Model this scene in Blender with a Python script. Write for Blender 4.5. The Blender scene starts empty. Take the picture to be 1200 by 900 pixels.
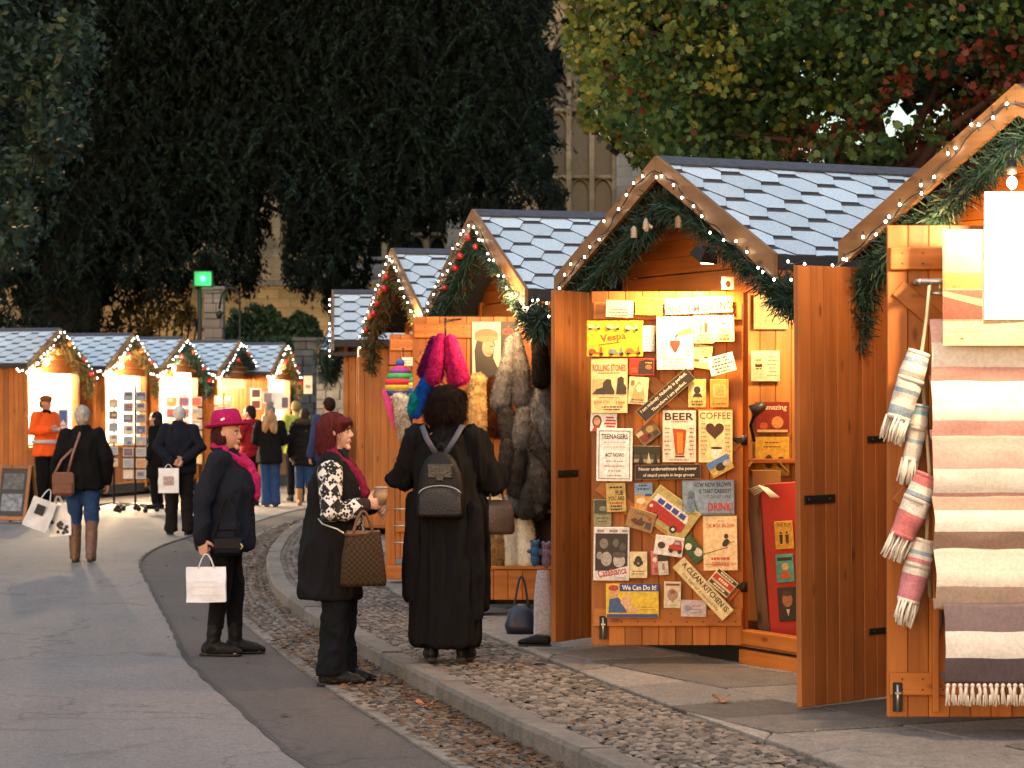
import bpy, math, random
import numpy as np
from mathutils import Vector, Matrix, noise

random.seed(11)
NR = np.random.RandomState(11)
scene = bpy.context.scene
COL = scene.collection
R = math.radians
F, HY, EYE = 3000.0, 483.0, 1.65          # photograph's focal length in pixels, its horizon line, the eye height in metres


def at(px, py, Y):
    """world point seen at photograph pixel (px, py) at distance Y"""
    return Vector(((px - 600.0) / F * Y, Y, EYE + (HY - py) / F * Y))


def C(h):
    h = h.lstrip('#')
    v = [int(h[i:i + 2], 16) / 255.0 for i in (0, 2, 4)]
    return tuple((c / 12.92 if c <= .04045 else ((c + .055) / 1.055) ** 2.4) for c in v) + (1.0,)


# ------------------------------------------------------------------ materials
MATS = {}


def _mat(name):
    m = bpy.data.materials.new(name)
    m.use_nodes = True
    nt = m.node_tree
    return m, nt, nt.nodes['Principled BSDF']


def rgba(c):
    if isinstance(c, str):
        return C(c)
    return tuple(c) + ((1.0,) if len(c) == 3 else ())


def mat(col, rough=.7, var=.0, scale=8., bump=0., bscale=None, metal=0., island=0., spec=.5, stretch=(1, 1, 1), col2=None,
        sheen=0., trans=0., detail=4.):
    """principled material: noise between two tones, per-piece variation, bump"""
    key = (str(col), rough, var, scale, bump, bscale, metal, island, spec, stretch, str(col2), sheen, trans, detail)
    if key in MATS:
        return MATS[key]
    m, nt, b = _mat('paint_%d' % len(MATS))
    c = rgba(col)
    N, L = nt.nodes, nt.links
    b.inputs['Roughness'].default_value = rough
    b.inputs['Metallic'].default_value = metal
    b.inputs['Specular IOR Level'].default_value = spec
    b.inputs['Base Color'].default_value = c
    if sheen:
        b.inputs['Sheen Weight'].default_value = sheen
    if trans:
        b.inputs['Subsurface Weight'].default_value = trans
        b.inputs['Subsurface Radius'].default_value = (.02, .008, .004)
    tc = mp = None
    if var or bump:
        tc = N.new('ShaderNodeTexCoord'); mp = N.new('ShaderNodeMapping')
        mp.inputs['Scale'].default_value = stretch
        L.new(tc.outputs['Object'], mp.inputs['Vector'])
    out = None
    if var:
        t = N.new('ShaderNodeTexNoise'); t.inputs['Scale'].default_value = scale; t.inputs['Detail'].default_value = detail
        t.inputs['Roughness'].default_value = .65
        L.new(mp.outputs[0], t.inputs['Vector'])
        r = N.new('ShaderNodeValToRGB')
        r.color_ramp.elements[0].position = .3; r.color_ramp.elements[1].position = .72
        lo = tuple(max(0, x * (1 - var)) for x in c[:3]) + (1,)
        hi = tuple(min(1, x * (1 + var)) for x in c[:3]) + (1,)
        if col2 is not None:
            hi = rgba(col2); lo = c
        r.color_ramp.elements[0].color = lo; r.color_ramp.elements[1].color = hi
        L.new(t.outputs['Fac'], r.inputs['Fac']); out = r.outputs['Color']
    if island:
        g = N.new('ShaderNodeNewGeometry'); mr = N.new('ShaderNodeMapRange')
        mr.inputs['To Min'].default_value = 1 - island; mr.inputs['To Max'].default_value = 1 + island
        L.new(g.outputs['Random Per Island'], mr.inputs['Value'])
        mx = N.new('ShaderNodeVectorMath'); mx.operation = 'SCALE'
        if out is None:
            mx.inputs[0].default_value = c[:3]
        else:
            L.new(out, mx.inputs[0])
        L.new(mr.outputs[0], mx.inputs['Scale']); out = mx.outputs[0]
    if out is not None:
        L.new(out, b.inputs['Base Color'])
    if bump:
        t2 = N.new('ShaderNodeTexNoise'); t2.inputs['Scale'].default_value = bscale or scale * 3
        t2.inputs['Detail'].default_value = 5
        L.new(mp.outputs[0], t2.inputs['Vector'])
        bp = N.new('ShaderNodeBump'); bp.inputs['Strength'].default_value = bump; bp.inputs['Distance'].default_value = .02
        L.new(t2.outputs['Fac'], bp.inputs['Height']); L.new(bp.outputs['Normal'], b.inputs['Normal'])
    MATS[key] = m
    return m


def emit(col, strength, sample=False):
    key = ('E', str(col), strength)
    if key in MATS:
        return MATS[key]
    m, nt, b = _mat('lit_%d' % len(MATS))
    b.inputs['Base Color'].default_value = rgba(col)
    b.inputs['Emission Color'].default_value = rgba(col)
    b.inputs['Emission Strength'].default_value = strength
    m.cycles.emission_sampling = 'AUTO' if sample else 'NONE'
    MATS[key] = m
    return m


def leaf_mat(cols, rough=.55, trans=.25):
    """leaf colours picked per leaf from a ramp, a little light passes through"""
    key = ('leaf', str(cols), rough, trans)
    if key in MATS:
        return MATS[key]
    m, nt, b = _mat('leaf_%d' % len(MATS))
    N, L = nt.nodes, nt.links
    g = N.new('ShaderNodeNewGeometry'); r = N.new('ShaderNodeValToRGB')
    e = r.color_ramp.elements
    n = len(cols)
    e[0].position = 0; e[0].color = rgba(cols[0]); e[1].position = 1; e[1].color = rgba(cols[-1])
    for i in range(1, n - 1):
        x = e.new(i / (n - 1)); x.color = rgba(cols[i])
    L.new(g.outputs['Random Per Island'], r.inputs['Fac'])
    L.new(r.outputs['Color'], b.inputs['Base Color'])
    b.inputs['Roughness'].default_value = rough
    b.inputs['Specular IOR Level'].default_value = .3
    if trans:
        t = N.new('ShaderNodeBsdfTranslucent'); mx = N.new('ShaderNodeMixShader'); mx.inputs[0].default_value = trans
        L.new(r.outputs['Color'], t.inputs['Color'])
        o = N['Material Output']
        L.new(b.outputs[0], mx.inputs[1]); L.new(t.outputs[0], mx.inputs[2]); L.new(mx.outputs[0], o.inputs['Surface'])
    MATS[key] = m
    return m


def wood_mat(col, dark, rough=.5, axis='z', island=.16, wear=0.):
    """stained softwood: grain stretched along the boards, knots, a different tone for each board"""
    key = ('wood', str(col), str(dark), rough, axis, island, wear)
    if key in MATS:
        return MATS[key]
    m, nt, b = _mat('wood_%d' % len(MATS))
    N, L = nt.nodes, nt.links
    tc = N.new('ShaderNodeTexCoord'); mp = N.new('ShaderNodeMapping')
    s = {'z': (22, 22, 1.6), 'x': (1.6, 22, 22), 'y': (22, 1.6, 22)}[axis]
    k = {'z': (9, 9, 3.2), 'x': (3.2, 9, 9), 'y': (9, 3.2, 9)}[axis]
    mp.inputs['Scale'].default_value = s
    L.new(tc.outputs['Object'], mp.inputs['Vector'])
    g = N.new('ShaderNodeNewGeometry')
    ad = N.new('ShaderNodeVectorMath'); ad.operation = 'ADD'
    L.new(mp.outputs[0], ad.inputs[0])
    sc = N.new('ShaderNodeMath'); sc.operation = 'MULTIPLY'; sc.inputs[1].default_value = 40
    L.new(g.outputs['Random Per Island'], sc.inputs[0]); L.new(sc.outputs[0], ad.inputs[1])
    t = N.new('ShaderNodeTexNoise'); t.inputs['Scale'].default_value = 1.0; t.inputs['Detail'].default_value = 5
    t.inputs['Distortion'].default_value = .6
    L.new(ad.outputs[0], t.inputs['Vector'])
    r = N.new('ShaderNodeValToRGB'); r.color_ramp.elements[0].position = .32; r.color_ramp.elements[1].position = .66
    r.color_ramp.elements[0].color = rgba(dark); r.color_ramp.elements[1].color = rgba(col)
    L.new(t.outputs['Fac'], r.inputs['Fac'])
    # knots
    mp2 = N.new('ShaderNodeMapping'); mp2.inputs['Scale'].default_value = k
    L.new(tc.outputs['Object'], mp2.inputs['Vector'])
    vo = N.new('ShaderNodeTexVoronoi'); vo.inputs['Scale'].default_value = 1.0
    L.new(mp2.outputs[0], vo.inputs['Vector'])
    kr = N.new('ShaderNodeValToRGB'); kr.color_ramp.elements[0].position = .06; kr.color_ramp.elements[1].position = .17
    kr.color_ramp.elements[0].color = (.28, .2, .16, 1); kr.color_ramp.elements[1].color = (1, 1, 1, 1)
    L.new(vo.outputs['Distance'], kr.inputs['Fac'])
    mu = N.new('ShaderNodeMix'); mu.data_type = 'RGBA'; mu.blend_type = 'MULTIPLY'; mu.inputs[0].default_value = .8
    L.new(r.outputs['Color'], mu.inputs[6]); L.new(kr.outputs['Color'], mu.inputs[7])
    mr = N.new('ShaderNodeMapRange'); mr.inputs['To Min'].default_value = 1 - island; mr.inputs['To Max'].default_value = 1 + island
    L.new(g.outputs['Random Per Island'], mr.inputs['Value'])
    # broad patches of weathering
    t3 = N.new('ShaderNodeTexNoise'); t3.inputs['Scale'].default_value = 1.7; t3.inputs['Detail'].default_value = 3
    L.new(tc.outputs['Object'], t3.inputs['Vector'])
    mr3 = N.new('ShaderNodeMapRange'); mr3.inputs['From Min'].default_value = .3; mr3.inputs['From Max'].default_value = .7
    mr3.inputs['To Min'].default_value = .8; mr3.inputs['To Max'].default_value = 1.12
    L.new(t3.outputs['Fac'], mr3.inputs['Value'])
    m2 = N.new('ShaderNodeMath'); m2.operation = 'MULTIPLY'
    L.new(mr.outputs[0], m2.inputs[0]); L.new(mr3.outputs[0], m2.inputs[1])
    vs = N.new('ShaderNodeVectorMath'); vs.operation = 'SCALE'
    L.new(mu.outputs[2], vs.inputs[0]); L.new(m2.outputs[0], vs.inputs['Scale'])
    L.new(vs.outputs[0], b.inputs['Base Color'])
    b.inputs['Roughness'].default_value = rough
    b.inputs['Specular IOR Level'].default_value = .35
    bp = N.new('ShaderNodeBump'); bp.inputs['Strength'].default_value = .25; bp.inputs['Distance'].default_value = .004
    L.new(t.outputs['Fac'], bp.inputs['Height']); L.new(bp.outputs['Normal'], b.inputs['Normal'])
    MATS[key] = m
    return m


def stone_mat(col, joint, scale=1.0, var=.3):
    """coursed ashlar: faint block courses over weathered stone"""
    key = ('stone', str(col), scale)
    if key in MATS: return MATS[key]
    m, nt, b = _mat('ashlar_%d' % len(MATS)); N, L = nt.nodes, nt.links
    tc = N.new('ShaderNodeTexCoord'); mp = N.new('ShaderNodeMapping'); mp.inputs['Rotation'].default_value = (R(90), 0, 0)
    L.new(tc.outputs['Object'], mp.inputs['Vector'])
    br = N.new('ShaderNodeTexBrick'); br.inputs['Scale'].default_value = scale; br.inputs['Mortar Size'].default_value = .012
    br.inputs['Brick Width'].default_value = .8; br.inputs['Row Height'].default_value = .34
    c = rgba(col)
    br.inputs['Color1'].default_value = c; br.inputs['Color2'].default_value = tuple(x * .72 for x in c[:3]) + (1,); br.inputs['Mortar'].default_value = rgba(joint)
    L.new(mp.outputs[0], br.inputs['Vector'])
    t = N.new('ShaderNodeTexNoise'); t.inputs['Scale'].default_value = .8; t.inputs['Detail'].default_value = 9; L.new(tc.outputs['Object'], t.inputs['Vector'])
    q = N.new('ShaderNodeMapRange'); q.inputs['From Min'].default_value = .3; q.inputs['From Max'].default_value = .7; q.inputs['To Min'].default_value = 1 - var * 1.5; q.inputs['To Max'].default_value = 1 + var
    L.new(t.outputs['Fac'], q.inputs['Value'])
    v = N.new('ShaderNodeVectorMath'); v.operation = 'SCALE'; L.new(br.outputs['Color'], v.inputs[0]); L.new(q.outputs[0], v.inputs['Scale'])
    L.new(v.outputs[0], b.inputs['Base Color']); b.inputs['Roughness'].default_value = .92; b.inputs['Specular IOR Level'].default_value = .2
    bp = N.new('ShaderNodeBump'); bp.inputs['Strength'].default_value = .5; bp.inputs['Distance'].default_value = .03
    L.new(t.outputs['Fac'], bp.inputs['Height']); L.new(bp.outputs['Normal'], b.inputs['Normal'])
    MATS[key] = m
    return m


# ------------------------------------------------------------------ mesh building
class MB:
    def __init__(s):
        s.v = []; s.f = []; s.m = []; s.sm = []

    def add(s, verts, faces, mat=0, smooth=False, M=None):
        o = len(s.v)
        if M is not None:
            verts = [M @ Vector(p) for p in verts]
        s.v.extend([tuple(p) for p in verts])
        for f in faces:
            s.f.append(tuple(i + o for i in f)); s.m.append(mat); s.sm.append(smooth)

    def box(s, c, size, mat=0, b=0.0, M=None):
        hx, hy, hz = size[0] / 2, size[1] / 2, size[2] / 2
        T = Matrix.Translation(c) if M is None else Matrix.Translation(c) @ M
        if b <= 0:
            v = [(x * hx, y * hy, z * hz) for x in (-1, 1) for y in (-1, 1) for z in (-1, 1)]
            f = [(0, 1, 3, 2), (4, 6, 7, 5), (0, 4, 5, 1), (2, 3, 7, 6), (0, 2, 6, 4), (1, 5, 7, 3)]
            s.add(v, f, mat, False, T); return
        b = min(b, hx * .9, hy * .9, hz * .9)
        v = []; ix = {}
        for x in (-1, 1):
            for y in (-1, 1):
                for z in (-1, 1):
                    ix[(x, y, z)] = len(v)
                    v += [(x * hx, y * (hy - b), z * (hz - b)), (x * (hx - b), y * hy, z * (hz - b)), (x * (hx - b), y * (hy - b), z * hz)]
        f = []
        q = lambda x, y, z, k: ix[(x, y, z)] + k
        for x in (-1, 1):
            a = [q(x, -1, -1, 0), q(x, 1, -1, 0), q(x, 1, 1, 0), q(x, -1, 1, 0)]; f.append(a if x > 0 else a[::-1])
            a = [q(-1, x, -1, 1), q(1, x, -1, 1), q(1, x, 1, 1), q(-1, x, 1, 1)]; f.append(a[::-1] if x > 0 else a)
            a = [q(-1, -1, x, 2), q(1, -1, x, 2), q(1, 1, x, 2), q(-1, 1, x, 2)]; f.append(a if x > 0 else a[::-1])
        for a in (-1, 1):
            for c2 in (-1, 1):
                p = [q(a, c2, -1, 0), q(a, c2, 1, 0), q(a, c2, 1, 1), q(a, c2, -1, 1)]; f.append(p if a * c2 < 0 else p[::-1])
                p = [q(a, -1, c2, 0), q(a, 1, c2, 0), q(a, 1, c2, 2), q(a, -1, c2, 2)]; f.append(p if a * c2 > 0 else p[::-1])
                p = [q(-1, a, c2, 1), q(1, a, c2, 1), q(1, a, c2, 2), q(-1, a, c2, 2)]; f.append(p if a * c2 < 0 else p[::-1])
        for k, i in ix.items():
            p = [i, i + 1, i + 2]; f.append(p if k[0] * k[1] * k[2] > 0 else p[::-1])
        s.add(v, f, mat, False, T)

    def tube(s, pts, radii, n=8, mat=0, smooth=True, caps=True, flat=None, up=None):
        """tube through pts; radii scalar, per-point, or per-point (rx, ry); round ends when caps == 'round'"""
        P = [Vector(p) for p in pts]
        k = len(P)
        if not hasattr(radii, '__len__'):
            radii = [radii] * k
        rr = [(r, r) if not hasattr(r, '__len__') else tuple(r) for r in radii]
        T = []
        for i in range(k):
            d = (P[min(i + 1, k - 1)] - P[max(i - 1, 0)])
            T.append(d.normalized() if d.length > 1e-9 else Vector((0, 0, 1)))
        u = Vector(up) if up is not None else (Vector((1, 0, 0)) if abs(T[0].x) < .8 else Vector((0, 1, 0)))
        if caps == 'round':
            a, b = rr[0], rr[-1]
            pre = [(P[0] - T[0] * a[0] * c, (a[0] * q, a[1] * q), T[0]) for c, q in ((.97, .2), (.8, .6), (.45, .89))]
            post = [(P[-1] + T[-1] * b[0] * c, (b[0] * q, b[1] * q), T[-1]) for c, q in ((.45, .89), (.8, .6), (.97, .2))]
            P = [p[0] for p in pre] + P + [p[0] for p in post]
            rr = [p[1] for p in pre] + rr + [p[1] for p in post]
            T = [p[2] for p in pre] + T + [p[2] for p in post]
            k = len(P)
        V = []; Fc = []
        for i in range(k):
            u = (u - T[i] * u.dot(T[i])).normalized(); w = T[i].cross(u)
            for j in range(n):
                a = 2 * math.pi * j / n
                V.append(P[i] + u * math.cos(a) * rr[i][0] + w * math.sin(a) * rr[i][1])
        for i in range(k - 1):
            for j in range(n):
                j2 = (j + 1) % n
                Fc.append((i * n + j, i * n + j2, (i + 1) * n + j2, (i + 1) * n + j))
        if caps:
            Fc.append(tuple(range(n))[::-1]); Fc.append(tuple(range((k - 1) * n, k * n)))
        s.add(V, Fc, mat, smooth)

    def rings(s, rg, n=20, mat=0, smooth=True, p=2.0, M=None):
        """stacked horizontal rings (z, rx, ry, cx, cy) capped at both ends; p > 2 squares the section"""
        V = []; Fc = []
        for r in rg:
            z, rx, ry = r[:3]; cx = r[3] if len(r) > 3 else 0; cy = r[4] if len(r) > 4 else 0
            for j in range(n):
                a = 2 * math.pi * j / n
                c, d = math.cos(a), math.sin(a)
                c = math.copysign(abs(c) ** (2 / p), c); d = math.copysign(abs(d) ** (2 / p), d)
                V.append((cx + rx * c, cy + ry * d, z))
        k = len(rg)
        for i in range(k - 1):
            for j in range(n):
                j2 = (j + 1) % n
                Fc.append((i * n + j, i * n + j2, (i + 1) * n + j2, (i + 1) * n + j))
        Fc.append(tuple(range(n))[::-1]); Fc.append(tuple(range((k - 1) * n, k * n)))
        s.add(V, Fc, mat, smooth, M)

    def ball(s, c, r, n=14, m=9, mat=0, M=None):
        if not hasattr(r, '__len__'):
            r = (r, r, r)
        V = [(0, 0, -r[2])]; Fc = []
        for i in range(1, m):
            t = math.pi * i / m - math.pi / 2
            for j in range(n):
                a = 2 * math.pi * j / n
                V.append((r[0] * math.cos(t) * math.cos(a), r[1] * math.cos(t) * math.sin(a), r[2] * math.sin(t)))
        V.append((0, 0, r[2])); e = len(V) - 1
        for j in range(n):
            j2 = (j + 1) % n
            Fc.append((0, 1 + j2, 1 + j)); Fc.append((e, e - n + j, e - n + j2))
            for i in range(m - 2):
                Fc.append((1 + i * n + j, 1 + i * n + j2, 1 + (i + 1) * n + j2, 1 + (i + 1) * n + j))
        T = Matrix.Translation(c) if M is None else Matrix.Translation(c) @ M
        s.add(V, Fc, mat, True, T)

    def prism(s, poly, y0, y1, mat=0, M=None):
        """polygon in x,z pushed along y"""
        n = len(poly)
        V = [(x, y0, z) for x, z in poly] + [(x, y1, z) for x, z in poly]
        Fc = [tuple(range(n)), tuple(range(2 * n - 1, n - 1, -1))]
        for i in range(n):
            j = (i + 1) % n
            Fc.append((i, i + n, j + n, j))
        s.add(V, Fc, mat, False, M)

    def fur(s, n, ln, w, mat=0, droop=.5, seed=0):
        """short hairs standing on the faces built so far"""
        rn = random.Random(seed)
        fs = list(s.f); V = [Vector(p) for p in s.v]; fm = list(s.m)
        A = []
        for f in fs:
            a = (V[f[1]] - V[f[0]]).cross(V[f[2]] - V[f[0]]).length
            A.append(a + 1e-9)
        for fi in rn.choices(range(len(fs)), A, k=n):
            f = fs[fi]
            a, b, c = (V[f[i]] for i in ((0, 1, 2) if rn.random() < .5 or len(f) < 4 else (0, 2, 3)))
            x, y = rn.random(), rn.random()
            if x + y > 1: x, y = 1 - x, 1 - y
            p = a + (b - a) * x + (c - a) * y
            nn = (b - a).cross(c - a)
            if nn.length < 1e-9: continue
            nn.normalize()
            d = nn * .7 + Vector((rn.uniform(-.6, .6), rn.uniform(-.6, .6), rn.uniform(-.5, .3) - droop))
            d = d.normalized() * ln * rn.uniform(.6, 1.3)
            t = d.cross(Vector((rn.uniform(-1, 1), rn.uniform(-1, 1), rn.uniform(-1, 1))))
            if t.length < 1e-9: continue
            t = t.normalized() * w
            s.add([p - t, p + t, p + d * .6 + t * .5, p + d], [(0, 1, 2, 3)], fm[fi] if mat is None else mat)

    def mesh(s, name, mats):
        me = bpy.data.meshes.new(name)
        me.from_pydata(s.v, [], s.f)
        for m in mats: me.materials.append(m)
        if s.f:
            me.polygons.foreach_set('material_index', s.m)
            me.polygons.foreach_set('use_smooth', s.sm)
        me.update()
        return me

    def build(s, name, mats, parent=None, loc=None, rz=0):
        if not isinstance(mats, (list, tuple)): mats = [mats]
        return link(name, s.mesh(name, mats), parent, loc, rz)


def link(name, me, parent=None, loc=None, rz=0):
    o = bpy.data.objects.new(name, me)
    COL.objects.link(o)
    if parent is not None: o.parent = parent
    if loc is not None: o.location = loc
    if rz: o.rotation_euler = (0, 0, rz)
    return o


def tag(o, label, cat, group=None):
    o['label'] = label; o['category'] = cat
    if group: o['group'] = group
    return o


def thing(name, label, cat, loc=(0, 0, 0), rz=0, group=None):
    o = link(name, None, None, loc, rz)
    o.empty_display_size = .1
    return tag(o, label, cat, group)


def struct(o, kind='structure'):
    o['kind'] = kind
    return o


def copy_tree(o, parent=None):
    c = o.copy(); COL.objects.link(c)
    if parent is not None: c.parent = parent
    for ch in list(o.children): copy_tree(ch, c)
    return c


def arrays_mesh(name, V, Fq, mats, midx=None):
    """fast mesh from numpy arrays of quads"""
    me = bpy.data.meshes.new(name)
    n, k = len(V), len(Fq)
    me.vertices.add(n); me.vertices.foreach_set('co', np.asarray(V, np.float32).ravel())
    w = Fq.shape[1]
    me.loops.add(k * w); me.loops.foreach_set('vertex_index', Fq.astype(np.int32).ravel())
    me.polygons.add(k)
    me.polygons.foreach_set('loop_start', np.arange(0, k * w, w, dtype=np.int32))
    try: me.polygons.foreach_set('loop_total', np.full(k, w, np.int32))
    except Exception: pass
    for m in mats: me.materials.append(m)
    if midx is not None: me.polygons.foreach_set('material_index', np.asarray(midx, np.int32))
    me.update(calc_edges=True); me.validate()
    return me


def poly_interp(pts, n):
    """smooth curve through points"""
    P = np.array(pts, float); out = []
    m = len(P)
    for i in range(m - 1):
        p0, p1, p2, p3 = P[max(i - 1, 0)], P[i], P[i + 1], P[min(i + 2, m - 1)]
        for t in np.linspace(0, 1, n, endpoint=False):
            out.append(.5 * ((2 * p1) + (-p0 + p2) * t + (2 * p0 - 5 * p1 + 4 * p2 - p3) * t * t + (-p0 + 3 * p1 - 3 * p2 + p3) * t ** 3))
    out.append(P[-1])
    return np.array(out)


def resample(P, step):
    d = np.r_[0, np.cumsum(np.linalg.norm(np.diff(P, axis=0), axis=1))]
    k = max(2, int(d[-1] / step) + 1)
    s = np.linspace(0, d[-1], k)
    return np.stack([np.interp(s, d, P[:, i]) for i in range(P.shape[1])], 1)


def offset2(P, d):
    T = np.gradient(P, axis=0); T /= np.linalg.norm(T, axis=1)[:, None]
    Nn = np.stack([T[:, 1], -T[:, 0]], 1)
    return P + Nn * d
# ------------------------------------------------------------------ people
def fuse(name, mb, voxel, mats, parent=None, smooth=4, disp=None):
    """one continuous surface out of overlapping closed pieces, smoothed, then folded by disp(p, n)"""
    me = mb.mesh('tmp', [])
    o = bpy.data.objects.new('tmp', me); COL.objects.link(o)
    r = o.modifiers.new('r', 'REMESH'); r.mode = 'VOXEL'; r.voxel_size = voxel
    if smooth:
        s = o.modifiers.new('s', 'SMOOTH'); s.iterations = smooth; s.factor = .5
    dg = bpy.context.evaluated_depsgraph_get()
    out = bpy.data.meshes.new_from_object(o.evaluated_get(dg))
    bpy.data.objects.remove(o); bpy.data.meshes.remove(me)
    out.name = name
    n = len(out.vertices)
    if disp is not None and n:
        co = np.zeros(n * 3, np.float32); out.vertices.foreach_get('co', co); co = co.reshape(-1, 3)
        nr = np.zeros(n * 3, np.float32); out.vertex_normals.foreach_get('vector', nr); nr = nr.reshape(-1, 3)
        d = np.array([disp(Vector(p)) for p in co.tolist()], np.float32)
        out.vertices.foreach_set('co', (co + nr * d[:, None]).ravel())
    out.materials.clear()
    for m in (mats if isinstance(mats, (list, tuple)) else [mats]): out.materials.append(m)
    out.polygons.foreach_set('use_smooth', [True] * len(out.polygons))
    out.update()
    return link(name, out, parent)


def folds(amp=.008, f=(7, 7, 3.0), seed=0):
    o = Vector((seed * 3.1, seed * 1.7, seed * .9))
    def d(p):
        q = Vector((p.x * f[0], p.y * f[1], p.z * f[2])) + o
        a = noise.noise(q); b = noise.noise(q * 2.3)
        c = noise.noise(q * 4.7)
        return amp * ((1 - abs(a)) ** 2 * 2.0 - 1.1 + .7 * (1 - abs(b)) ** 2 - .35 + .25 * c)
    return d


def strands(amp=.006, seed=0, f=(55, 55, 6)):
    o = Vector((seed * 5.3, 0, seed))
    def d(p):
        q = Vector((p.x * f[0], p.y * f[1], p.z * f[2])) + o
        return amp * noise.noise(q) + amp * .8 * noise.noise(q * .4)
    return d


def curls(amp=.016, seed=0, f=38):
    def d(p):
        q = p * f + Vector((seed, 0, 0))
        return amp * noise.noise(q) + amp * .5 * noise.noise(q * 2.1)
    return d


def hand(mb, w, e1, pn, thumb, curl=.5, spread=0., k=1.0):
    """palm, four unequal bent fingers and a thumb; e1 wrist->fingers, pn palm side, thumb direction across"""
    w = Vector(w); e1 = Vector(e1).normalized(); e3 = Vector(pn); e3 = (e3 - e1 * e3.dot(e1)).normalized()
    e2 = e1.cross(e3)
    if e2.dot(Vector(thumb)) < 0: e2 = -e2
    P = lambda a, b, c: w + (e1 * a + e2 * b + e3 * c) * k
    mb.tube([P(-.01, 0, 0), P(.03, .002, 0), P(.062, 0, 0), P(.088, -.002, .002)],
            [(.026 * k, .019 * k), (.036 * k, .017 * k), (.041 * k, .015 * k), (.038 * k, .011 * k)], 12, up=e2, caps='round')
    for i, L in enumerate((.070, .079, .073, .056)):
        p = P(.083 - .005 * abs(i - 1), .031 - .0205 * i, .001); pts = [p - e1 * .02 * k, p]; a = 0.
        for j, q in enumerate((.45, .31, .24)):
            a += curl * (.75, 1.15, .8)[j] * (1 + .08 * i)
            p = p + (e1 * math.cos(a) + e3 * math.sin(a)) * L * q * k; pts.append(p)
        mb.tube(pts, [.0088 * k, .0092 * k, .0088 * k, .008 * k, .007 * k], 8, caps='round')
    t0 = P(.022, .028, .004); t1 = t0 + (e1 * .55 + e2 * .75 + e3 * .35) * .042 * k
    t2 = t1 + (e1 * .8 + e2 * .25 + e3 * (.3 + .5 * curl)) * .033 * k; t3 = t2 + (e1 * .8 - e2 * .1 + e3 * (.3 + .6 * curl)) * .025 * k
    mb.tube([t0, t1, t2, t3], [.014 * k, .0115 * k, .010 * k, .008 * k], 8, caps='round')


def head_pieces(mb, Hm, female=True):
    """skull, jaw, nose, ears, sockets; head space: pivot at the neck, face along +y"""
    n, m = 28, 20
    V = []; Fc = []
    ctr = Vector((0, .012, .100)); rad = Vector((.074, .094, .117))
    def pt(t, a):
        u = Vector((math.cos(t) * math.cos(a), math.cos(t) * math.sin(a), math.sin(t)))
        p = Vector((u.x * rad.x, u.y * rad.y, u.z * rad.z))
        if u.z < 0:
            p.x *= 1 - .30 * (-u.z) ** 1.4
            if u.y < 0: p.y *= 1 - .35 * (-u.z) ** 1.2
        if u.y > .2: p.y -= .006 * (1 - abs(u.z))
        p += ctr
        for s in (-1, 1):
            d = (p - Vector((s * .031, .092, .104))).length
            p.y -= .0085 * math.exp(-(d / .019) ** 2)
            d = (p - Vector((s * .036, .085, .068))).length
            p.y += .005 * math.exp(-(d / .022) ** 2)
        d = (p - Vector((0, .1, .128))).length
        p.y += .004 * math.exp(-(d / .03) ** 2)
        return p
    V.append(pt(-math.pi / 2, 0))
    for i in range(1, m):
        for j in range(n): V.append(pt(math.pi * i / m - math.pi / 2, 2 * math.pi * j / n))
    V.append(pt(math.pi / 2, 0)); e = len(V) - 1
    for j in range(n):
        j2 = (j + 1) % n
        Fc.append((0, 1 + j2, 1 + j)); Fc.append((e, e - n + j, e - n + j2))
        for i in range(m - 2): Fc.append((1 + i * n + j, 1 + i * n + j2, 1 + (i + 1) * n + j2, 1 + (i + 1) * n + j))
    mb.add(V, Fc, 0, True, Hm)
    T = lambda *p: Hm @ Vector(p)
    mb.tube([T(0, .094, .122), T(0, .104, .10), T(0, .113, .084), T(0, .112, .075)], [.007, .0085, .0105, .0095], 10, caps='round')
    for s in (-1, 1):
        mb.ball(T(s * .010, .104, .075), .0078, 8, 6)
        mb.ball(T(s * .076, .002, .092), (.011, .021, .031), 10, 8, M=Hm.to_3x3().to_4x4())
    mb.ball(T(0, .088, .004), (.024, .018, .018), 10, 8, M=Hm.to_3x3().to_4x4())
    mb.ball(T(0, .094, .043), (.025, .012, .015), 10, 8, M=Hm.to_3x3().to_4x4())


POSE = dict(elR=(.235, -.03, 1.13), wrR=(.255, .05, .89), elL=(-.235, -.03, 1.13), wrL=(-.255, .05, .89),
            footR=(.09, 0, 0), footL=(-.09, 0, 0), kneeR=None, kneeL=None, dR=(0, .25, -1), dL=(0, .25, -1), pR=(-1, 0, 0), pL=(1, 0, 0),
            tR=(0, 1, 0), tL=(0, 1, 0), curlR=.45, curlL=.45, yaw=0, pitch=0, liftR=0, liftL=0)
SKIN = dict(pale=(.56, .33, .25), fair=(.52, .28, .2), tan=(.42, .22, .15))


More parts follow.
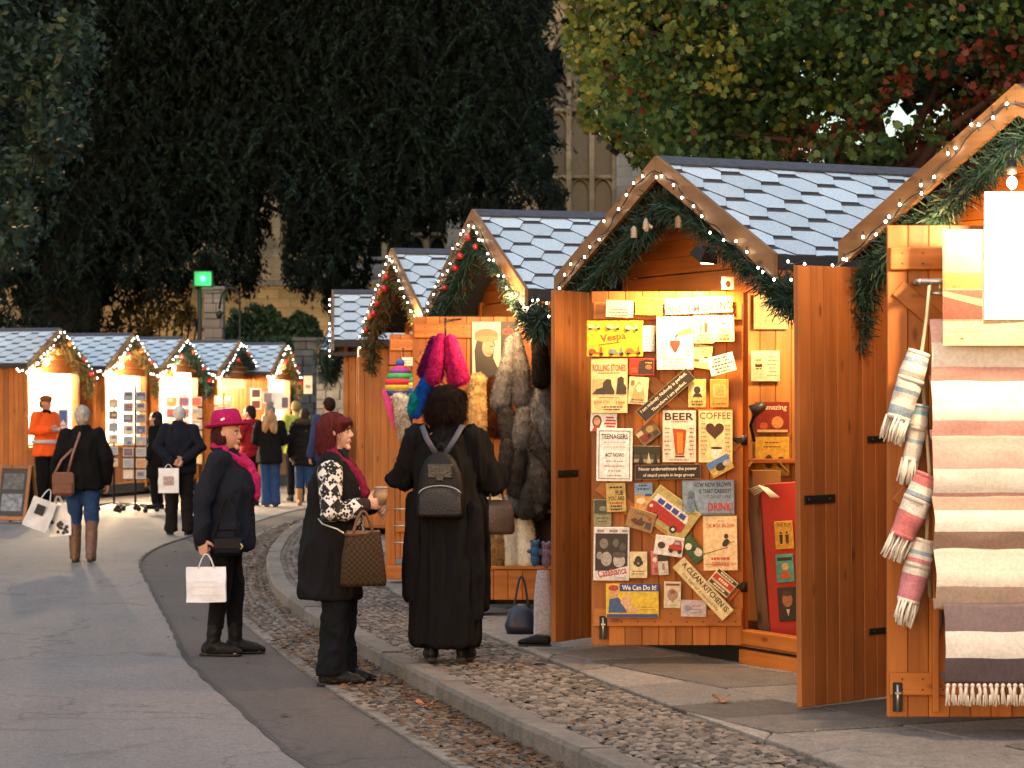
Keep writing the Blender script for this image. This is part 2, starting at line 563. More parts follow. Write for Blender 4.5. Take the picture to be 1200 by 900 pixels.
class Person:
    def __init__(s, label, loc, heading, H, skin='fair', vox=.007, group=None, face=True, **pose):
        s.P = dict(POSE); s.P.update(pose)
        s.root = thing('person', label, 'person', loc, R(heading), group)
        k = H / 1.70
        s.root.scale = (k, k, k); s.k = k; s.vox = vox
        s.loc = Vector(loc); s.head = R(heading)
        P = s.P
        s.Hm = Matrix.Translation((0, .005, 1.485)) @ Matrix.Rotation(R(P['yaw']), 4, 'Z') @ Matrix.Rotation(R(P['pitch']), 4, 'X')
        s.arms = []
        mb = MB()
        mb.rings([(.80, .13, .10), (.88, .165, .12), (1.0, .155, .11), (1.12, .145, .1), (1.25, .16, .115), (1.36, .17, .105), (1.42, .11, .075), (1.46, .055, .055)], 18)
        mb.tube([(0, -.012, 1.40), (0, -.002, 1.47), (0, .006, 1.54)], [.06, .053, .052], 12, caps='round')
        head_pieces(mb, s.Hm)
        s.legs = []
        for sd, f, kn, lift in ((1, P['footR'], P['kneeR'], P['liftR']), (-1, P['footL'], P['kneeL'], P['liftL'])):
            hip = Vector((sd * .088, 0, .88)); an = Vector((f[0], f[1] - .03, .085 + lift))
            k2 = Vector(kn) if kn else (hip + an) / 2 + Vector((0, .025, .01))
            a = R(f[2]); fd = Vector((math.sin(a) * 1., math.cos(a), 0))
            s.legs.append((hip, k2, an, fd, lift))
            mb.tube([hip, (hip + k2) / 2, k2, (k2 * .6 + an * .4) + Vector((0, -.012, 0)), an], [.085, .07, .05, .046, .034], 12, caps='round')
            mb.tube([an + Vector((0, -.02, -.045)), an + fd * .07 + Vector((0, 0, -.05)), an + fd * .16 + Vector((0, 0, -.06))], [.034, (.04, .03), (.036, .02)], 10, caps='round', up=(1, 0, 0))
        for sd, el, wr, d, pn, th, cu in ((1, P['elR'], P['wrR'], P['dR'], P['pR'], P['tR'], P['curlR']), (-1, P['elL'], P['wrL'], P['dL'], P['pL'], P['tL'], P['curlL'])):
            sh = Vector((sd * .172, -.012, 1.385)); el = Vector(el); wr = Vector(wr)
            s.arms.append((sh, el, wr))
            mb.tube([sh, sh * .5 + el * .5, el, el * .5 + wr * .5, wr], [.052, .046, .038, .034, .025], 10, caps='round')
            hand(mb, wr, d, pn, th, cu)
        tone = SKIN[skin]
        b = fuse('body', mb, vox, [mat(tone, .5, .06, 14., trans=.15)], s.root, 3)
        if face:
            s.face()

    def T(s, *p): return s.Hm @ Vector(p)

    def world(s, p):
        p = Vector(p) * s.k; c, q = math.cos(s.head), math.sin(s.head)
        return Vector((p.x * c - p.y * q, p.x * q + p.y * c, p.z)) + s.loc

    def face(s):
        for sd in (-1, 1):
            e = MB(); e.ball(s.T(sd * .031, .0855, .104), (.0125, .008, .0062), 10, 7, 0, s.Hm.to_3x3().to_4x4())
            e.ball(s.T(sd * .031, .0918, .104), (.0055, .003, .0055), 8, 6, 1, s.Hm.to_3x3().to_4x4())
            e.build('eye', [mat((.65, .62, .58), .3), mat((.03, .02, .015), .25)], s.root)
            w = MB(); w.tube([s.T(sd * .016, .101, .122), s.T(sd * .032, .1, .127), s.T(sd * .048, .088, .122)], [.004, .0045, .003], 6, caps='round')
            w.build('eyebrow', mat((.06, .03, .02), .8), s.root)
        l = MB(); l.tube([s.T(-.021, .0985, .0455), s.T(0, .1045, .0470), s.T(.021, .0985, .0455)], [.002, .0042, .002], 6, caps='round')
        l.tube([s.T(-.019, .0985, .0425), s.T(0, .1042, .0402), s.T(.019, .0985, .0425)], [.002, .0048, .002], 6, caps='round')
        l.build('lips', mat((.36, .1, .09), .45), s.root)

    def coat(s, rings, m, name='coat', sleeve=.062, cuff=.05, sleeves=(1, 1), amp=.007, seed=1, cut=.97, collar=True, f=(7, 7, 3.), n=24, p=2.2):
        mb = MB(); mb.rings(rings, n, p=p)
        for i, (sh, el, wr) in enumerate(s.arms):
            if not sleeves[i]: continue
            e = el + (wr - el) * cut
            mb.tube([sh + Vector((0, 0, .0)), sh * .5 + el * .5, el, el * .5 + e * .5, e], [sleeve * 1.2, sleeve * 1.05, sleeve, (sleeve + cuff) / 2, cuff], 12, caps='round')
        if collar:
            mb.tube([(0, -.015, 1.40), (0, -.008, 1.47)], [.088, .075], 14)
        return fuse(name, mb, max(.011, s.vox * 1.5), m, s.root, 4, folds(amp, f, seed))

    def sleeve(s, i, m, r=.062, cuff=.05, t0=0., t1=.97, name='sleeve', seed=2, amp=.006):
        sh, el, wr = s.arms[i]; mb = MB(); e = el + (wr - el) * t1; a = sh + (el - sh) * t0
        mb.tube([a, a * .5 + el * .5, el, el * .5 + e * .5, e], [r * 1.15, r * 1.05, r, (r + cuff) / 2, cuff], 12, caps='round')
        return fuse(name, mb, .011, m, s.root, 3, folds(amp, (9, 9, 9), seed))

    def trousers(s, m, r=(.098, .075, .06), zb=.10, amp=.006, seed=3, name='trousers', flare=None):
        mb = MB()
        mb.rings([(.80, .16, .12), (.90, .185, .135), (1.0, .175, .125)], 18)
        for hip, k, an, fd, lift in s.legs:
            e = an + (k - an) * ((zb - .085) / (k.z - an.z))
            mb.tube([hip, (hip + k) / 2, k, (k + e) / 2, e], [r[0], (r[0] + r[1]) / 2, r[1], (r[1] + r[2]) / 2, flare or r[2]], 14, caps=True)
        return fuse(name, mb, max(.011, s.vox * 1.5), m, s.root, 3, folds(amp, (10, 10, 6), seed))

    def shoes(s, m, h=.12, r=.05, name='boot', heel=.02, sole=None):
        for hip, k, an, fd, lift in s.legs:
            mb = MB()
            sx = Vector((fd.y, -fd.x, 0))
            top = an + (k - an) * max(.1, (h - .085) / (k.z - an.z))
            if h > .10:
                mb.tube([an + Vector((0, -.0, -.04)), an, (an + top) / 2, top], [r * .95, r * .9, r * 1.02, r * 1.08], 14, caps=True)
            b = an.copy(); b.z = 0
            z = lift
            q = lambda a, c: b + fd * a + Vector((0, 0, c + z))
            mb.tube([q(-.045, .05), q(.02, .052), q(.09, .045), q(.165, .036), q(.195, .03)], [(.037, .052), (.043, .058), (.045, .05), (.041, .036), (.027, .024)], 14, caps='round', up=sx)
            o = fuse(name, mb, .009, m, s.root, 3, folds(.003, (22, 22, 22), 5))
            sb = MB()
            sb.tube([q(-.088, .010), q(.02, .010), q(.10, .010), q(.17, .010), q(.212, .011)], [(.03, .011), (.034, .011), (.047, .011), (.042, .011), (.022, .010)], 14, up=sx)
            if heel > .015: sb.box(q(-.05, heel / 2), (.06, .06, heel), 0, .006, Matrix.Rotation(-math.atan2(fd.x, fd.y), 4, 'Z'))
            sb.build('sole', sole or mat((.012, .011, .010), .7), o)

    def hair(s, pieces, m, disp, vox=.008, name='hair', wisps=0, wl=.05, wd=2.2):
        mb = MB(); M3 = s.Hm.to_3x3().to_4x4()
        for c, r in pieces: mb.ball(s.T(*c), r, 16, 12, 0, M3)
        o = fuse(name, mb, vox, m, s.root, 2, disp)
        if wisps:
            me = o.data; h = MB(); h.add([v.co for v in me.vertices], [tuple(p.vertices) for p in me.polygons], 0, True)
            h.fur(wisps, wl, .0011, 0, wd, len(pieces))
            o.data = h.mesh(name, [m])
        return o


def skirt_rings(zb, rb, top=1.46, chest=(.2, .14), waist=(.185, .13), hip=(.2, .15), sh=.185, cy=0):
    return [(zb, rb[0], rb[1], 0, cy), (zb + .03, rb[0], rb[1], 0, cy), (.92, hip[0], hip[1], 0, cy), (1.08, waist[0], waist[1], 0, cy), (1.24, chest[0], chest[1], 0, .015 + cy), (1.34, sh, .12, 0, 0), (1.40, sh * .78, .095), (1.445, .085, .08), (1.47, .07, .07)]


HAIRM = lambda c: mat(c, .7, .45, 30., .25, 60., stretch=(1, 1, .12), spec=.15)
cloth = lambda c, v=.25, sc=60., bump=.3, **k: mat(c, .85, v, sc, bump, 220., spec=.12, **k)
BLACK = cloth((.0055, .0052, .006)); NAVY = cloth((.012, .014, .023)); DENIM = cloth((.022, .055, .15), .35, 40.)
LEATHER = mat((.005, .005, .0055), .5, .3, 30., .25, 120., spec=.2)
BROWNL = mat((.12, .05, .022), .45, .35, 25., .2, 90.)


def handle_loop(mb, a, b, h, r, mat_=0):
    a = Vector(a); b = Vector(b); c = (a + b) / 2 + Vector((0, 0, h))
    pts = [a, a.lerp(c, .5) + Vector((0, 0, h * .22)), c, b.lerp(c, .5) + Vector((0, 0, h * .22)), b]
    P = poly_interp([tuple(p) for p in pts], 4)
    mb.tube([tuple(p) for p in P], r, 6, mat_)


def crumple(me, amp, f, seed=0):
    for v in me.vertices:
        q = v.co * f + Vector((seed, seed * .7, 0))
        v.co += Vector((noise.noise(q), noise.noise(q + Vector((9, 0, 0))), noise.noise(q + Vector((0, 9, 0))) * .4)) * amp


def carrier_bag(label, top, w, h, d, m, rz=0, hh=.1, marks=None, amp=.008, tilt=0, handle=None, seed=0, cat='shopping bag', name='carrier_bag'):
    """open carrier bag hanging from its handles; top = the point where the hand holds it"""
    t = thing(name, label, cat, Vector(top) - Vector((0, 0, hh)), rz)
    t.rotation_euler = (0, R(tilt), rz)
    mb = MB(); n = 10; V = []; Fc = []
    m2 = 9
    per = []
    for i in range(n): per.append((-w / 2 + w * i / n, -d / 2))
    for i in range(3): per.append((w / 2, -d / 2 + d * i / 3))
    for i in range(n): per.append((w / 2 - w * i / n, d / 2))
    for i in range(3): per.append((-w / 2, d / 2 - d * i / 3))
    k = len(per)
    for i in range(m2 + 1):
        z = -h * i / m2
        q = .55 + .45 * min(1, i / 4)
        for x, y in per: V.append((x, y * q, z))
    for i in range(m2):
        for j in range(k):
            Fc.append((i * k + j, (i + 1) * k + j, (i + 1) * k + (j + 1) % k, i * k + (j + 1) % k))
    Fc.append(tuple(range(m2 * k, (m2 + 1) * k)))
    mb.add(V, Fc, 0, False)
    me = mb.mesh('side', [m]); crumple(me, amp, 9, seed)
    link('paper_side' if name == 'paper_bag' else 'bag_side', me, t)
    for y in (-1, 1):
        hb = MB(); handle_loop(hb, (-w * .2, y * d * .25, -.01), (w * .2, y * d * .25, -.01), hh + .012, .004)
        hb.build('handle', handle or m, t)
    if marks: marks(t, w, h, d)
    return t


# 1 woman in the pink hat
w = Person('woman in a magenta brimmed hat, pink scarf and dark quilted coat, standing on the road', (-1.95, 17.4, 0), -92, 1.615, 'fair', .007,
           elR=(.262, -.13, 1.10), wrR=(.262, -.125, .845), dR=(0, .1, -1), pR=(-.8, .3, 0), tR=(.2, 1, 0), curlR=1.25,
           elL=(-.25, -.03, 1.12), wrL=(-.25, .04, .87), footR=(.075, -.05, 6), footL=(-.09, .09, -8), pitch=-3, yaw=-16)
w.coat([(.755, .225, .205, 0, .0), (.79, .228, .21), (.93, .222, .205), (1.06, .205, .185, 0, .01), (1.2, .212, .19, 0, .03), (1.30, .20, .165, 0, .02), (1.38, .165, .115), (1.44, .095, .09), (1.48, .078, .078)],
       NAVY, sleeve=.07, cuff=.056, amp=.014, seed=4)
w.trousers(BLACK, (.1, .07, .055), .2)
w.shoes(LEATHER, .23, .052, heel=.03)
mb = MB()
for i in range(2):
    mb.tube([w.T(.055 - .11 * i, -.01, -.03), w.T(.075 - .15 * i, .09, -.07), Vector((.03 - .06 * i, .165, 1.36)), Vector((.012, .215, 1.25)), Vector((.02, .225, 1.14))], [.026, .034, .04, .045, .035], 10, caps='round')
mb.tube([w.T(-.06, .03, -.02), w.T(-.06, -.05, .01), w.T(.06, -.05, .01), w.T(.07, .03, -.02)], [.03, .035, .035, .03], 10, caps='round')
fuse('scarf', mb, .009, cloth((.52, .02, .13), .35, 45., .6), w.root, 2, folds(.004, (20, 20, 14), 3))
w.hair([((0, -.03, .09), (.083, .085, .11)), ((.07, -.02, .06), (.02, .05, .06)), ((-.07, -.02, .06), (.02, .05, .06)), ((0, -.07, .03), (.07, .035, .05))], HAIRM((.05, .012, .012)), strands(.004, 2), wisps=1500, wl=.035)
mb = MB()
for sx in (-1, 1): mb.tube([(sx * .03, -.085, 1.475), (sx * .095, -.03, 1.465), (sx * .10, .06, 1.43), (sx * .055, .15, 1.36)], [(.022, .012), (.03, .014), (.036, .014), (.02, .012)], 10, caps='round')
fuse('collar', mb, .009, NAVY, w.root, 2, folds(.004, (14, 14, 14), 2))
mb = MB(); mb.box((.222, .06, .93), (.02, .15, .045), 0, .006); mb.box((.222, .06, .91), (.024, .154, .006), 0, .002); mb.build('pocket_flap', NAVY, w.root)
mb = MB()
HT = w.Hm @ Matrix.Translation((0, .0, .155)) @ Matrix.Rotation(R(9), 4, 'X')
mb.rings([(0, .098, .115), (.05, .096, .112), (.095, .085, .1), (.118, .06, .08), (.112, .03, .05)], 24, M=HT)
nb = 36; V = []; Fc = []
for k, (r0, dz) in enumerate(((.9, .006), (1.22, .0), (1.44, .012), (1.44, .004), (1.22, -.008), (.9, -.006))):
    for j in range(nb):
        a = 2 * math.pi * j / nb
        V.append((r0 * .098 * math.cos(a), r0 * .118 * math.sin(a), dz + .018 * (abs(math.cos(a)) ** 2) * (r0 - .9)))
for k in range(6):
    for j in range(nb): Fc.append((k * nb + j, k * nb + (j + 1) % nb, ((k + 1) % 6) * nb + (j + 1) % nb, ((k + 1) % 6) * nb + j))
mb.add(V, Fc, 0, True, HT)
hat = mb.build('hat', cloth((.36, .012, .10), .2, 30., .25), w.root)
mb = MB(); mb.rings([(.006, .1005, .1175), (.032, .0995, .1165)], 24, M=HT); mb.build('hat_band', cloth((.25, .008, .07)), hat)
mb = MB()
for a, s_ in ((0.5, .022), (-.2, .018), (1.2, .016)):
    mb.box(HT @ Vector((.103, .02, .045)), (.006, s_ * 1.6, .007), 0, .002, Matrix.Rotation(a, 4, 'X'))
mb.build('brooch', mat((.75, .75, .72), .3, metal=.6), hat)
mb = MB()
for i in range(4): mb.ball(Vector((.03, .215 - .006 * i, 1.2 - .11 * i)), (.01, .006, .01), 8, 6)
mb.build('button', mat((.02, .02, .02), .3), w.root)
hp = w.world((.262, -.115, .735))
def lines_mark(t, w_, h, d):
    m = MB()
    for i, (x, z, q) in enumerate(((-.02, .40, .62), (.03, .55, .8), (-.01, .78, .7))): m.box((x * w_, -d / 2 - .006, -h * z), (w_ * q, .002, .003))
    m.build('print', mat((.64, .65, .68), .8), t)
carrier_bag('white paper carrier bag held by the woman in the magenta hat', hp + Vector((.02, -.0, 0)), .265, .235, .09, mat((.74, .75, .80), .7, .1, 12., .3, 14.), 0.04, .085, lines_mark, .009, name='paper_bag', handle=mat((.7, .7, .72), .7))
cl = thing('clutch_bag', 'shiny black clutch bag tucked at the hip of the woman in the magenta hat', 'handbag', w.world((.245, .06, .79)), 0)
mb = MB(); mb.box((0, 0, 0), (.2, .06, .125), 0, .022); me = mb.mesh('flap_bag', [mat((.004, .005, .010), .6, .2, 20., .2, spec=.1)]); link('pouch', me, cl)
mb = MB(); mb.box((-.0, -.032, .02), (.19, .006, .07), 0, .003); mb.build('flap', mat((.004, .005, .011), .5, spec=.15), cl)
mb = MB(); mb.tube([(.085, -.036, .02), (.1, -.036, .0), (.085, -.036, -.02)], .006, 6); mb.build('clasp', mat((.5, .4, .2), .3, metal=.6), cl)
mb = MB(); handle_loop(mb, (-.09, 0, .06), (.07, 0, .06), .26, .005); mb.build('strap', LEATHER, cl)

# 2 red haired woman with the cup
w = Person('red-haired woman in a dark cardigan with white patterned sleeve, holding a paper cup', (-1.08, 15.5, 0), -90, 1.64, 'pale', .0065,
           elR=(.262, .0, 1.075), wrR=(.17, .215, 1.135), dR=(-.45, .9, .1), pR=(-.75, -.4, .15), tR=(0, .2, 1), curlR=.85,
           elL=(-.25, .02, 1.1), wrL=(-.1, .24, 1.12), dL=(.6, .8, 0), pL=(.5, -.4, -.6), curlL=.7, footR=(.08, .02, 4), footL=(-.08, .08, -6), yaw=-8)
w.coat([(.545, .205, .195, 0, -.02), (.58, .21, .2, 0, -.02), (.8, .21, .195, 0, -.015), (.95, .205, .185, 0, -.01), (1.08, .19, .165), (1.22, .2, .165, 0, .015), (1.31, .19, .145, 0, .01), (1.38, .16, .11), (1.435, .095, .09), (1.47, .075, .075)],
       cloth((.008, .0075, .009)), name='cardigan', sleeve=.062, cuff=.05, amp=.014, seed=7, cut=.93, sleeves=(0, 1))
def nordic():
    m, nt, b = _mat('knit_pattern'); N, L = nt.nodes, nt.links
    tc = N.new('ShaderNodeTexCoord'); mp = N.new('ShaderNodeMapping'); mp.inputs['Rotation'].default_value = (R(45), 0, 0)
    L.new(tc.outputs['Object'], mp.inputs['Vector'])
    a = N.new('ShaderNodeTexChecker'); a.inputs['Scale'].default_value = 15; L.new(mp.outputs[0], a.inputs['Vector'])
    c = N.new('ShaderNodeTexChecker'); c.inputs['Scale'].default_value = 52; L.new(mp.outputs[0], c.inputs['Vector'])
    v = N.new('ShaderNodeTexVoronoi'); v.inputs['Scale'].default_value = 42; L.new(tc.outputs['Object'], v.inputs['Vector'])
    t = N.new('ShaderNodeMath'); t.operation = 'GREATER_THAN'; t.inputs[1].default_value = .40; L.new(v.outputs['Distance'], t.inputs[0])
    u = N.new('ShaderNodeMath'); u.operation = 'LESS_THAN'; u.inputs[1].default_value = .30; L.new(v.outputs['Distance'], u.inputs[0])
    s2 = N.new('ShaderNodeMath'); s2.operation = 'MULTIPLY'; L.new(c.outputs['Fac'], s2.inputs[0]); L.new(u.outputs[0], s2.inputs[1])
    ad = N.new('ShaderNodeMix'); ad.data_type = 'FLOAT'
    L.new(a.outputs['Fac'], ad.inputs[0]); L.new(s2.outputs[0], ad.inputs[2]); L.new(t.outputs[0], ad.inputs[3])
    r = N.new('ShaderNodeMix'); r.data_type = 'RGBA'; r.inputs[6].default_value = (.008, .0075, .009, 1); r.inputs[7].default_value = (.62, .6, .58, 1)
    L.new(ad.outputs[0], r.inputs[0]); L.new(r.outputs[2], b.inputs['Base Color']); b.inputs['Roughness'].default_value = .9
    return m
KNIT = nordic()
o = w.sleeve(0, KNIT, .068, .058, .12, .72, 'patterned_sleeve'); o['label'] = 'black sleeve with a white knitted pattern'
sh, el, wr = w.arms[0]
mb = MB(); e0 = el + (wr - el) * .6; mb.tube([e0, el + (wr - el) * .93], [.057, .05], 14, caps='round')
fuse('cuff', mb, .011, cloth((.03, .02, .02)), w.root, 2, folds(.004, (12, 12, 12), 4))
mb = MB(); mb.tube([sh + Vector((-.03, 0, .005)), sh * .75 + el * .25], [.082, .077], 14, caps='round')
fuse('shoulder_seam', mb, .012, cloth((.008, .0075, .009)), w.root, 3, folds(.005, (9, 9, 9), 2))
mb = MB(); mb.rings([(.92, .1, .03, 0, .165), (1.1, .11, .03, 0, .155), (1.25, .1, .035, 0, .15), (1.33, .07, .03, 0, .13)], 16)
o = fuse('blouse', mb, .011, KNIT, w.root, 3, folds(.006, (12, 12, 6), 6))
w.trousers(cloth((.006, .007, .010)), (.1, .085, .075), .07, amp=.014, flare=.085)
w.shoes(LEATHER, .09, .05, 'shoe', .025)
mb = MB()
for i in (0, 1):
    q = 1 - 2 * i
    mb.tube([w.T(q * .062, -.03, -.01), w.T(q * .085, .04, -.06), Vector((q * .075, .14, 1.33)), Vector((q * .06, .195, 1.20))], [.028, .032, .032, .03], 10, caps='round')
mb.tube([w.T(-.06, -.0, -.01), w.T(-.045, -.06, .0), w.T(.045, -.06, .0), w.T(.06, .0, -.01)], [.03, .034, .034, .03], 10, caps='round')
fuse('scarf', mb, .009, cloth((.2, .012, .045), .35, 45., .6), w.root, 2, folds(.007, (18, 18, 12), 8))
w.hair([((0, -.012, .128), (.088, .108, .1)), ((.07, -.038, .06), (.028, .064, .115)), ((-.07, -.038, .06), (.028, .064, .115)), ((0, -.072, .05), (.078, .05, .11)), ((.03, .075, .165), (.05, .035, .03)), ((-.03, .075, .165), (.05, .035, .03))],
       HAIRM((.075, .009, .010)), strands(.006, 3, (75, 75, 5)), wisps=2600, wl=.04, wd=3.5)
cupw = w.world((.118, .305, 1.185))
cp = thing('paper_cup', 'brown takeaway paper cup held by the red-haired woman', 'cup', cupw, 0)
mb = MB(); mb.rings([(-.05, .030, .030), (.05, .04, .04)], 20); mb.build('cup_wall', mat((.22, .13, .075), .6), cp)
mb = MB(); mb.rings([(.05, .0425, .0425), (.056, .0425, .0425), (.06, .036, .036)], 20); mb.build('lid', mat((.3, .24, .2), .4), cp)
mb = MB(); mb.rings([(-.03, .0335, .0335), (.025, .0395, .0395)], 20); mb.build('sleeve_band', mat((.3, .19, .11), .8), cp)
def woven(a, b, sc):
    m, nt, bb = _mat('woven_bag'); N, L = nt.nodes, nt.links
    tc = N.new('ShaderNodeTexCoord'); c = N.new('ShaderNodeTexChecker'); c.inputs['Scale'].default_value = sc
    c.inputs['Color1'].default_value = rgba(a); c.inputs['Color2'].default_value = rgba(b)
    L.new(tc.outputs['Object'], c.inputs['Vector']); L.new(c.outputs['Color'], bb.inputs['Base Color']); bb.inputs['Roughness'].default_value = .75; bb.inputs['Specular IOR Level'].default_value = .15
    return m
bg = thing('tote_bag', 'brown chequered tote bag hanging at the side of the red-haired woman', 'handbag', w.world((.27, .2, .83)), R(10))
mb = MB(); mb.rings([(-.185, .13, .065), (-.16, .14, .075), (.0, .125, .06), (.13, .1, .03), (.14, .098, .024)], 24, p=3.2)
me = mb.mesh('bag_body', [woven((.05, .028, .013), (.024, .014, .008), 60)]); crumple(me, .012, 7, 3); link('bag_body', me, bg)
mb = MB(); mb.rings([(.115, .108, .036), (.145, .102, .03)], 24, p=3.2); mb.build('rim', BROWNL, bg)
for y in (-1, 1):
    mb = MB(); handle_loop(mb, (-.06, y * .028, .13), (.06, y * .028, .13), .13, .007); mb.build('handle', BROWNL, bg)
mb = MB(); mb.tube([w.world((.262, -.05, 1.02)), w.world((.275, .04, .99)), w.world((.27, .13, .93))], .006, 6); mb.tube([w.world((.262, -.05, 1.02)), w.world((.2, -.08, 1.05))], .006, 6)
o = mb.build('chain_strap', mat((.5, .48, .42), .35, metal=.8), bg); o.matrix_parent_inverse = (Matrix.Translation(bg.location) @ Matrix.Rotation(R(10), 4, 'Z')).inverted()

# 3 woman in the long black coat seen from behind
w = Person('curly-haired woman in a long black coat seen from behind, wearing a black backpack', (-.40, 15.62, .135), -4, 1.66, 'fair', .008, face=False,
           elR=(.30, .03, 1.10), wrR=(.21, .27, 1.09), elL=(-.305, .04, 1.12), wrL=(-.2, .28, 1.16), dR=(-.5, .8, .1), dL=(.5, .8, .2), pR=(0, 0, -1), pL=(0, 0, -1), tR=(-1, 0, 0), tL=(1, 0, 0),
           footR=(.11, 0, 10), footL=(-.09, -.02, -10), yaw=-14, pitch=-6)
w.coat([(.1, .215, .2), (.13, .22, .2), (.45, .218, .185), (.7, .222, .175), (.92, .225, .17), (1.08, .198, .155), (1.22, .205, .155), (1.32, .2, .135), (1.39, .155, .105), (1.44, .1, .09), (1.475, .08, .08)],
       BLACK, sleeve=.071, cuff=.06, amp=.02, seed=9, f=(12, 12, 1.3))
mb = MB()
for x, y, z0, z1 in ((.205, .0, .35, 1.0), (-.21, .02, .40, 1.0), (.18, -.12, .3, .95), (-.18, -.1, .42, .9)):
    mb.tube([(x, y, z1), (x * 1.08, y * 1.05, (z0 + z1) / 2), (x * 1.1, y * 1.05, z0)], [(.05, .03), (.06, .022), (.05, .014)], 10, caps='round')
fuse('shawl', mb, .012, BLACK, w.root, 2, folds(.012, (10, 10, 3), 12))
w.shoes(LEATHER, .16, .05, heel=.03)
w.hair([((0, -.015, .13), (.118, .125, .108)), ((.07, -.04, .06), (.062, .075, .085)), ((-.07, -.04, .06), (.062, .075, .085)), ((0, -.08, .07), (.1, .06, .095)), ((.05, .05, .17), (.06, .05, .045)), ((-.05, .05, .17), (.06, .05, .045))],
       mat((.009, .004, .0032), .8, .6, 40., .4, 70., spec=.12), curls(.013, 1, 30), .009, wisps=5200, wl=.045, wd=.9)
bp = thing('backpack', 'black leather backpack with a front pocket on the back of the long-coated woman', 'backpack', w.world((-.015, -.20, 1.1)), R(-4))
mb = MB(); mb.rings([(-.20, .135, .045), (-.18, .148, .06), (-.05, .143, .068), (.07, .125, .062), (.15, .095, .05), (.19, .06, .038), (.205, .03, .022)], 26, p=2.7)
me = mb.mesh('pack', [LEATHER]); crumple(me, .008, 9, 4); link('pack', me, bp)
mb = MB(); mb.rings([(-.185, .125, .022), (-.165, .132, .03), (-.06, .125, .03), (-.02, .1, .024), (.0, .07, .012)], 24, p=2.6, M=Matrix.Translation((0, -.058, 0)))
fp = mb.build('front_pocket', mat((.012, .011, .011), .45, .3, 60., .5, 160.), bp)
mb = MB(); P = [(.128 * math.cos(a), -.078, -.055 + .055 * math.sin(a)) for a in np.linspace(.1, math.pi - .1, 14)]; mb.tube(P, .0045, 6); mb.build('zip', mat((.25, .25, .27), .35, metal=.7), fp)
mb = MB(); mb.box((0, -.058, .085), (.16, .022, .09), 0, .01); mb.box((0, -.072, .05), (.05, .01, .045), 0, .004); mb.build('flap', mat((.015, .014, .015), .33, .3, 30., .3), bp)
mb = MB(); handle_loop(mb, (-.03, -.0, .19), (.03, 0, .19), .06, .007); mb.build('grab_handle', LEATHER, bp)
for x in (-1, 1):
    mb = MB(); mb.tube([(x * .03, -.02, .19), (x * .085, -.01, .28), (x * .12, .06, .355), (x * .125, .14, .36)], [(.017, .005)] * 4, 8, up=(1, 0, 0))
    o = mb.build('strap', mat((.04, .045, .07), .6), bp)
hb = thing('handbag', 'brown leather handbag hanging from the right arm of the long-coated woman', 'handbag', w.world((.31, .06, .90)), R(20))
mb = MB(); mb.rings([(-.11, .1, .045), (-.09, .115, .055), (.04, .105, .045), (.1, .085, .02)], 22, p=3); me = mb.mesh('bag_body', [mat((.06, .035, .025), .5, .3, 20., .2)]); crumple(me, .01, 8, 2); link('bag_body', me, hb)
mb = MB(); handle_loop(mb, (-.05, 0, .09), (.05, 0, .09), .11, .008); mb.build('handle', BROWNL, hb)

# 4 woman walking away in jeans and brown boots
w = Person('short grey-haired woman in a black jacket, jeans and tall brown boots, walking away', (-4.70, 28.0, 0), 6, 1.72, 'fair', .01, face=False,
           elL=(-.27, -.02, 1.12), wrL=(-.28, .06, .90), curlL=1.2, elR=(.27, -.06, 1.12), wrR=(.27, .05, .87), footL=(-.085, .16, 0), kneeL=(-.085, .16, .47), footR=(.1, -.12, 4), kneeR=(.1, .04, .45), liftR=.02)
w.coat([(.79, .215, .155), (.82, .22, .16), (.95, .215, .155), (1.08, .2, .14), (1.24, .21, .15), (1.33, .2, .125), (1.40, .16, .1), (1.445, .09, .085), (1.485, .075, .075)], BLACK, name='jacket', sleeve=.066, cuff=.054, amp=.013, seed=11)
w.trousers(DENIM, (.1, .078, .062), .38)
w.shoes(BROWNL, .42, .064, heel=.03)
w.hair([((0, -.012, .118), (.088, .108, .105)), ((0, -.05, .07), (.078, .06, .075))], mat((.34, .30, .26), .5, .4, 40., .4, 80.), curls(.008, 3, 45), .01)
sb = thing('shoulder_bag', 'tan leather shoulder bag on the back of the woman walking away', 'handbag', w.world((-.19, -.19, .86)), R(8))
mb = MB(); mb.box((0, 0, 0), (.24, .09, .26), 0, .03); me = mb.mesh('bag_body', [mat((.16, .06, .03), .5, .3, 14., .2)]); crumple(me, .008, 7, 1); link('bag_body', me, sb)
mb = MB(); mb.box((0, -.047, .06), (.22, .008, .12), 0, .004); mb.build('flap', mat((.13, .045, .022), .45), sb)
mb = MB(); mb.tube([(.05, -.01, .12), (.10, .0, .32), (.18, .08, .56), (.2, .16, .62)], [(.014, .004)] * 4, 8, up=(1, 0, 0)); mb.tube([(-.09, -.01, .12), (-.02, .03, .26), (.1, .05, .38)], [(.014, .004)] * 3, 8, up=(1, 0, 0))
mb.build('strap', mat((.2, .09, .06), .5), sb)
PLAS = mat((.72, .73, .74), .35, .06, 14., .2, 30.)
def logo_mark(t, w_, h, d):
    m = MB(); m.box((-.02, -d / 2 - .014, -h * .36), (.1, .004, .11)); m.build('black_logo', mat((.02, .02, .02), .6), t)
def leaf_mark(t, w_, h, d):
    m = MB(); rn = random.Random(2)
    for i in range(14): m.ball((rn.uniform(-.35, .35) * w_, -d / 2 - .012, -h * rn.uniform(.5, .9)), (.02, .004, .02), 8, 5)
    m.build('spot_print', mat((.03, .03, .035), .6), t)
hp = w.world((-.285, .1, .80))
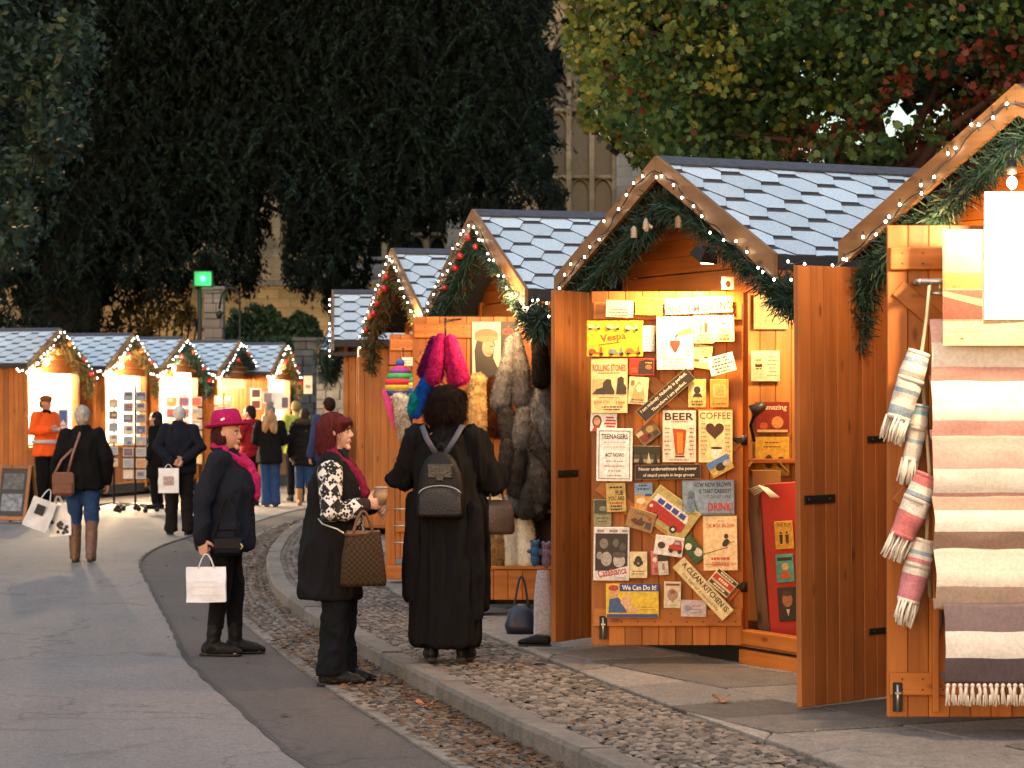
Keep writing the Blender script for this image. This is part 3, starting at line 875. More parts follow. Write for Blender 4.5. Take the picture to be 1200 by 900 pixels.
carrier_bag('white plastic carrier bag with a black square logo, held by the walking woman', hp + Vector((-.11, -.04, 0)), .27, .34, .1, PLAS, .25, .12, logo_mark, .016, tilt=22, seed=3)
carrier_bag('smaller white carrier bag with black spots near the base, held by the walking woman', hp + Vector((.02, .05, -.08)), .25, .34, .09, PLAS, -.15, .1, leaf_mark, .018, tilt=-6, seed=8)

# 5 man with hands behind his back
w = Person('grey-haired man in a navy jacket seen from behind, hands clasped behind his back', (-4.47, 34.4, 0), 4, 1.74, 'fair', .01, face=False,
           elR=(.29, -.10, 1.15), wrR=(.08, -.2, .98), dR=(-1, -.1, -.2), pR=(0, -1, 0), tR=(0, 0, 1), curlR=.8, elL=(-.29, -.10, 1.15), wrL=(-.06, -.21, .95), dL=(1, -.1, -.2), pL=(0, -1, 0), tL=(0, 0, 1), curlL=.8,
           footR=(.11, 0, 12), footL=(-.11, .02, -12))
w.coat([(.80, .2, .14), (.83, .21, .15), (.97, .21, .15), (1.1, .215, .15), (1.25, .22, .155), (1.34, .215, .13), (1.405, .17, .1), (1.45, .095, .09), (1.495, .08, .08)], cloth((.008, .010, .017)), name='jacket', sleeve=.068, cuff=.055, amp=.014, seed=13, cut=.9)
w.trousers(cloth((.011, .009, .008)), (.1, .085, .075), .05, amp=.01, flare=.085)
w.shoes(LEATHER, .09, .05, 'shoe', .02)
w.hair([((0, -.018, .115), (.083, .098, .1)), ((0, -.06, .075), (.072, .045, .06))], mat((.5, .5, .5), .5, .25, 40., .3, 80.), curls(.005, 5, 50), .01)
def face_mark(t, w_, h, d):
    m = MB(); m.box((0, -d / 2 - .01, -h * .5), (w_ * .5, .004, h * .35)); m.build('print', mat((.4, .3, .28), .7, .5, 30.), t)
carrier_bag('white plastic bag with a small picture, dangling behind the man in the navy jacket', w.world((-.0, -.235, .93)) + Vector((-.13, 0, 0)), .27, .33, .07, PLAS, .1, .05, face_mark, .012, seed=5)

# 6 marshal in orange
w = Person('man in an orange high-visibility jacket and brown cap, facing the road', (-8.02, 44.0, 0), -125, 1.93, 'tan', .012,
           elR=(.27, -.02, 1.15), wrR=(.12, .2, 1.2), dR=(-.6, .5, .4), pR=(0, -.4, -1), elL=(-.27, 0, 1.14), wrL=(-.14, .2, 1.06), dL=(.6, .5, .1), pL=(0, -.4, -1))
w.coat(skirt_rings(.79, (.22, .16), sh=.215), cloth((.85, .12, .02), .1), name='jacket', sleeve=.074, cuff=.06, amp=.01, seed=15)
w.trousers(BLACK, (.105, .085, .075), .06); w.shoes(LEATHER, .1, .05)
for z in (.98, 1.16):
    mb = MB(); mb.rings([(z, .232, .172), (z + .055, .232, .172)], 24, p=2.2); mb.build('reflective_band', mat((.5, .5, .5), .35), w.root)
mb = MB(); mb.rings([(.135, .088, .105), (.18, .086, .103), (.21, .07, .085), (.225, .03, .04)], 20, M=w.Hm @ Matrix.Translation((0, .004, .0))); mb.box(w.T(0, .12, .145), (.12, .07, .012), 0, .004)
mb.build('cap', cloth((.2, .075, .03)), w.root)
w.hair([((0, -.03, .09), (.08, .08, .08))], HAIRM((.1, .06, .03)), strands(.004), .012)
mb = MB(); mb.tube([w.T(-.05, .03, -.02), w.T(0, .075, -.035), w.T(.05, .03, -.02)], .035, 8, caps='round'); fuse('neck_warmer', mb, .014, BLACK, w.root, 2)

# 7 dark-haired woman at the card rack
w = Person('dark-haired woman in a black coat beside the wheeled card rack', (-6.06, 43.6, 0), 70, 1.66, 'fair', .012, elR=(.24, .05, 1.12), wrR=(.15, .25, 1.05), yaw=10)
w.coat(skirt_rings(.55, (.2, .17)), BLACK, sleeve=.064, cuff=.052, amp=.01, seed=16); w.trousers(BLACK, zb=.1); w.shoes(LEATHER, .2, .05)
w.hair([((0, -.02, .125), (.088, .105, .1)), ((0, -.075, .03), (.085, .05, .13)), ((.06, -.03, .03), (.03, .05, .1)), ((-.06, -.03, .03), (.03, .05, .1))], HAIRM((.012, .008, .008)), strands(.005, 4), .01)

# 8 red jacket
w = Person('dark-haired woman in a red padded jacket, turned towards the lit stall', (-4.62, 45.2, 0), 60, 1.76, 'fair', .012, elR=(.25, .06, 1.14), wrR=(.14, .26, 1.2), elL=(-.25, .06, 1.14), wrL=(-.12, .26, 1.16), yaw=12, pitch=-8)
w.coat(skirt_rings(.84, (.215, .165), sh=.2), cloth((.25, .012, .02)), name='jacket', sleeve=.076, cuff=.062, amp=.014, seed=18, f=(5, 5, 14)); w.trousers(BLACK, zb=.07); w.shoes(LEATHER, .1, .05)
w.hair([((0, -.02, .125), (.087, .102, .098)), ((0, -.06, .06), (.08, .055, .08))], HAIRM((.014, .008, .008)), strands(.005, 5), .01)

# 9 long blonde hair and bobble hat
w = Person('woman with long wavy fair hair and a grey bobble hat, in black jacket and jeans', (-4.22, 44.6, 0), 8, 1.74, 'fair', .012, face=False, elR=(.25, .06, 1.12), wrR=(.16, .24, 1.08), elL=(-.25, .06, 1.12), wrL=(-.14, .26, 1.1), footL=(-.05, 0, 0), footR=(.09, .05, 10))
w.coat(skirt_rings(.74, (.225, .17), hip=(.215, .165), sh=.2), BLACK, name='jacket', sleeve=.078, cuff=.062, amp=.012, seed=21); w.trousers(DENIM, (.105, .085, .08), .04, flare=.1); w.shoes(mat((.1, .06, .04), .6), .1, .05)
w.hair([((0, -.02, .125), (.088, .105, .1)), ((0, -.085, .02), (.12, .06, .15)), ((.05, -.1, -.12), (.075, .05, .13)), ((-.06, -.1, -.1), (.075, .05, .13)), ((.1, -.07, -.05), (.04, .05, .14)), ((-.1, -.07, -.05), (.04, .05, .14))], mat((.36, .2, .085), .45, .55, 18., .4, 40., stretch=(1, 1, .2)), strands(.018, 6, (28, 28, 7)), .01)
mb = MB(); mb.rings([(.115, .094, .112), (.15, .096, .114), (.2, .085, .1), (.235, .05, .06)], 20, M=w.Hm); hat = mb.build('bobble_hat', cloth((.17, .17, .19), .4, 30., .8), w.root)
mb = MB(); mb.ball((0, 0, 0), .05); mb.fur(500, .03, .004); mb.build('bobble', cloth((.3, .3, .33)), hat, w.T(0, -.01, .265))

# 10 hooded parka
w = Person('woman in a black hooded parka with fur trim, tan boots, seen from behind', (-3.66, 45.2, 0), 4, 1.72, 'fair', .012, face=False, elR=(.25, .06, 1.12), wrR=(.16, .24, 1.05), footR=(.09, .03, 6))
w.coat(skirt_rings(.70, (.215, .165), hip=(.22, .17), waist=(.21, .16), sh=.2), cloth((.010, .009, .0085)), name='parka', sleeve=.078, cuff=.062, amp=.014, seed=23, f=(5, 5, 14)); w.trousers(DENIM, (.1, .08, .07), .3); w.shoes(mat((.3, .15, .06), .6), .3, .055)
w.hair([((0, -.02, .125), (.088, .105, .1)), ((0, -.07, .05), (.08, .05, .09))], HAIRM((.03, .016, .01)), strands(.005, 7), .01)
mb = MB(); mb.tube([w.T(-.13, -.01, -.02), w.T(-.1, -.12, -.01), w.T(0, -.15, -.02), w.T(.1, -.12, -.01), w.T(.13, -.01, -.02)], .04, 8, caps='round'); mb.fur(1500, .035, .004); mb.build('fur_trim', mat((.06, .04, .03), .8), w.root)

# 11 lime jacket, 12 dark-haired man in blue
w = Person('person in a lime green jacket behind the woman in the parka', (-4.02, 47.6, 0), 20, 1.86, 'fair', .014, face=False)
w.coat(skirt_rings(.8, (.21, .16), sh=.2), cloth((.30, .36, .06)), name='jacket', sleeve=.072, cuff=.06, seed=25); w.trousers(BLACK); w.shoes(LEATHER)
w.hair([((0, -.015, .118), (.085, .103, .1))], HAIRM((.2, .16, .06)), strands(.004, 8), .012)
w = Person('dark-haired man in a blue anorak standing by the end stall, behind the red-haired woman', (-2.59, 36.2, .13), 30, 1.73, 'fair', .012, face=False)
w.coat(skirt_rings(.8, (.21, .16), sh=.21), cloth((.03, .045, .12)), name='anorak', sleeve=.07, cuff=.06, seed=27); w.trousers(BLACK); w.shoes(LEATHER)
w.hair([((0, -.02, .122), (.084, .1, .098)), ((0, -.055, .08), (.076, .05, .06))], HAIRM((.02, .01, .008)), curls(.007, 8, 45), .01)
# ------------------------------------------------------------------ market stalls
WOOD = wood_mat('#c98a4a', '#a9652c', .5)
ORANGE = wood_mat((.40, .135, .024), (.28, .082, .013), .5, 'z', .24)
ORANGEX = wood_mat((.40, .135, .024), (.28, .082, .013), .45, 'x')
BROWN = wood_mat((.25, .095, .026), (.18, .062, .015), .6, 'z', .17)
BARGE = wood_mat((.21, .108, .04), (.15, .072, .026), .6, 'x')
FELT = mat((.53, .64, .73), .85, .38, 130., .5, 260., island=.13, detail=6.)
FELTD = mat((.055, .06, .075), .9, .3, 60., .3, 300.)
IRON = mat((.015, .014, .013), .5, .3, 30., metal=.4)
STEEL = mat((.4, .4, .38), .35, metal=.9)
ZR, ZE, HALF, WALLH, DEP, WW = 3.06, 2.40, 1.36, 2.40, 2.0, 2.30
PITCH = math.atan2(ZR - ZE, HALF)
STALLS = []


def planks(mb, x0, x1, z0, z1, y, th, M=None, w=.098, slope=None, mat_=0):
    n = max(1, round((x1 - x0) / w)); w = (x1 - x0) / n
    for i in range(n):
        a = x0 + i * w
        mb.box((a + w / 2, y, (z0 + z1) / 2), (w - .002, th, z1 - z0), mat_, .0035, None) if M is None else mb.box(M @ Vector((a + w / 2, y, (z0 + z1) / 2)), (w - .002, th, z1 - z0), mat_, .0035, M.to_3x3().to_4x4())


def gable_boards(mb, y, th, zb=2.40, mat_=0):
    z = zb
    while z < ZR - .08:
        z2 = min(z + .105, ZR - .06)
        a = (ZR - .05 - z) / math.tan(PITCH); b = max(.0, (ZR - .05 - z2) / math.tan(PITCH))
        a = min(a, WW / 2); b = min(b, WW / 2)
        mb.prism([(-a, z), (a, z), (b + .002, z2 - .004), (-b - .002, z2 - .004)], y - th / 2, y + th / 2, mat_)
        z = z2


def slope_mesh(s, y0, y1, seed):
    """one roof slope laid with hexagonal felt tiles"""
    rn = random.Random(seed)
    mb = MB()
    ca, sa = math.cos(PITCH), math.sin(PITCH); S = HALF / ca; Ln = y1 - y0
    def pt(u, v, h): return (s * (v * ca + h * sa), y0 + u, ZR - v * sa + h * ca)
    o = [pt(0, 0, -.0), pt(Ln, 0, 0), pt(Ln, S, 0), pt(0, S, 0), pt(0, 0, -.035), pt(Ln, 0, -.035), pt(Ln, S, -.035), pt(0, S, -.035)]
    mb.add(o, [(0, 1, 2, 3), (4, 7, 6, 5), (0, 4, 5, 1), (1, 5, 6, 2), (2, 6, 7, 3), (3, 7, 4, 0)], 1)
    a, b, r = .13, .072, .15
    p = a + b
    for i in range(-1, int(Ln / p) + 2):
        k = -1
        while True:
            cv = (2 * k + (i % 2)) * r + .03; k += 1
            if cv - r > S: break
            cu = i * p
            if cu + a / 2 + b < 0 or cu - a / 2 - b > Ln: continue
            def q(du, dv, h):
                u = min(max(cu + du, 0), Ln); v = min(max(cv + dv, 0.0), S)
                return pt(u, v, h)
            t = r * .27; wd = a / 2 + b * t / r
            g = .0015
            ja = rn.uniform(-.004, .004)
            V = [q(-a / 2 + g, -r, .004), q(a / 2 - g, -r, .004), q(wd - g, -r + t, .0065), q(-wd + g, -r + t + ja, .0065),
                 q(a / 2 + b - g, 0, .010), q(a / 2 - g, r - .001, .017), q(-a / 2 + g, r - .001, .017), q(-a / 2 - b + g, 0, .010),
                 q(a / 2 + b - g, 0, .001), q(a / 2 - g, r, .001), q(-a / 2 + g, r, .001), q(-a / 2 - b + g, 0, .001)]
            mb.add(V, [(0, 1, 2, 3)], 1)
            mb.add(V, [(3, 2, 4, 5, 6, 7)], 0)
            mb.add(V, [(4, 8, 9, 5), (5, 9, 10, 6), (6, 10, 11, 7)], 1)
    return mb


class Stall:
    def __init__(s, label, mid, ang, fo, right, name_group='wooden market stalls with felt roofs', zb=.13, back=None, seed=1, near_wall=ORANGE, inside=ORANGE, gable=True, wall_brown=False):
        lx = Vector((math.cos(ang), math.sin(ang), 0)); ly = Vector((-lx.y, lx.x, 0))
        s.loc = Vector((mid[0], mid[1], zb)) + ly * fo
        s.ang = ang; s.fo = fo
        s.M = Matrix.Translation(s.loc) @ Matrix.Rotation(ang, 4, 'Z')
        s.Mi = s.M.inverted()
        s.t = t = thing('market_stall', label, 'market stall', s.loc, ang, name_group)
        hw = WW / 2
        mb = MB()
        for i in range(20): mb.box((-hw + .0575 + i * .115, DEP / 2, .115), (.112, DEP, .03), 0, .004)
        for y in (.06, DEP - .06): mb.box((0, y, .02 if not right else .055), (WW - .1, .08, .16 if right else .2), 1, .005)
        mb.build('floor', [wood_mat((.3, .13, .04), (.22, .09, .03), .6, 'y'), IRON], t)
        for sd in (-1, 1):
            mb = MB(); Mx = Matrix.Translation((sd * (hw - .02), 0, 0)) @ Matrix.Rotation(math.pi / 2, 4, 'Z')
            planks(mb, .06, DEP - .02, .09, WALLH, 0, .034, Mx)
            mb.build('side_wall', near_wall, t)
        mb = MB(); planks(mb, -hw + .05, hw - .05, .09, WALLH, DEP - .02, .034); gable_boards(mb, DEP - .02, .03)
        mb.build('back_wall', inside, t)
        for sd in (-1, 1):
            mb = MB(); mb.box((sd * (hw - .035), .02, WALLH / 2 + .02), (.075, .075, WALLH + .0), 0, .006); mb.build('corner_post', ORANGE, t)
        mb = MB(); mb.box((0, .022, 2.315), (WW - .15, .06, .15), 0, .006); mb.build('lintel', ORANGEX, t)
        if gable:
            mb = MB(); gable_boards(mb, .02, .03, 2.40); mb.build('gable_panel', ORANGEX, t)
        y0, y1 = -fo - .02, DEP + .12
        for sd in (-1, 1):
            r = slope_mesh(sd, y0, y1, seed + sd).build('roof', [FELT, FELTD], t)
            ca, sa = math.cos(PITCH), math.sin(PITCH)
            if sd > 0:
                mb = MB()
                for q in (-1, 1):
                    Mq = Matrix.Translation((q * .062 * ca, (y0 + y1) / 2, ZR - .062 * sa + .026)) @ Matrix.Rotation(q * PITCH, 4, 'Y')
                    mb.box(Mq.to_translation(), (.128, y1 - y0 + .015, .014), 0, .002, Mq.to_3x3().to_4x4())
                mb.build('ridge_cap', mat((.05, .055, .075), .8, .3, 20., .3, 200.), r)
            mb = MB(); mb.box((sd * (HALF + .012), (y0 + y1) / 2, ZE - .035), (.022, y1 - y0, .085), 0, .003); mb.build('fascia', mat((.016, .016, .018), .7), r)
            mb = MB(); e = HALF + .03
            z_e = ZR + .03 - e * math.tan(PITCH)
            if sd > 0: poly = [(0.001, ZR + .03), (e, z_e), (e, z_e - .14), (0.001, ZR - .115)]
            else: poly = [(-.001, ZR + .03), (-.001, ZR - .115), (-e, z_e - .14), (-e, z_e)]
            mb.prism(poly, y0 - .03, y0 - .003)
            mb.build('barge_board', BARGE, t)
            mb = MB()
            mb.box((sd * HALF / 2 * 1.0, y0 + .16, ZR - .075 - HALF / 2 * math.tan(PITCH)), (HALF / ca - .1, .05, .06), 0, .004, Matrix.Rotation(sd * PITCH, 4, 'Y'))
            mb.build('rafter', ORANGEX, t)
        STALLS.append(s)

    def local(s, p): return s.Mi @ Vector(p)

    def leaf(s, hinge, d, w, h, zb, m, ledge=0, bolt=None, straps=True, lean=0., rail=None):
        """a plank door leaf; hinge = world x, y; d = world direction away from the hinge"""
        a = math.atan2(d[1], d[0])
        W = Matrix.Translation((hinge[0], hinge[1], zb)) @ Matrix.Rotation(a, 4, 'Z') @ Matrix.Rotation(lean, 4, 'Y')
        mb = MB(); planks(mb, 0, w, 0, h, 0, .034)
        o = mb.build('door', m, s.t); o.matrix_local = s.Mi @ W
        if ledge:
            mb = MB(); y = ledge * .032
            for z in rail or (.14, h - .12): mb.box((w / 2, y, z), (w - .02, .03, .11), 0, .006)
            for z0, z1 in ((.3, h * .5 - .1), (h * .5 + .1, h - .3)):
                ln = math.hypot(w - .1, z1 - z0); an = math.atan2(z1 - z0, w - .1)
                mb.box((w / 2, ledge * .026, (z0 + z1) / 2), (ln, .018, .09), 0, .004, Matrix.Rotation(-an, 4, 'Y'))
            for z in rail or (.14, h - .12):
                for q in range(int(w / .098)):
                    for dz in (-.025, .025): mb.ball((.05 + q * .098, y + ledge * .0155, z + dz), (.0045, .002, .0045), 6, 4, 1)
            mb.build('ledge', [m if rail is None else ORANGEX, IRON], o)
        if straps:
            for z in (.35, h - .9):
                mb = MB()
                for yy in (-.021, .021):
                    mb.box((.14, yy, z), (.26, .006, .035), 0, .002)
                    for q in (.05, .14, .23): mb.ball((q, yy * 1.25, z), .007, 8, 5)
                mb.tube([(0, 0, z - .03), (0, 0, z + .03)], .024, 10)
                mb.build('hinge', IRON, o)
        if not ledge:
            mb = MB()
            for yy in (-.021, .021): mb.box((w - .15, yy, 1.06), (.24, .006, .045), 0, .002); mb.ball((w - .06, yy * 1.25, 1.06), .009, 8, 5); mb.ball((w - .22, yy * 1.25, 1.06), .009, 8, 5)
            mb.build('latch', IRON, o)
        if bolt is not None:
            mb = MB(); y = ledge * .05
            mb.box((bolt[0], y, bolt[1]), (.045, .012, .14), 0, .003)
            mb.tube([(bolt[0], y + ledge * .012, bolt[1] - .07), (bolt[0], y + ledge * .012, bolt[1] + .06)], .008, 8, 1)
            mb.box((bolt[0], y + ledge * .016, bolt[1] + .02), (.03, .012, .012), 1, .002)
            mb.build('bolt', [IRON, STEEL], o)
        return o

    def child(s, name, mb, mats):
        """a part built in world space"""
        mb.v = [tuple(s.Mi @ Vector(p)) for p in mb.v]
        return mb.build(name, mats, s.t)


GREEN = leaf_mat([(.005, .018, .012), (.009, .03, .02), (.02, .05, .032), (.012, .038, .034)], .6, 0)
RUST = leaf_mat([(.03, .04, .012), (.09, .05, .015), (.02, .06, .02), (.15, .06, .02)], .6, 0)
BULB = None


def garland(label, st, path, n, r=.10, y=None, needle=.075, w=.006, baubles=(), mats=None, loc=None, group='evergreen garlands hung on the gables', seed=0):
    rn = random.Random(seed)
    t = thing('garland', label, 'garland', st.loc if loc is None else loc, st.ang, group)
    P = poly_interp(path, 10)
    y = -st.fo + .02 if y is None else y
    V = []; Fq = []
    core = MB()
    core.tube([(p[0], y, p[1]) for p in P], [max(.02, r * .35 * p[2]) for p in P], 7, caps='round')
    A = np.array([(p[0], y, p[1]) for p in P]); k = len(A)
    K = np.array([p[2] for p in P])
    mb = core
    for i in range(n):
        u = rn.random() * (k - 1); j = min(int(u), k - 2); f = u - j
        c = A[j] * (1 - f) + A[j + 1] * f; sc = K[j] * (1 - f) + K[j + 1] * f
        cl = noise.noise(Vector((u * .8, seed, 0)))
        rad = r * sc * (1 + .45 * cl) * rn.random() ** .6
        a = rn.uniform(0, 2 * math.pi); b = rn.uniform(-1, 1)
        d = Vector((math.cos(a) * math.sqrt(1 - b * b), math.sin(a) * math.sqrt(1 - b * b), b))
        p = Vector(c) + Vector((d.x, d.y * .7, d.z)) * rad
        q = (d + Vector((rn.uniform(-.7, .7), rn.uniform(-.7, .7), rn.uniform(-1., .5)))).normalized()
        t2 = q.cross(Vector((rn.uniform(-1, 1), rn.uniform(-1, 1), rn.uniform(-1, 1))))
        if t2.length < 1e-6: continue
        t2 = t2.normalized() * w; L = needle * rn.uniform(.6, 1.2)
        mb.add([p - t2, p + t2, p + q * L + t2 * .5, p + q * L - t2 * .5], [(0, 1, 2, 3)], 0)
    mb.build('greenery', mats or GREEN, t)
    for (u, col, rad) in baubles:
        j = min(k - 1, int(u * (k - 1)))
        b = MB(); b.ball((0, 0, 0), rad, 12, 8)
        b.build('bauble', mat(col, .25, spec=.6), t, (A[j][0] + rn.uniform(-.05, .05), y - r * .75, A[j][2] + rn.uniform(-.06, .04)))
    return t


def string_lights(label, st, path, n, y, rad=.006, zig=.035, seed=0, strength=8, group='strings of small white lights'):
    global BULB
    rn = random.Random(seed)
    t = thing('string_lights', label, 'fairy lights', st.loc, st.ang, group)
    P = resample(poly_interp([(p[0], p[1]) for p in path], 10), .05)
    D = resample(P, 1.0 / 1000)
    mb = MB()
    W = [(p[0], y + .006 * rn.uniform(-1, 1), p[1] + .012 * math.sin(i * 1.1 + seed)) for i, p in enumerate(P)]
    mb.tube(W, .0042, 5)
    mb.build('cable', mat((.008, .012, .01), .6), t)
    key = (rad, strength)
    b = MB(); b.ball((0, 0, 0), (rad, rad, rad * 1.35), 8, 6); me = b.mesh('bulb', [emit((1, .93, .80), strength)])
    c = MB(); c.tube([(0, 0, -.004), (0, 0, .024)], rad * .62, 6); mc = c.mesh('bulb_holder', [mat((.008, .012, .01), .6)])
    S = resample(P, max(.02, np.linalg.norm(np.diff(P, axis=0), axis=1).sum() / n))
    for i, p in enumerate(S):
        z = p[1] + zig * rn.uniform(-1, 1)
        o = link('bulb', me, t, (p[0] + rn.uniform(-.05, .05) * zig / .035, y - .012, z))
        h = link('bulb_holder', mc, o, (0, 0, rad if not i % 2 else -rad - .02))
    return t


# ---- the right-hand row
A3 = math.atan2(-.903, .43); A2 = math.atan2(-.957, .29); A1 = math.atan2(-.968, .25); A0 = R(-86); AX = R(-98.6); A4 = math.atan2(-.866, .5)
S3 = Stall('large stall whose door inside is covered in vintage metal signs', (.92, 15.69), A3, .35, True, seed=3)
S2 = Stall('stall hung with pink and grey faux fur, next to the sign stall', (-.264, 19.8), A2, .35, True, seed=5, near_wall=ORANGE)
S1 = Stall('stall with red baubles on its garland and knitted hats on its door', (-1.113, 24.5), A1, .35, True, seed=7)
S0 = Stall('stall showing only its plain plank side wall, behind the red-haired woman', (-2.26, 32.8), A0, .3, True, seed=9, near_wall=wood_mat((.36, .13, .03), (.27, .085, .018), .5))
SX = Stall('farthest stall of the right-hand row, only a strip of its felt roof in sight', (-2.53, 38.0), AX, .3, True, seed=11)
S4 = Stall('brightly lit stall at the right edge selling striped throws and towels', (2.45, 12.26), A4, .35, True, seed=13)

# open door leaves
dr = S3.leaf((1.40, 15.5), (-1, 0), .92, 2.14, .24, ORANGE, 1, (.85, .11), True, rail=(.17, 2.02))
dr['label'] = 'open orange door, inside face covered in signs'
S3.leaf((.69, 16.80), (-.50, -.78), .80, 2.22, .2, BROWN, 0)
S4.leaf((2.06, 13.62), (-.62, -.56), .80, 2.26, .15, wood_mat((.30, .108, .028), (.22, .072, .017), .6, 'z', .17), 0, lean=.012)
S4.leaf((2.80, 12.3), (-1, 0), 1.0, 2.36, .187, ORANGE, 1, (.955, .10), True, rail=(.16, 2.2))
S2.leaf((.17, 19.57), (-1, 0), .93, 2.13, .25, ORANGE, 1, None, True, rail=(.17, 2.02))
S1.leaf((-.53, 23.95), (-1, .08), .62, 2.1, .28, ORANGE, 1, None, True, rail=(.3, 1.62, 2.0))
# mid posts and the open doorway of the sign stall
for st, tt in ((S3, .30), (S2, .34), (S1, .3), (S4, .3)):
    mb = MB(); mb.box((tt, .02, 1.18), (.085, .085, 2.16), 0, .006); mb.build('door_post', ORANGE, st.t)
    mb = MB(); mb.box((tt + (1.115 - tt) / 2, .02, .16), (1.115 - tt - .1, .08, .09), 0, .006); mb.box((tt + (1.115 - tt) / 2, .02, .04), (1.115 - tt - .1, .07, .09), 0, .006); mb.build('threshold', ORANGEX, st.t)

gl = lambda r=1.0: [(-1.27, 1.98, .8 * r), (-1.25, 2.2, 1.1 * r), (-1.0, 2.4, 1.2 * r), (-.6, 2.58, 1.2 * r), (-.25, 2.76, 1.0 * r), (.0, 2.85, .9 * r), (.35, 2.72, .75 * r), (.8, 2.48, .8 * r), (1.15, 2.34, .9 * r), (1.33, 2.24, .8 * r)]
p3 = [(-1.33, 1.95, .8), (-1.3, 2.15, 1.15), (-1.02, 2.34, 1.25), (-.65, 2.5, 1.3), (-.3, 2.66, 1.2), (-.08, 2.78, 1.1), (.12, 2.76, .8), (.45, 2.62, .55), (.8, 2.46, .6), (1.1, 2.32, .75), (1.33, 2.2, .85), (1.42, 2.17, 1.15), (1.5, 2.14, 1.0)]
garland('dark green garland across the gable of the sign stall, hung with tiny lanterns', S3, p3, 5200, .10, needle=.07, w=.004, seed=3)
garland('thick garland with a few red baubles on the gable of the fur stall', S2, gl(1.0), 4200, .115, baubles=((.55, (.35, .015, .012), .03), (.46, (.35, .015, .012), .028), (.4, (.3, .012, .012), .03), (.3, (.35, .015, .012), .025), (.63, (.35, .015, .02), .024)), needle=.07, w=.0045, seed=5)
garland('sparse garland crowded with red and orange baubles on the knitted hat stall', S1, gl(.9), 3600, .12, baubles=[(.2 + .05 * i, ((.5, .02, .015), (.6, .12, .02), (.45, .02, .02))[i % 3], .033) for i in range(7)], mats=RUST, needle=.08, w=.005, seed=7)
p4 = [(-1.32, 1.90, .8), (-1.32, 2.05, 1.0), (-1.22, 2.22, 1.1), (-.95, 2.38, 1.0), (-.65, 2.53, .9), (-.3, 2.7, .85), (0, 2.84, .8), (.4, 2.7, .8), (1.0, 2.42, .8), (1.3, 2.2, .8)]
garland('bushy garland lit from behind under the barge board of the towel stall', S4, p4, 5600, .105, needle=.065, w=.004, seed=9)
garland('dark garland drooping at the eave corner of the farthest right-hand stall', SX, [(1.1, 2.5, .6), (1.35, 2.3, 1.2), (1.0, 2.05, 1.2), (.6, 2.2, 1.1), (.3, 2.4, .8)], 1500, .14, needle=.1, w=.007, seed=12)
garland('short dark garland at the eave between the fur stall and the sign stall', S2, [(1.2, 2.3, .8), (1.35, 2.2, 1.1), (1.5, 2.14, 1.1), (1.62, 2.2, .8)], 1500, .11, needle=.07, w=.005, seed=15)

sl = lambda e=1.36: [(-e, 2.30), (-.66, 2.65), (0, 2.985), (.66, 2.65), (e, 2.30)]
yb = lambda s: -s.fo - .065
string_lights('white fairy lights along the gable of the sign stall', S3, [(-1.42, 2.12)] + sl() + [(1.55, 2.33), (1.75, 2.36)], 28, yb(S3), seed=1, strength=8)
string_lights('white fairy lights along the gable of the fur stall', S2, [(-1.42, 2.2)] + sl() + [(1.5, 2.25), (1.8, 2.34)], 32, yb(S2), seed=2)
string_lights('white fairy lights along the gable of the knitted hat stall', S1, [(-1.42, 2.2)] + sl() + [(1.5, 2.2)], 30, yb(S1), seed=3)
string_lights('white fairy lights along the gable of the towel stall', S4, [(-1.75, 2.25), (-1.55, 2.24)] + sl(), 34, yb(S4), seed=4, strength=8)
string_lights('white fairy lights down the edge of the plain-walled stall roof', S0, sl(), 9, yb(S0), seed=5)
string_lights('white fairy lights on the farthest right-hand stall', SX, sl(), 10, yb(SX), seed=6)

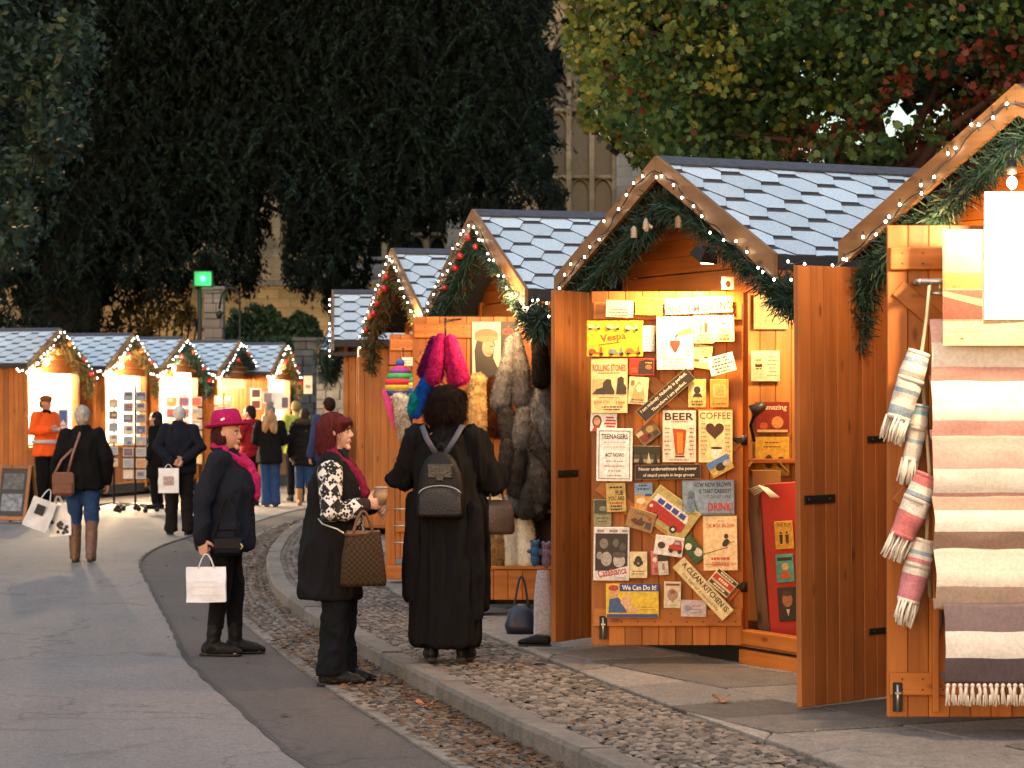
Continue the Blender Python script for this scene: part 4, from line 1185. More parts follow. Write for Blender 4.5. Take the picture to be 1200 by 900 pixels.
# ---- the left-hand row
LEFT = [((-8.44, 47.6), 14.5, 'leftmost market stall with a white picture board, beside the man in orange'), ((-7.54, 50.6), 12.5, 'second left-row stall, glaring white inside, behind the wheeled card rack'),
        ((-6.83, 53.1), 14., 'left-row stall with racks of magazines, in front of the man in the navy jacket'), ((-5.94, 55.6), 13.3, 'left-row stall with an orange-red interior and a pale name board'), ((-5.14, 57.5), 7.5, 'last stall of the left row, yellow-lit with framed pictures, by the stone wall')]
LS = []
for i, (mid, ph, lab) in enumerate(LEFT):
    st = Stall(lab, mid, R(90 - ph), .10, False, seed=20 + i, near_wall=ORANGE, inside=wood_mat((.72, .52, .30), (.6, .42, .22), .5) if i != 3 else mat((.45, .05, .015), .6, .15))
    LS.append(st)
    if i != 3:
        mb = MB(); planks(mb, .12, DEP - .05, .9, WALLH - .02, 0, .012, Matrix.Translation((WW / 2 - .048, 0, 0)) @ Matrix.Rotation(math.pi / 2, 4, 'Z'), w=.2); mb.build('wall_lining', mat((.78, .74, .66), .6, .08, 6.), st.t)
    mb = MB(); mb.box((0, .14, .86), (WW - .2, .36, .05), 0, .006); mb.build('counter', ORANGEX, st.t)
    mb = MB(); planks(mb, -WW / 2 + .08, WW / 2 - .08, .1, .83, .03, .03); mb.build('counter_front', ORANGE, st.t)
    cols = [(.5, .02, .015), (.6, .14, .03), (.42, .02, .02)]
    garland(['garland with one red bow on the leftmost stall', 'garland with red and gold baubles on the stall behind the card rack', 'garland on the magazine stall of the left row', 'dark garland on the orange-red stall of the left row', 'short garland with red baubles on the last stall of the left row'][i], st,
            [(-1.1, 2.36, .5), (-.6, 2.6, .8), (0, 2.82, 1.2), (.5, 2.62, 1.4), (.95, 2.4, 1.3), (1.22, 2.2, 1.0), (1.27, 1.9, .8)], 1500, .125, needle=.11, w=.008,
            baubles=[(.2 + .6 * j / 3, cols[j % 3], .05) for j in range(4)], mats=[RUST, GREEN][i in (2, 3)], y=-.16, seed=30 + i)
    string_lights(['white fairy lights on the gable of the leftmost stall', 'white fairy lights on the gable behind the card rack', 'white fairy lights on the gable of the magazine stall', 'white fairy lights on the gable of the orange-red stall', 'white fairy lights on the gable of the last left-row stall'][i], st,
                  [(-2.0, 2.3), (-1.6, 2.24)] + sl() + [(1.5, 2.2)], 28, -.2, rad=.011, zig=.03, seed=40 + i, strength=5)
# ------------------------------------------------------------------ signs
_TXT = {}


def text_geo(txt, bold=False):
    k = (txt, bold)
    if k in _TXT: return _TXT[k]
    cu = bpy.data.curves.new('t', 'FONT'); cu.body = txt; cu.size = 1; cu.resolution_u = 2
    if bold: cu.offset = .022
    o = bpy.data.objects.new('t', cu); COL.objects.link(o)
    dg = bpy.context.evaluated_depsgraph_get()
    me = bpy.data.meshes.new_from_object(o.evaluated_get(dg))
    V = np.array([v.co[:2] for v in me.vertices]); Fc = [tuple(p.vertices) for p in me.polygons]
    bpy.data.objects.remove(o); bpy.data.curves.remove(cu); bpy.data.meshes.remove(me)
    lo, hi = V.min(0), V.max(0)
    _TXT[k] = ((V - lo) / (hi - lo), Fc)
    return _TXT[k]


def sign(label, cx, cy, w, h, ang, col, el, Y=15.43, name='metal_sign', cat='sign', group='vintage signs on the open stall door', th=.006, rim=None, rough=.5, corner=.0, flat=True, facing=None, lean=0):
    """flat printed plate; sizes and places in photograph pixels at distance Y, y down"""
    k = Y / F
    t = thing(name, label, cat, at(cx, cy, Y), 0, group)
    t.rotation_euler = (lean, R(-ang), facing or 0)
    b = MB(); b.box((0, 0, 0), (w * k, th, h * k), 0, min(.0025, th * .4))
    mats = [mat(col, rough, .34, 34., .10, 60., detail=8.)]
    t.rotation_euler.x += R(random.uniform(-2, 1.5)); t.rotation_euler.z += R(random.uniform(-2, 2))
    if rim is not None:
        e = min(.6, .03 * w + .3)
        for x in (-1, 1): b.box((x * (w / 2 - e / 2) * k, -th / 2 - .0004, 0), (e * k, .001, h * k), 1)
        for z in (-1, 1): b.box((0, -th / 2 - .0004, z * (h / 2 - e / 2) * k), ((w - 2 * e) * k, .001, e * k), 1)
        mats.append(mat(rim, rough))
    b.build('plate', mats, t)
    pr, le = MB(), MB(); pm, lm = [], []
    def slot(ms, c):
        m = mat(c, .5, .42, 85., detail=8.) if isinstance(c, (str, tuple)) else c
        if m not in ms: ms.append(m)
        return ms.index(m)
    rn = random.Random(hash((int(cx), int(cy))) & 0xffff)
    for i, e in enumerate(el):
        y = -th / 2 - .0008 - .0003 * i
        if e[0] == 'r':
            _, x, v, a, c, q = e[:6]; an = R(e[6]) if len(e) > 6 else 0
            P = [(-a / 2, -c / 2), (a / 2, -c / 2), (a / 2, c / 2), (-a / 2, c / 2)]
            P = [(x + p * math.cos(an) - r * math.sin(an), -v + p * math.sin(an) + r * math.cos(an)) for p, r in P]
            pr.add([(p * k, y, r * k) for p, r in P], [(0, 1, 2, 3)], slot(pm, q))
        elif e[0] == 'e':
            _, x, v, a, c, q = e[:6]
            P = [(x + a / 2 * math.cos(j * math.pi / 9), -v + c / 2 * math.sin(j * math.pi / 9)) for j in range(18)]
            pr.add([(p * k, y, r * k) for p, r in P], [tuple(range(18))], slot(pm, q))
        elif e[0] == 'p':
            pr.add([(p * k, y, -r * k) for p, r in e[1]], [tuple(range(len(e[1])))], slot(pm, e[2]))
        elif e[0] == 'heart':
            _, x, v, s, q = e
            P = [(x + s * .031 * 16 * math.sin(a) ** 3, -v + s * .031 * (13 * math.cos(a) - 5 * math.cos(2 * a) - 2 * math.cos(3 * a) - math.cos(4 * a))) for a in np.linspace(0, 2 * math.pi, 28)[:-1]]
            pr.add([(p * k, y, r * k) for p, r in P], [tuple(range(len(P)))], slot(pm, q))
        elif e[0] == 't':
            txt, x, v, a, c, q = e[1:7]; bold = len(e) > 7 and e[7]
            V, Fc = text_geo(txt, bold)
            an = R(e[8]) if len(e) > 8 else 0
            pts = []
            for p in V:
                px, pz = (p[0] - .5) * a, (p[1] - .5) * c
                pts.append(((x + px * math.cos(an) - pz * math.sin(an)) * k, -th / 2 - .0009 - .0003 * i, (-v + px * math.sin(an) + pz * math.cos(an)) * k))
            le.add(pts, Fc, slot(lm, q))
        elif e[0] == 'l':
            _, x, v, a, n, gap, q = e[:7]; hh = e[7] if len(e) > 7 else gap * .32
            for j in range(n):
                L = a * rn.uniform(.6, 1); c = -L / 2
                while c < L / 2:
                    ww = min(rn.uniform(1.2, 4.), L / 2 - c)
                    z = -(v + (j - (n - 1) / 2) * gap)
                    le.add([((x + c) * k, y, (z - hh / 2) * k), ((x + c + ww) * k, y, (z - hh / 2) * k), ((x + c + ww) * k, y, (z + hh / 2) * k), ((x + c) * k, y, (z + hh / 2) * k)], [(0, 1, 2, 3)], slot(lm, q))
                    c += ww + rn.uniform(.5, .9)
    if pr.f: pr.build('print', pm, t)
    if le.f: le.build('lettering', lm, t)
    return t


CR, WH, YE, DK, RD, BL = '#d9c9a0', '#d8d4cc', '#d9b93a', '#1c1712', '#a52218', '#25408f'
GY, BR = '#8a867c', '#5b3420'
# black silhouettes of a standing figure
def fig(x, v, h, c):
    return [('e', x, v - h * .42, h * .17, h * .19, c), ('p', [(x - h * .16, v - h * .26), (x + h * .16, v - h * .26), (x + h * .13, v + h * .1), (x + h * .1, v + h * .5), (x - h * .1, v + h * .5), (x - h * .13, v + h * .1)], c)]
def scooter(x, v, s, c):
    return [('e', x - 4 * s, v + 2.4 * s, 3.2 * s, 3.2 * s, DK), ('e', x + 4 * s, v + 2.4 * s, 3.2 * s, 3.2 * s, DK), ('p', [(x - 6 * s, v + 1.5 * s), (x - 5 * s, v - 1.5 * s), (x - 1 * s, v - 1.2 * s), (x + .5 * s, v + 1.2 * s), (x + 3 * s, v + 1 * s), (x + 3.6 * s, v - 3.4 * s), (x + 4.4 * s, v - 3.2 * s), (x + 4.6 * s, v + 1.4 * s), (x + 2 * s, v + 2.2 * s), (x - 4 * s, v + 2.2 * s)], c)]

sign('wavy-edged cream sign with faint blue lines, top left of the stall door', 726, 362, 32, 20, -2, CR, [('l', 0, -5, 26, 2, 4, '#6a8aa8'), ('e', 11, -5, 6, 5, '#5a93a8'), ('l', 0, 4, 24, 3, 3.4, BR)], corner=.3)
sign('small yellow sign reading LOST DOG', 760.5, 359, 32, 21, -1, YE, [('t', 'LOST DOG', 0, -6, 27, 5, DK, True), ('l', -7, 5.5, 12, 2, 3, BR), ('l', 7, 1, 8, 2, 4, BR)])
sign('long cream sign reading PLEASE NO SMOKING in many coloured letters', 819, 358, 80, 19, 2.5, '#e2d6a8',
     [('t', 'P', -33, -5.5, 3, 4, RD, True), ('t', 'L', -27, -5.5, 3, 4, RD, True), ('t', 'E', -18, -5.5, 3.6, 4.4, '#2f5c2c', True), ('t', 'A', -8, -5.5, 4, 4.4, '#8f5a20', True), ('t', 'S', 2, -5.5, 3.6, 4.4, RD, True), ('t', 'E', 11, -5.5, 3.6, 4.4, '#2f5c2c', True),
      ('t', 'N', -33, 3, 6, 8, '#7a5a2a', True), ('t', 'O', -24, 3, 6.5, 8, '#3f5a2c', True), ('t', 'S', -12, 3, 5, 7.4, '#7a5a2a', True), ('t', 'M', -3, 3, 7, 7.4, RD, True), ('t', 'O', 7, 3, 6, 7.4, '#7a5a2a', True), ('t', 'K', 15, 2.5, 5.5, 8, '#3f5a2c', True), ('t', 'I', 21.5, 2, 1.6, 9, '#7a5a2a', True), ('t', 'N', 27.5, 1, 6.5, 9.5, RD, True), ('t', 'G', 35.5, 0, 6.5, 10, '#7a5a2a', True)])
sign('cream sign with a small rearing figure, beside the white WINE sign', 825, 386, 24, 33, 0, '#d8c486', fig(2, -4, 15, BR) + fig(-4, -2, 10, '#8a6a3a') + [('l', 0, 10, 18, 3, 3.2, BR)])
sign('narrow cream sign with faint red capitals at the top right of the door', 848, 385, 25, 31, 1, '#dccb94', [('l', 0, 2, 12, 2, 3, DK), ('e', 0, -6, 3, 2, BR), ('l', 0, 10, 19, 2, 4, '#a8583a', 3)])
sign('crumpled yellowish print with a blue spot, under the cream rearing-figure sign', 823, 418, 22, 28, -8, '#d3bd76', [('e', 2, 4, 9, 6, '#8098a8'), ('r', -6, 5, 6, 3, BR), ('l', 3, -6, 14, 3, 3, BR), ('r', 4, 0, 5, 1.5, DK)], Y=15.438)
sign('large white sign headed WINE with a red wine heart', 791, 402, 43, 62, .5, '#e0ddd2',
     [('t', 'WINE', -2, -24, 34, 9, '#9a8a62'), ('p', [(2, -12), (16, -18), (20, -18), (20, -10), (16, -10), (4, -9)], '#a87a45'), ('p', [(2, -12), (4, -9), (1, -6), (0, -2), (-1, -2), (0, -8)], '#9a3524'), ('p', [(-6, -3), (6, -3), (6, 2), (1, 11), (-1, 11), (-6, 2)], '#96301f'), ('l', -14, 8, 10, 4, 5, '#b5aa90'), ('l', 14, 6, 9, 4, 5, '#b5aa90'), ('l', 0, 22, 30, 3, 4, '#b5aa90')], Y=15.424, rim='#c8c0a8')
sign('tilted white notice with hand-lettered lines below the narrow cream sign', 846, 427, 31, 22, 15, WH, [('l', 0, 0, 26, 5, 3.9, '#4d4a42', 1.9)])
sign('yellow Vespa sign with rows of little scooters', 720.5, 397, 66, 42, 0, '#d9b024',
     [('t', 'Vespa', -2, -1, 30, 11, '#b5491c', True, 8), ('r', -6, 5.5, 26, 1, '#b5491c', 8)] + scooter(-22, 14, 1.5, '#b04020') + scooter(2, 14, 1.5, '#6c7884') + scooter(22, 13, 1.5, '#c05a20') + scooter(-24, -15, 1.2, '#cfc6a0') + scooter(-2, -15, 1.3, '#b8a888') + scooter(20, -14, 1.3, '#d4cba8'))
sign('narrow white half-hidden card right of the yellow scooter sign', 760, 397, 15, 30, 0, WH, [('l', 0, 3, 12, 4, 4, GY), ('r', 5, 0, 4, 28, '#7d7468')], Y=15.436)
sign('faded cream poster sign reading ROLLING STONES above two dark figures', 714, 452, 43, 64, 0, '#d2bd84',
     [('t', 'ROLLING STONES', 0, -21, 39, 8, '#b04a2a', True), ('l', 0, -15, 28, 1, 3, BR), ('r', -9, 1, 20, 18, '#b7a06a'), ('p', [(-20, 10), (-15, 4), (-8, 2), (-7, -4), (-3, -8), (2, -7), (3, 0), (6, 6), (6, 10)], '#33271a'), ('p', [(8, 10), (9, 0), (10, -9), (14, -11), (17, -9), (17, -3), (20, 2), (20, 10)], '#33271a'), ('l', 0, 14, 30, 1, 3, BR), ('t', 'JUNE 7TH', -9, 19.5, 18, 4, '#b04a2a', True), ('t', '1964', 13, 19.5, 10, 4, '#b04a2a', True), ('l', 3, 26.5, 26, 2, 3.2, '#4d3b22', 1.6)], rim='#b39a5c')
sign('small red sign with a dark car front beside the cream poster sign', 752, 430, 30, 20, -1, '#8f2412', [('p', [(-4, 8), (-3, -6), (4, -9), (13, -8), (14, 8)], '#2b1a14'), ('e', 8, 0, 8, 6, '#8b5a30'), ('r', -9, 4, 8, 6, '#b5401c'), ('l', 8, -5, 9, 1, 3, YE)])
sign('small cream illustrated card below the small red sign', 748, 458, 23, 32, -4, '#c9b88c', [('p', [(-8, 12), (-5, -4), (0, -12), (6, -3), (8, 12)], '#a8905c'), ('e', 1, -3, 7, 9, '#dccaa0'), ('l', 0, 12, 18, 2, 3, BR), ('r', -7, -9, 4, 6, '#7a6848')])
sign('long black diagonal sign with cursive lettering about being perfect', 780, 463, 78, 17, 41, '#1d150f', [('t', 'I am nobody. Nobody is perfect.', 0, -3.6, 70, 5.2, '#c9bfa8', True), ('t', 'Therefore I am perfect.', 2, 4, 52, 5, '#c9bfa8', True)], Y=15.418, rim='#7a6a48')
sign('small yellow-green card with a dark portrait, right of the diagonal black sign', 817, 461, 21, 33, 0, '#bfa95e', [('r', 0, -3, 13, 14, '#d8c896'), ('e', 0, -4, 8, 9, '#2f2519'), ('p', [(-6, 4), (-3, 0), (4, 0), (6, 4)], '#2f2519'), ('l', 0, 11, 16, 2, 3.6, '#3b4a26', 1.8)])
sign('small amber card with a pale rectangle, at the right edge of the door', 843, 461, 22, 33, 0, '#c08a3a', [('r', 0, -3, 15, 16, '#cda35a'), ('r', 0, -3, 10, 11, '#bb8a48'), ('l', 0, 12, 16, 1, 3, BR)])
def beer():
    e = [('t', 'BEER', 0, -23, 34, 8.5, '#2b1a14', True), ('l', 0, -17, 30, 1, 3, BR)]
    e += [('p', [(-8, -10), (8, -10), (8, -2), (5.5, 22), (-4.5, 22), (-7, -2)], '#a33a10'), ('p', [(-3, -4), (4, -4), (4, 20), (-2, 20)], '#d07a18'), ('p', [(-8.3, -11), (8.3, -11), (8.2, -7.5), (-8, -9)], '#e6d8b0'), ('r', .5, 24, 11, 2, '#4a2a18')]
    return e + [('l', -14, 6, 8, 7, 5, '#7b5a58'), ('l', 14.5, 6, 8, 7, 5, '#7b5a58'), ('l', 0, 28, 30, 1, 3, BR)]
sign('off-white sign headed BEER with a tall amber glass', 796, 511, 40, 62, 0, '#d8cbb6', beer(), rim='#7b4426')
sign('cream sign headed COFFEE with a heart of beans over a cup', 838.5, 511, 40, 62, 0, '#d6c28c',
     [('t', 'COFFEE', -.5, -24, 36, 7.5, '#4a3420'), ('heart', -1, -7, 22, '#3d1d10'), ('p', [(-6, 14), (8, 14), (7, 24), (3, 27), (-2, 27), (-5, 24)], '#d9d2c0'), ('e', 1, 14, 14, 3, '#2f1a10'), ('l', -14, 3, 8, 8, 5, '#8a7448'), ('l', 14, 5, 8, 8, 5, '#8a7448')], rim='#a88c4c')
sign('tilted multicoloured photo card tucked under the diagonal black sign', 759, 508, 27, 20, 38, '#6a5238', [('e', -5, 2, 10, 9, '#7c2a22'), ('e', 5, -3, 9, 8, '#a08a48'), ('r', 8, 5, 7, 5, '#2d3a26'), ('r', -8, -5, 8, 5, '#b5a888'), ('e', 0, 3, 5, 5, '#3a2018')])
sign('small dark photo card with pale streaks below the multicoloured card', 758, 533, 31, 21, -1, '#3d3c26', [('r', 0, -5, 30, 9, '#1f2415'), ('r', 0, 7, 30, 4, '#8d8468'), ('p', [(-10, 10), (-7, -3), (-3, 10)], '#15140e'), ('p', [(0, 10), (2, -3), (5, 10)], '#b8ae92'), ('p', [(7, 10), (10, -4), (13, 10)], '#15140e')])
sign('small white advert card with a smiling portrait and red lettering', 707.5, 495, 31, 22, -2, WH, [('e', -8, -1, 11, 15, '#5a2a18'), ('e', -8, -1, 7.5, 10, '#b98262'), ('p', [(-14, 11), (-11, 5), (-5, 5), (-2, 11)], '#a52a22'), ('r', 7, -6, 9, 2, RD), ('r', 8, -2.5, 12, 2, RD), ('r', 7.5, 1, 14, 2, RD), ('r', 8, 4.5, 10, 2, RD)], Y=15.436)
sign('tall white framed sign headed TEENAGERS', 720, 533, 42, 62, -.6, '#dcdad6',
     [('r', 0, -28, 36, .8, '#3a3a3a'), ('r', -18, 0, .8, 56, '#3a3a3a'), ('r', 18, 0, .8, 56, '#3a3a3a'), ('r', 0, 28, 36, .8, '#3a3a3a'), ('t', 'TEENAGERS', 0, -21.5, 31, 6, '#26262a', True), ('l', 0, -12, 28, 2, 5.5, '#a8a6a6'), ('t', 'ACT NOW!!', 0, 0, 22, 4.6, '#26262a', True), ('l', 0, 16, 24, 4, 5.6, '#8f8d8d', 1.6)], Y=15.424)
sign('long black rounded sign about never underestimating the power of people', 782.5, 553, 77, 17, .8, '#17110f', [('t', 'Never underestimate the power', 0, -3.2, 68, 5.2, '#cfc8ba', True), ('t', 'of stupid people in large groups', 1, 4, 60, 4.6, '#cfc8ba', True)], Y=15.424, rim='#6b5a4a')
sign('tilted yellow and blue card with a dark vehicle, at the corner of the COFFEE sign', 844, 546, 28, 19, 28, '#b59a48', [('p', [(-14, -9.5), (14, -9.5), (14, -3), (-14, -1)], '#4a74a8'), ('e', 0, 1, 12, 9, '#2b1d14'), ('e', 8, 0, 9, 7, '#a8aaa4'), ('r', -9, 5, 6, 3, '#c9b878')], Y=15.416)
sign('wide blue-grey sign ending in DRINK! in red', 830, 583, 61, 41, 1, '#7c92a6',
     [('t', 'HOW NOW BROWN', 5, -15, 44, 5.6, '#1f2730', True), ('t', 'IS THAT CASSIDY?', 8, -7.5, 38, 5, '#1f2730', True), ('t', 'IT DON\'T CARE', 12, -1, 28, 3.8, '#2d3a46'), ('t', 'DRINK!', 14, 11, 29, 9.5, '#b0281c', True), ('e', -20, -3, 9, 10, '#566c82'), ('p', [(-27, 17), (-25, 4), (-20, 1), (-14, 6), (-11, 17)], '#667e96'), ('r', -22, 0, 6, .7, '#1f2730', 30), ('r', -15, 9, .7, 14, '#1f2730', 14), ('r', 0, 19, 57, .7, '#3a4a58')], rim='#5b6f80')
sign('plain cream sign with red capitals and a small dancer', 844, 636.5, 40, 64, .8, '#d6b98c',
     [('t', 'THE MOJA SALOON', 0, -20, 33, 6, '#b0442a', True), ('l', 0, -26, 6, 1, 3, '#b0442a'), ('e', 7, -8, 5, 6, '#2a1c14'), ('p', [(2, 1), (5, -4), (9, -5), (12, -1), (7, 4), (3, 4)], '#1c1512'), ('r', -6, 9, 30, .9, '#5b3a24', 16), ('r', 13, -1, 8, .8, '#8a5a40', 10), ('l', 0, 18, 27, 1, 4, '#b0442a', 3), ('r', 0, 24.5, 36, .7, '#b0442a'), ('t', 'DESIRABLE', 0, 24.5, 20, 5, '#b0442a', True)], rim='#b89a68')
sign('khaki diagonal sign with a red and white camper van', 785, 603, 60, 44, -36, '#a89a5c',
     [('t', 'SERVICE', 10, -18, 26, 4, '#4d6a34'), ('p', [(-26, -12), (18, -12), (22, -4), (22, 0), (-27, 0)], '#d8d4c8'), ('p', [(-27, -2), (-22, -3), (22, -1), (23, 9), (20, 12), (-26, 12), (-28, 6)], '#a3201a')] + [('r', x, -6.5, 8, 6, '#27408a') for x in (-17, -7, 3, 13)] + [('e', -14, 12, 9, 9, DK), ('e', -14, 12, 4, 4, WH), ('e', 13, 12, 9, 9, DK), ('e', 13, 12, 4, 4, WH), ('e', -24, 4, 4, 4, WH), ('t', 'CAMPER', -2, 19.5, 26, 3.2, '#b0442a')])
sign('small mustard sign packed with dark capitals, below the TEENAGERS sign', 722, 583, 23, 34, 2, '#b39a58', [('l', 0, -12, 18, 1, 3, DK, 2), ('t', 'PUB', 4, -5.5, 9, 5.5, DK, True), ('t', 'YOU ARE', 0, 1, 19, 5, DK, True), ('l', 0, 6.5, 17, 1, 4, RD, 2), ('l', 0, 12, 19, 2, 3.6, DK, 1.8)])
sign('small grey-green card with a dark photo, at the left edge of the door', 706, 601, 21, 32, 0, '#7c7a58', [('r', 0, -7, 19, 16, '#2c3226'), ('e', 1, -5, 10, 6, '#6a7258'), ('l', 0, 6, 13, 3, 4, '#3a4030')], Y=15.436)
sign('small blue and orange card left of the camper van sign', 754, 583, 21, 34, 0, '#c98b3e', [('r', 0, -10, 21, 14, '#6f8ea8'), ('l', 0, -12, 14, 2, 4, '#27394d', 2), ('e', -3, 4, 11, 7, '#d8c9a0'), ('e', 4, 11, 10, 8, '#c2632a'), ('r', 6, -3, 8, 3, BL)], Y=15.436)
sign('brown tilted sign with a winged emblem, between the mustard and camper signs', 751, 609.5, 33, 24, -17, '#87683f', [('t', 'GARAGE', -1, -7, 18, 3.4, '#3a2718'), ('p', [(-12, 3), (-7, -1), (-3, 1), (0, -4), (3, 1), (6, -1), (4, 6), (-4, 7)], '#4d2016'), ('r', 10, 4, 7, 8, '#3b3a3a'), ('e', 10, -4, 4, 5, '#8a2a1c')], Y=15.42)
sign('black and white film poster sign with a red script title, lower left of the door', 716.5, 649, 42, 63, -.6, '#d0ccc8',
     [('r', 0, -2, 38, 44, '#2b2624'), ('r', -13, -27, 8, 3, GY), ('r', 2, -27, 10, 3, GY), ('r', 15, -27, 6, 3, GY), ('e', -9, -12, 10, 12, '#756f6a'), ('e', 5, -13, 7, 10, '#5f5955'), ('e', 13, -8, 8, 9, '#4a4542'), ('e', -6, 6, 13, 17, '#9b9590'), ('e', 9, 8, 14, 16, '#aaa49e'), ('e', 9, 1, 16, 7, '#4a4542'), ('e', -14, 2, 7, 9, '#8a847e'), ('p', [(-19, 29), (-19, 22), (-4, 20), (19, 14), (19, 29)], '#cfccc8'), ('t', 'Casablanca', 1, 21, 34, 9, '#b02a26', True, 9), ('l', 12, 28, 12, 1, 3, GY)], Y=15.424)
sign('small cream card with a dark long-horned animal head', 748, 662, 21, 31, 0, '#c6b78c', [('e', 0, -4, 9, 13, '#1d1916'), ('p', [(-8, -11), (-6, -4), (6, -4), (8, -11), (5, 0), (-5, 0)], '#1d1916'), ('l', 0, 9, 15, 2, 3, BR), ('e', 0, -2, 3, 3, '#8a7a5c')])
sign('narrow rose pink card half hidden under others', 767.5, 660, 9, 28, 3, '#b5605a', [('e', 0, -4, 5, 6, '#d8c4b8'), ('r', 1, 8, 4, 6, '#8a3a3a')], Y=15.436)
sign('small card with black top and white bottom, below the red car sign', 777, 660, 12, 28, 4, '#c4bca8', [('r', 0, -8, 12, 11, '#26241f'), ('r', 0, 4, 3, 8, GY), ('l', 2, 9, 7, 2, 3, GY)])
sign('white rounded sign with a small red car, overlapping the camper van sign', 784, 640, 34, 23, -8, '#cfcac4', [('p', [(-1, 5), (0, -1), (4, -3), (6, -8), (13, -8), (15, -2), (16, 5)], '#a82a1e'), ('e', 3, 5, 5, 5, DK), ('e', 13, 5, 5, 5, DK), ('e', -9, 0, 9, 8, '#3a2218'), ('r', 9, -4.5, 6, 3, '#8fa0a8')], Y=15.412)
sign('dark green diagonal card with white shapes, right of the red car sign', 812, 644, 17, 32, 38, '#2a4a26', [('e', -2, -6, 8, 8, '#cfcab8'), ('e', 3, 6, 9, 11, '#c4c0ae'), ('e', 1, 0, 6, 5, '#1f2418')])
sign('long cream diagonal sign beginning A CLEAN KITCHEN IS', 824, 690, 86, 19, -47, '#cdbb8a', [('t', 'A CLEAN KITCHEN IS', 0, -3.4, 76, 6.6, '#241c14', True), ('t', 'the sign of a wasted life', 0, 5, 60, 4.2, '#3b3024')], Y=15.414, rim='#9a8456')
sign('small striped sign in black, cream and red, right of the kitchen sign', 847, 683, 30, 22, -40, '#c9b88c', [('r', 0, -8, 28, 4, '#2a2a24'), ('r', 0, -1, 28, 7, '#b02a1e'), ('r', 0, 7, 28, 4.4, '#3a382f'), ('l', 0, -8, 22, 1, 3, CR, 2), ('l', 0, -1, 22, 1, 3, CR, 3), ('l', 0, 7, 22, 1, 3, CR, 2)], Y=15.42)
sign('yellow and blue sign reading We Can Do It!', 741, 704, 62, 40, 0, '#c9a92a',
     [('r', 8, -15.5, 46, 9, '#1f3470'), ('t', 'We Can Do It!', 8, -15.5, 40, 6, WH, True), ('p', [(-28, 14), (-27, -2), (-16, -4), (-10, 6), (-6, 14)], '#2a4a78'), ('e', -21, -10, 10, 12, '#b98a60'), ('e', -22, -15, 12, 7, '#a3322a'), ('p', [(-14, 2), (-6, -10), (2, 8), (8, 10), (6, 13), (-6, 12)], '#c89a70'), ('r', 0, 17.5, 60, 4, '#27386a'), ('l', 18, 9, 20, 2, 3, '#8a6f1c')], Y=15.42)
sign('small cream card with a red and grey round emblem, beside the yellow and blue sign', 788, 697, 20, 31, -1, '#cdbfa0', [('e', 0, 0, 13, 14, '#8f8474'), ('e', 0, -3, 6, 6, '#a8432e'), ('r', 0, 4, 3, 10, '#b0806a'), ('r', 0, -12, 16, 2.6, '#7a3a2c'), ('l', 0, 12, 12, 1, 3, GY)])
sign('small pale pinkish card at the bottom centre of the door', 813, 713, 30, 20, -1, '#b9a8a4', [('e', -7, 0, 8, 7, '#7e84a4'), ('l', 3, 1, 16, 3, 4, '#8a7484'), ('e', 8, 4, 6, 4, '#a0948c')])

# ---- inside the doorway of the sign stall
t = thing('display_board', 'orange plank board standing inside the sign stall doorway', 'board', at(905, 540, 16.35), 0)
mb = MB(); planks(mb, -.38, .42, -1.02, 1.12, 0, .03); mb.build('boards', wood_mat((.55, .27, .08), (.42, .18, .05), .5), t)
mb = MB(); mb.box((0, -.08, .0), (.8, .16, .03), 0, .004); mb.build('ledge', ORANGEX, t)
IN = dict(Y=16.3, group='prints inside the sign stall doorway')
sign('grey-green print at the top of the sign stall doorway', 903, 366, 40, 40, 0, '#a8a67c', [('r', 2, -6, 30, 8, '#8f9270'), ('e', 4, 8, 22, 14, '#94966a'), ('l', 0, -8, 26, 1, 4, '#6a6c48')], **IN)
sign('pair of white leaflets pinned inside the sign stall doorway', 897, 429, 34, 36, 0, '#d8ceb4', [('r', -8, 2, 14, 26, '#c9bc9a'), ('l', -8, -2, 10, 3, 5, BR), ('l', 8, 0, 12, 6, 4.4, '#8a7a5c'), ('r', -8, 0, 8, 2.4, DK)], **IN)
sign('dark red print with white script inside the sign stall doorway', 905, 489, 40, 36, 0, '#7a1c12', [('t', 'Amazing', 2, -11, 30, 8, '#d8cbb0', True), ('e', 6, 6, 14, 14, '#c98a50'), ('e', -10, 10, 10, 8, '#b5502a'), ('r', 0, 16, 36, 3, '#c9b48a')], **IN)
sign('yellow print with two dark figures inside the sign stall doorway', 905, 535, 40, 46, 0, '#c9a83e', [('l', 0, -14, 26, 2, 5, '#7a6424'), ('e', -4, 6, 10, 16, '#4a3414'), ('e', 10, 7, 10, 14, '#4a3414')], **IN)
t = thing('desk_lamp', 'small dark lamp clipped inside the sign stall doorway', 'lamp', at(886, 480, 16.15))
mb = MB(); mb.rings([(-.03, .045, .045), (.05, .03, .03), (.07, .012, .012)], 16, M=Matrix.Rotation(R(60), 4, 'Y')); mb.build('lamp_shade', mat((.05, .05, .055), .4), t)
mb = MB(); mb.tube([(0, 0, 0), (-.03, .05, -.1), (0, .12, -.2)], .01, 8); mb.build('arm', IRON, t)
t = thing('cardboard_box', 'open cardboard box standing in the sign stall doorway', 'box', at(897, 566, 15.95))
mb = MB(); mb.box((0, 0, 0), (.18, .14, .16), 0, .003); mb.build('carton', mat('#a8804a', .8, .15, 10), t)
mb = MB(); mb.box((-.11, 0, .10), (.09, .14, .006), 0, 0, Matrix.Rotation(R(-50), 4, 'Y')); mb.box((.11, 0, .10), (.09, .14, .006), 0, 0, Matrix.Rotation(R(50), 4, 'Y')); mb.build('flap', mat('#b58d55', .8), t)
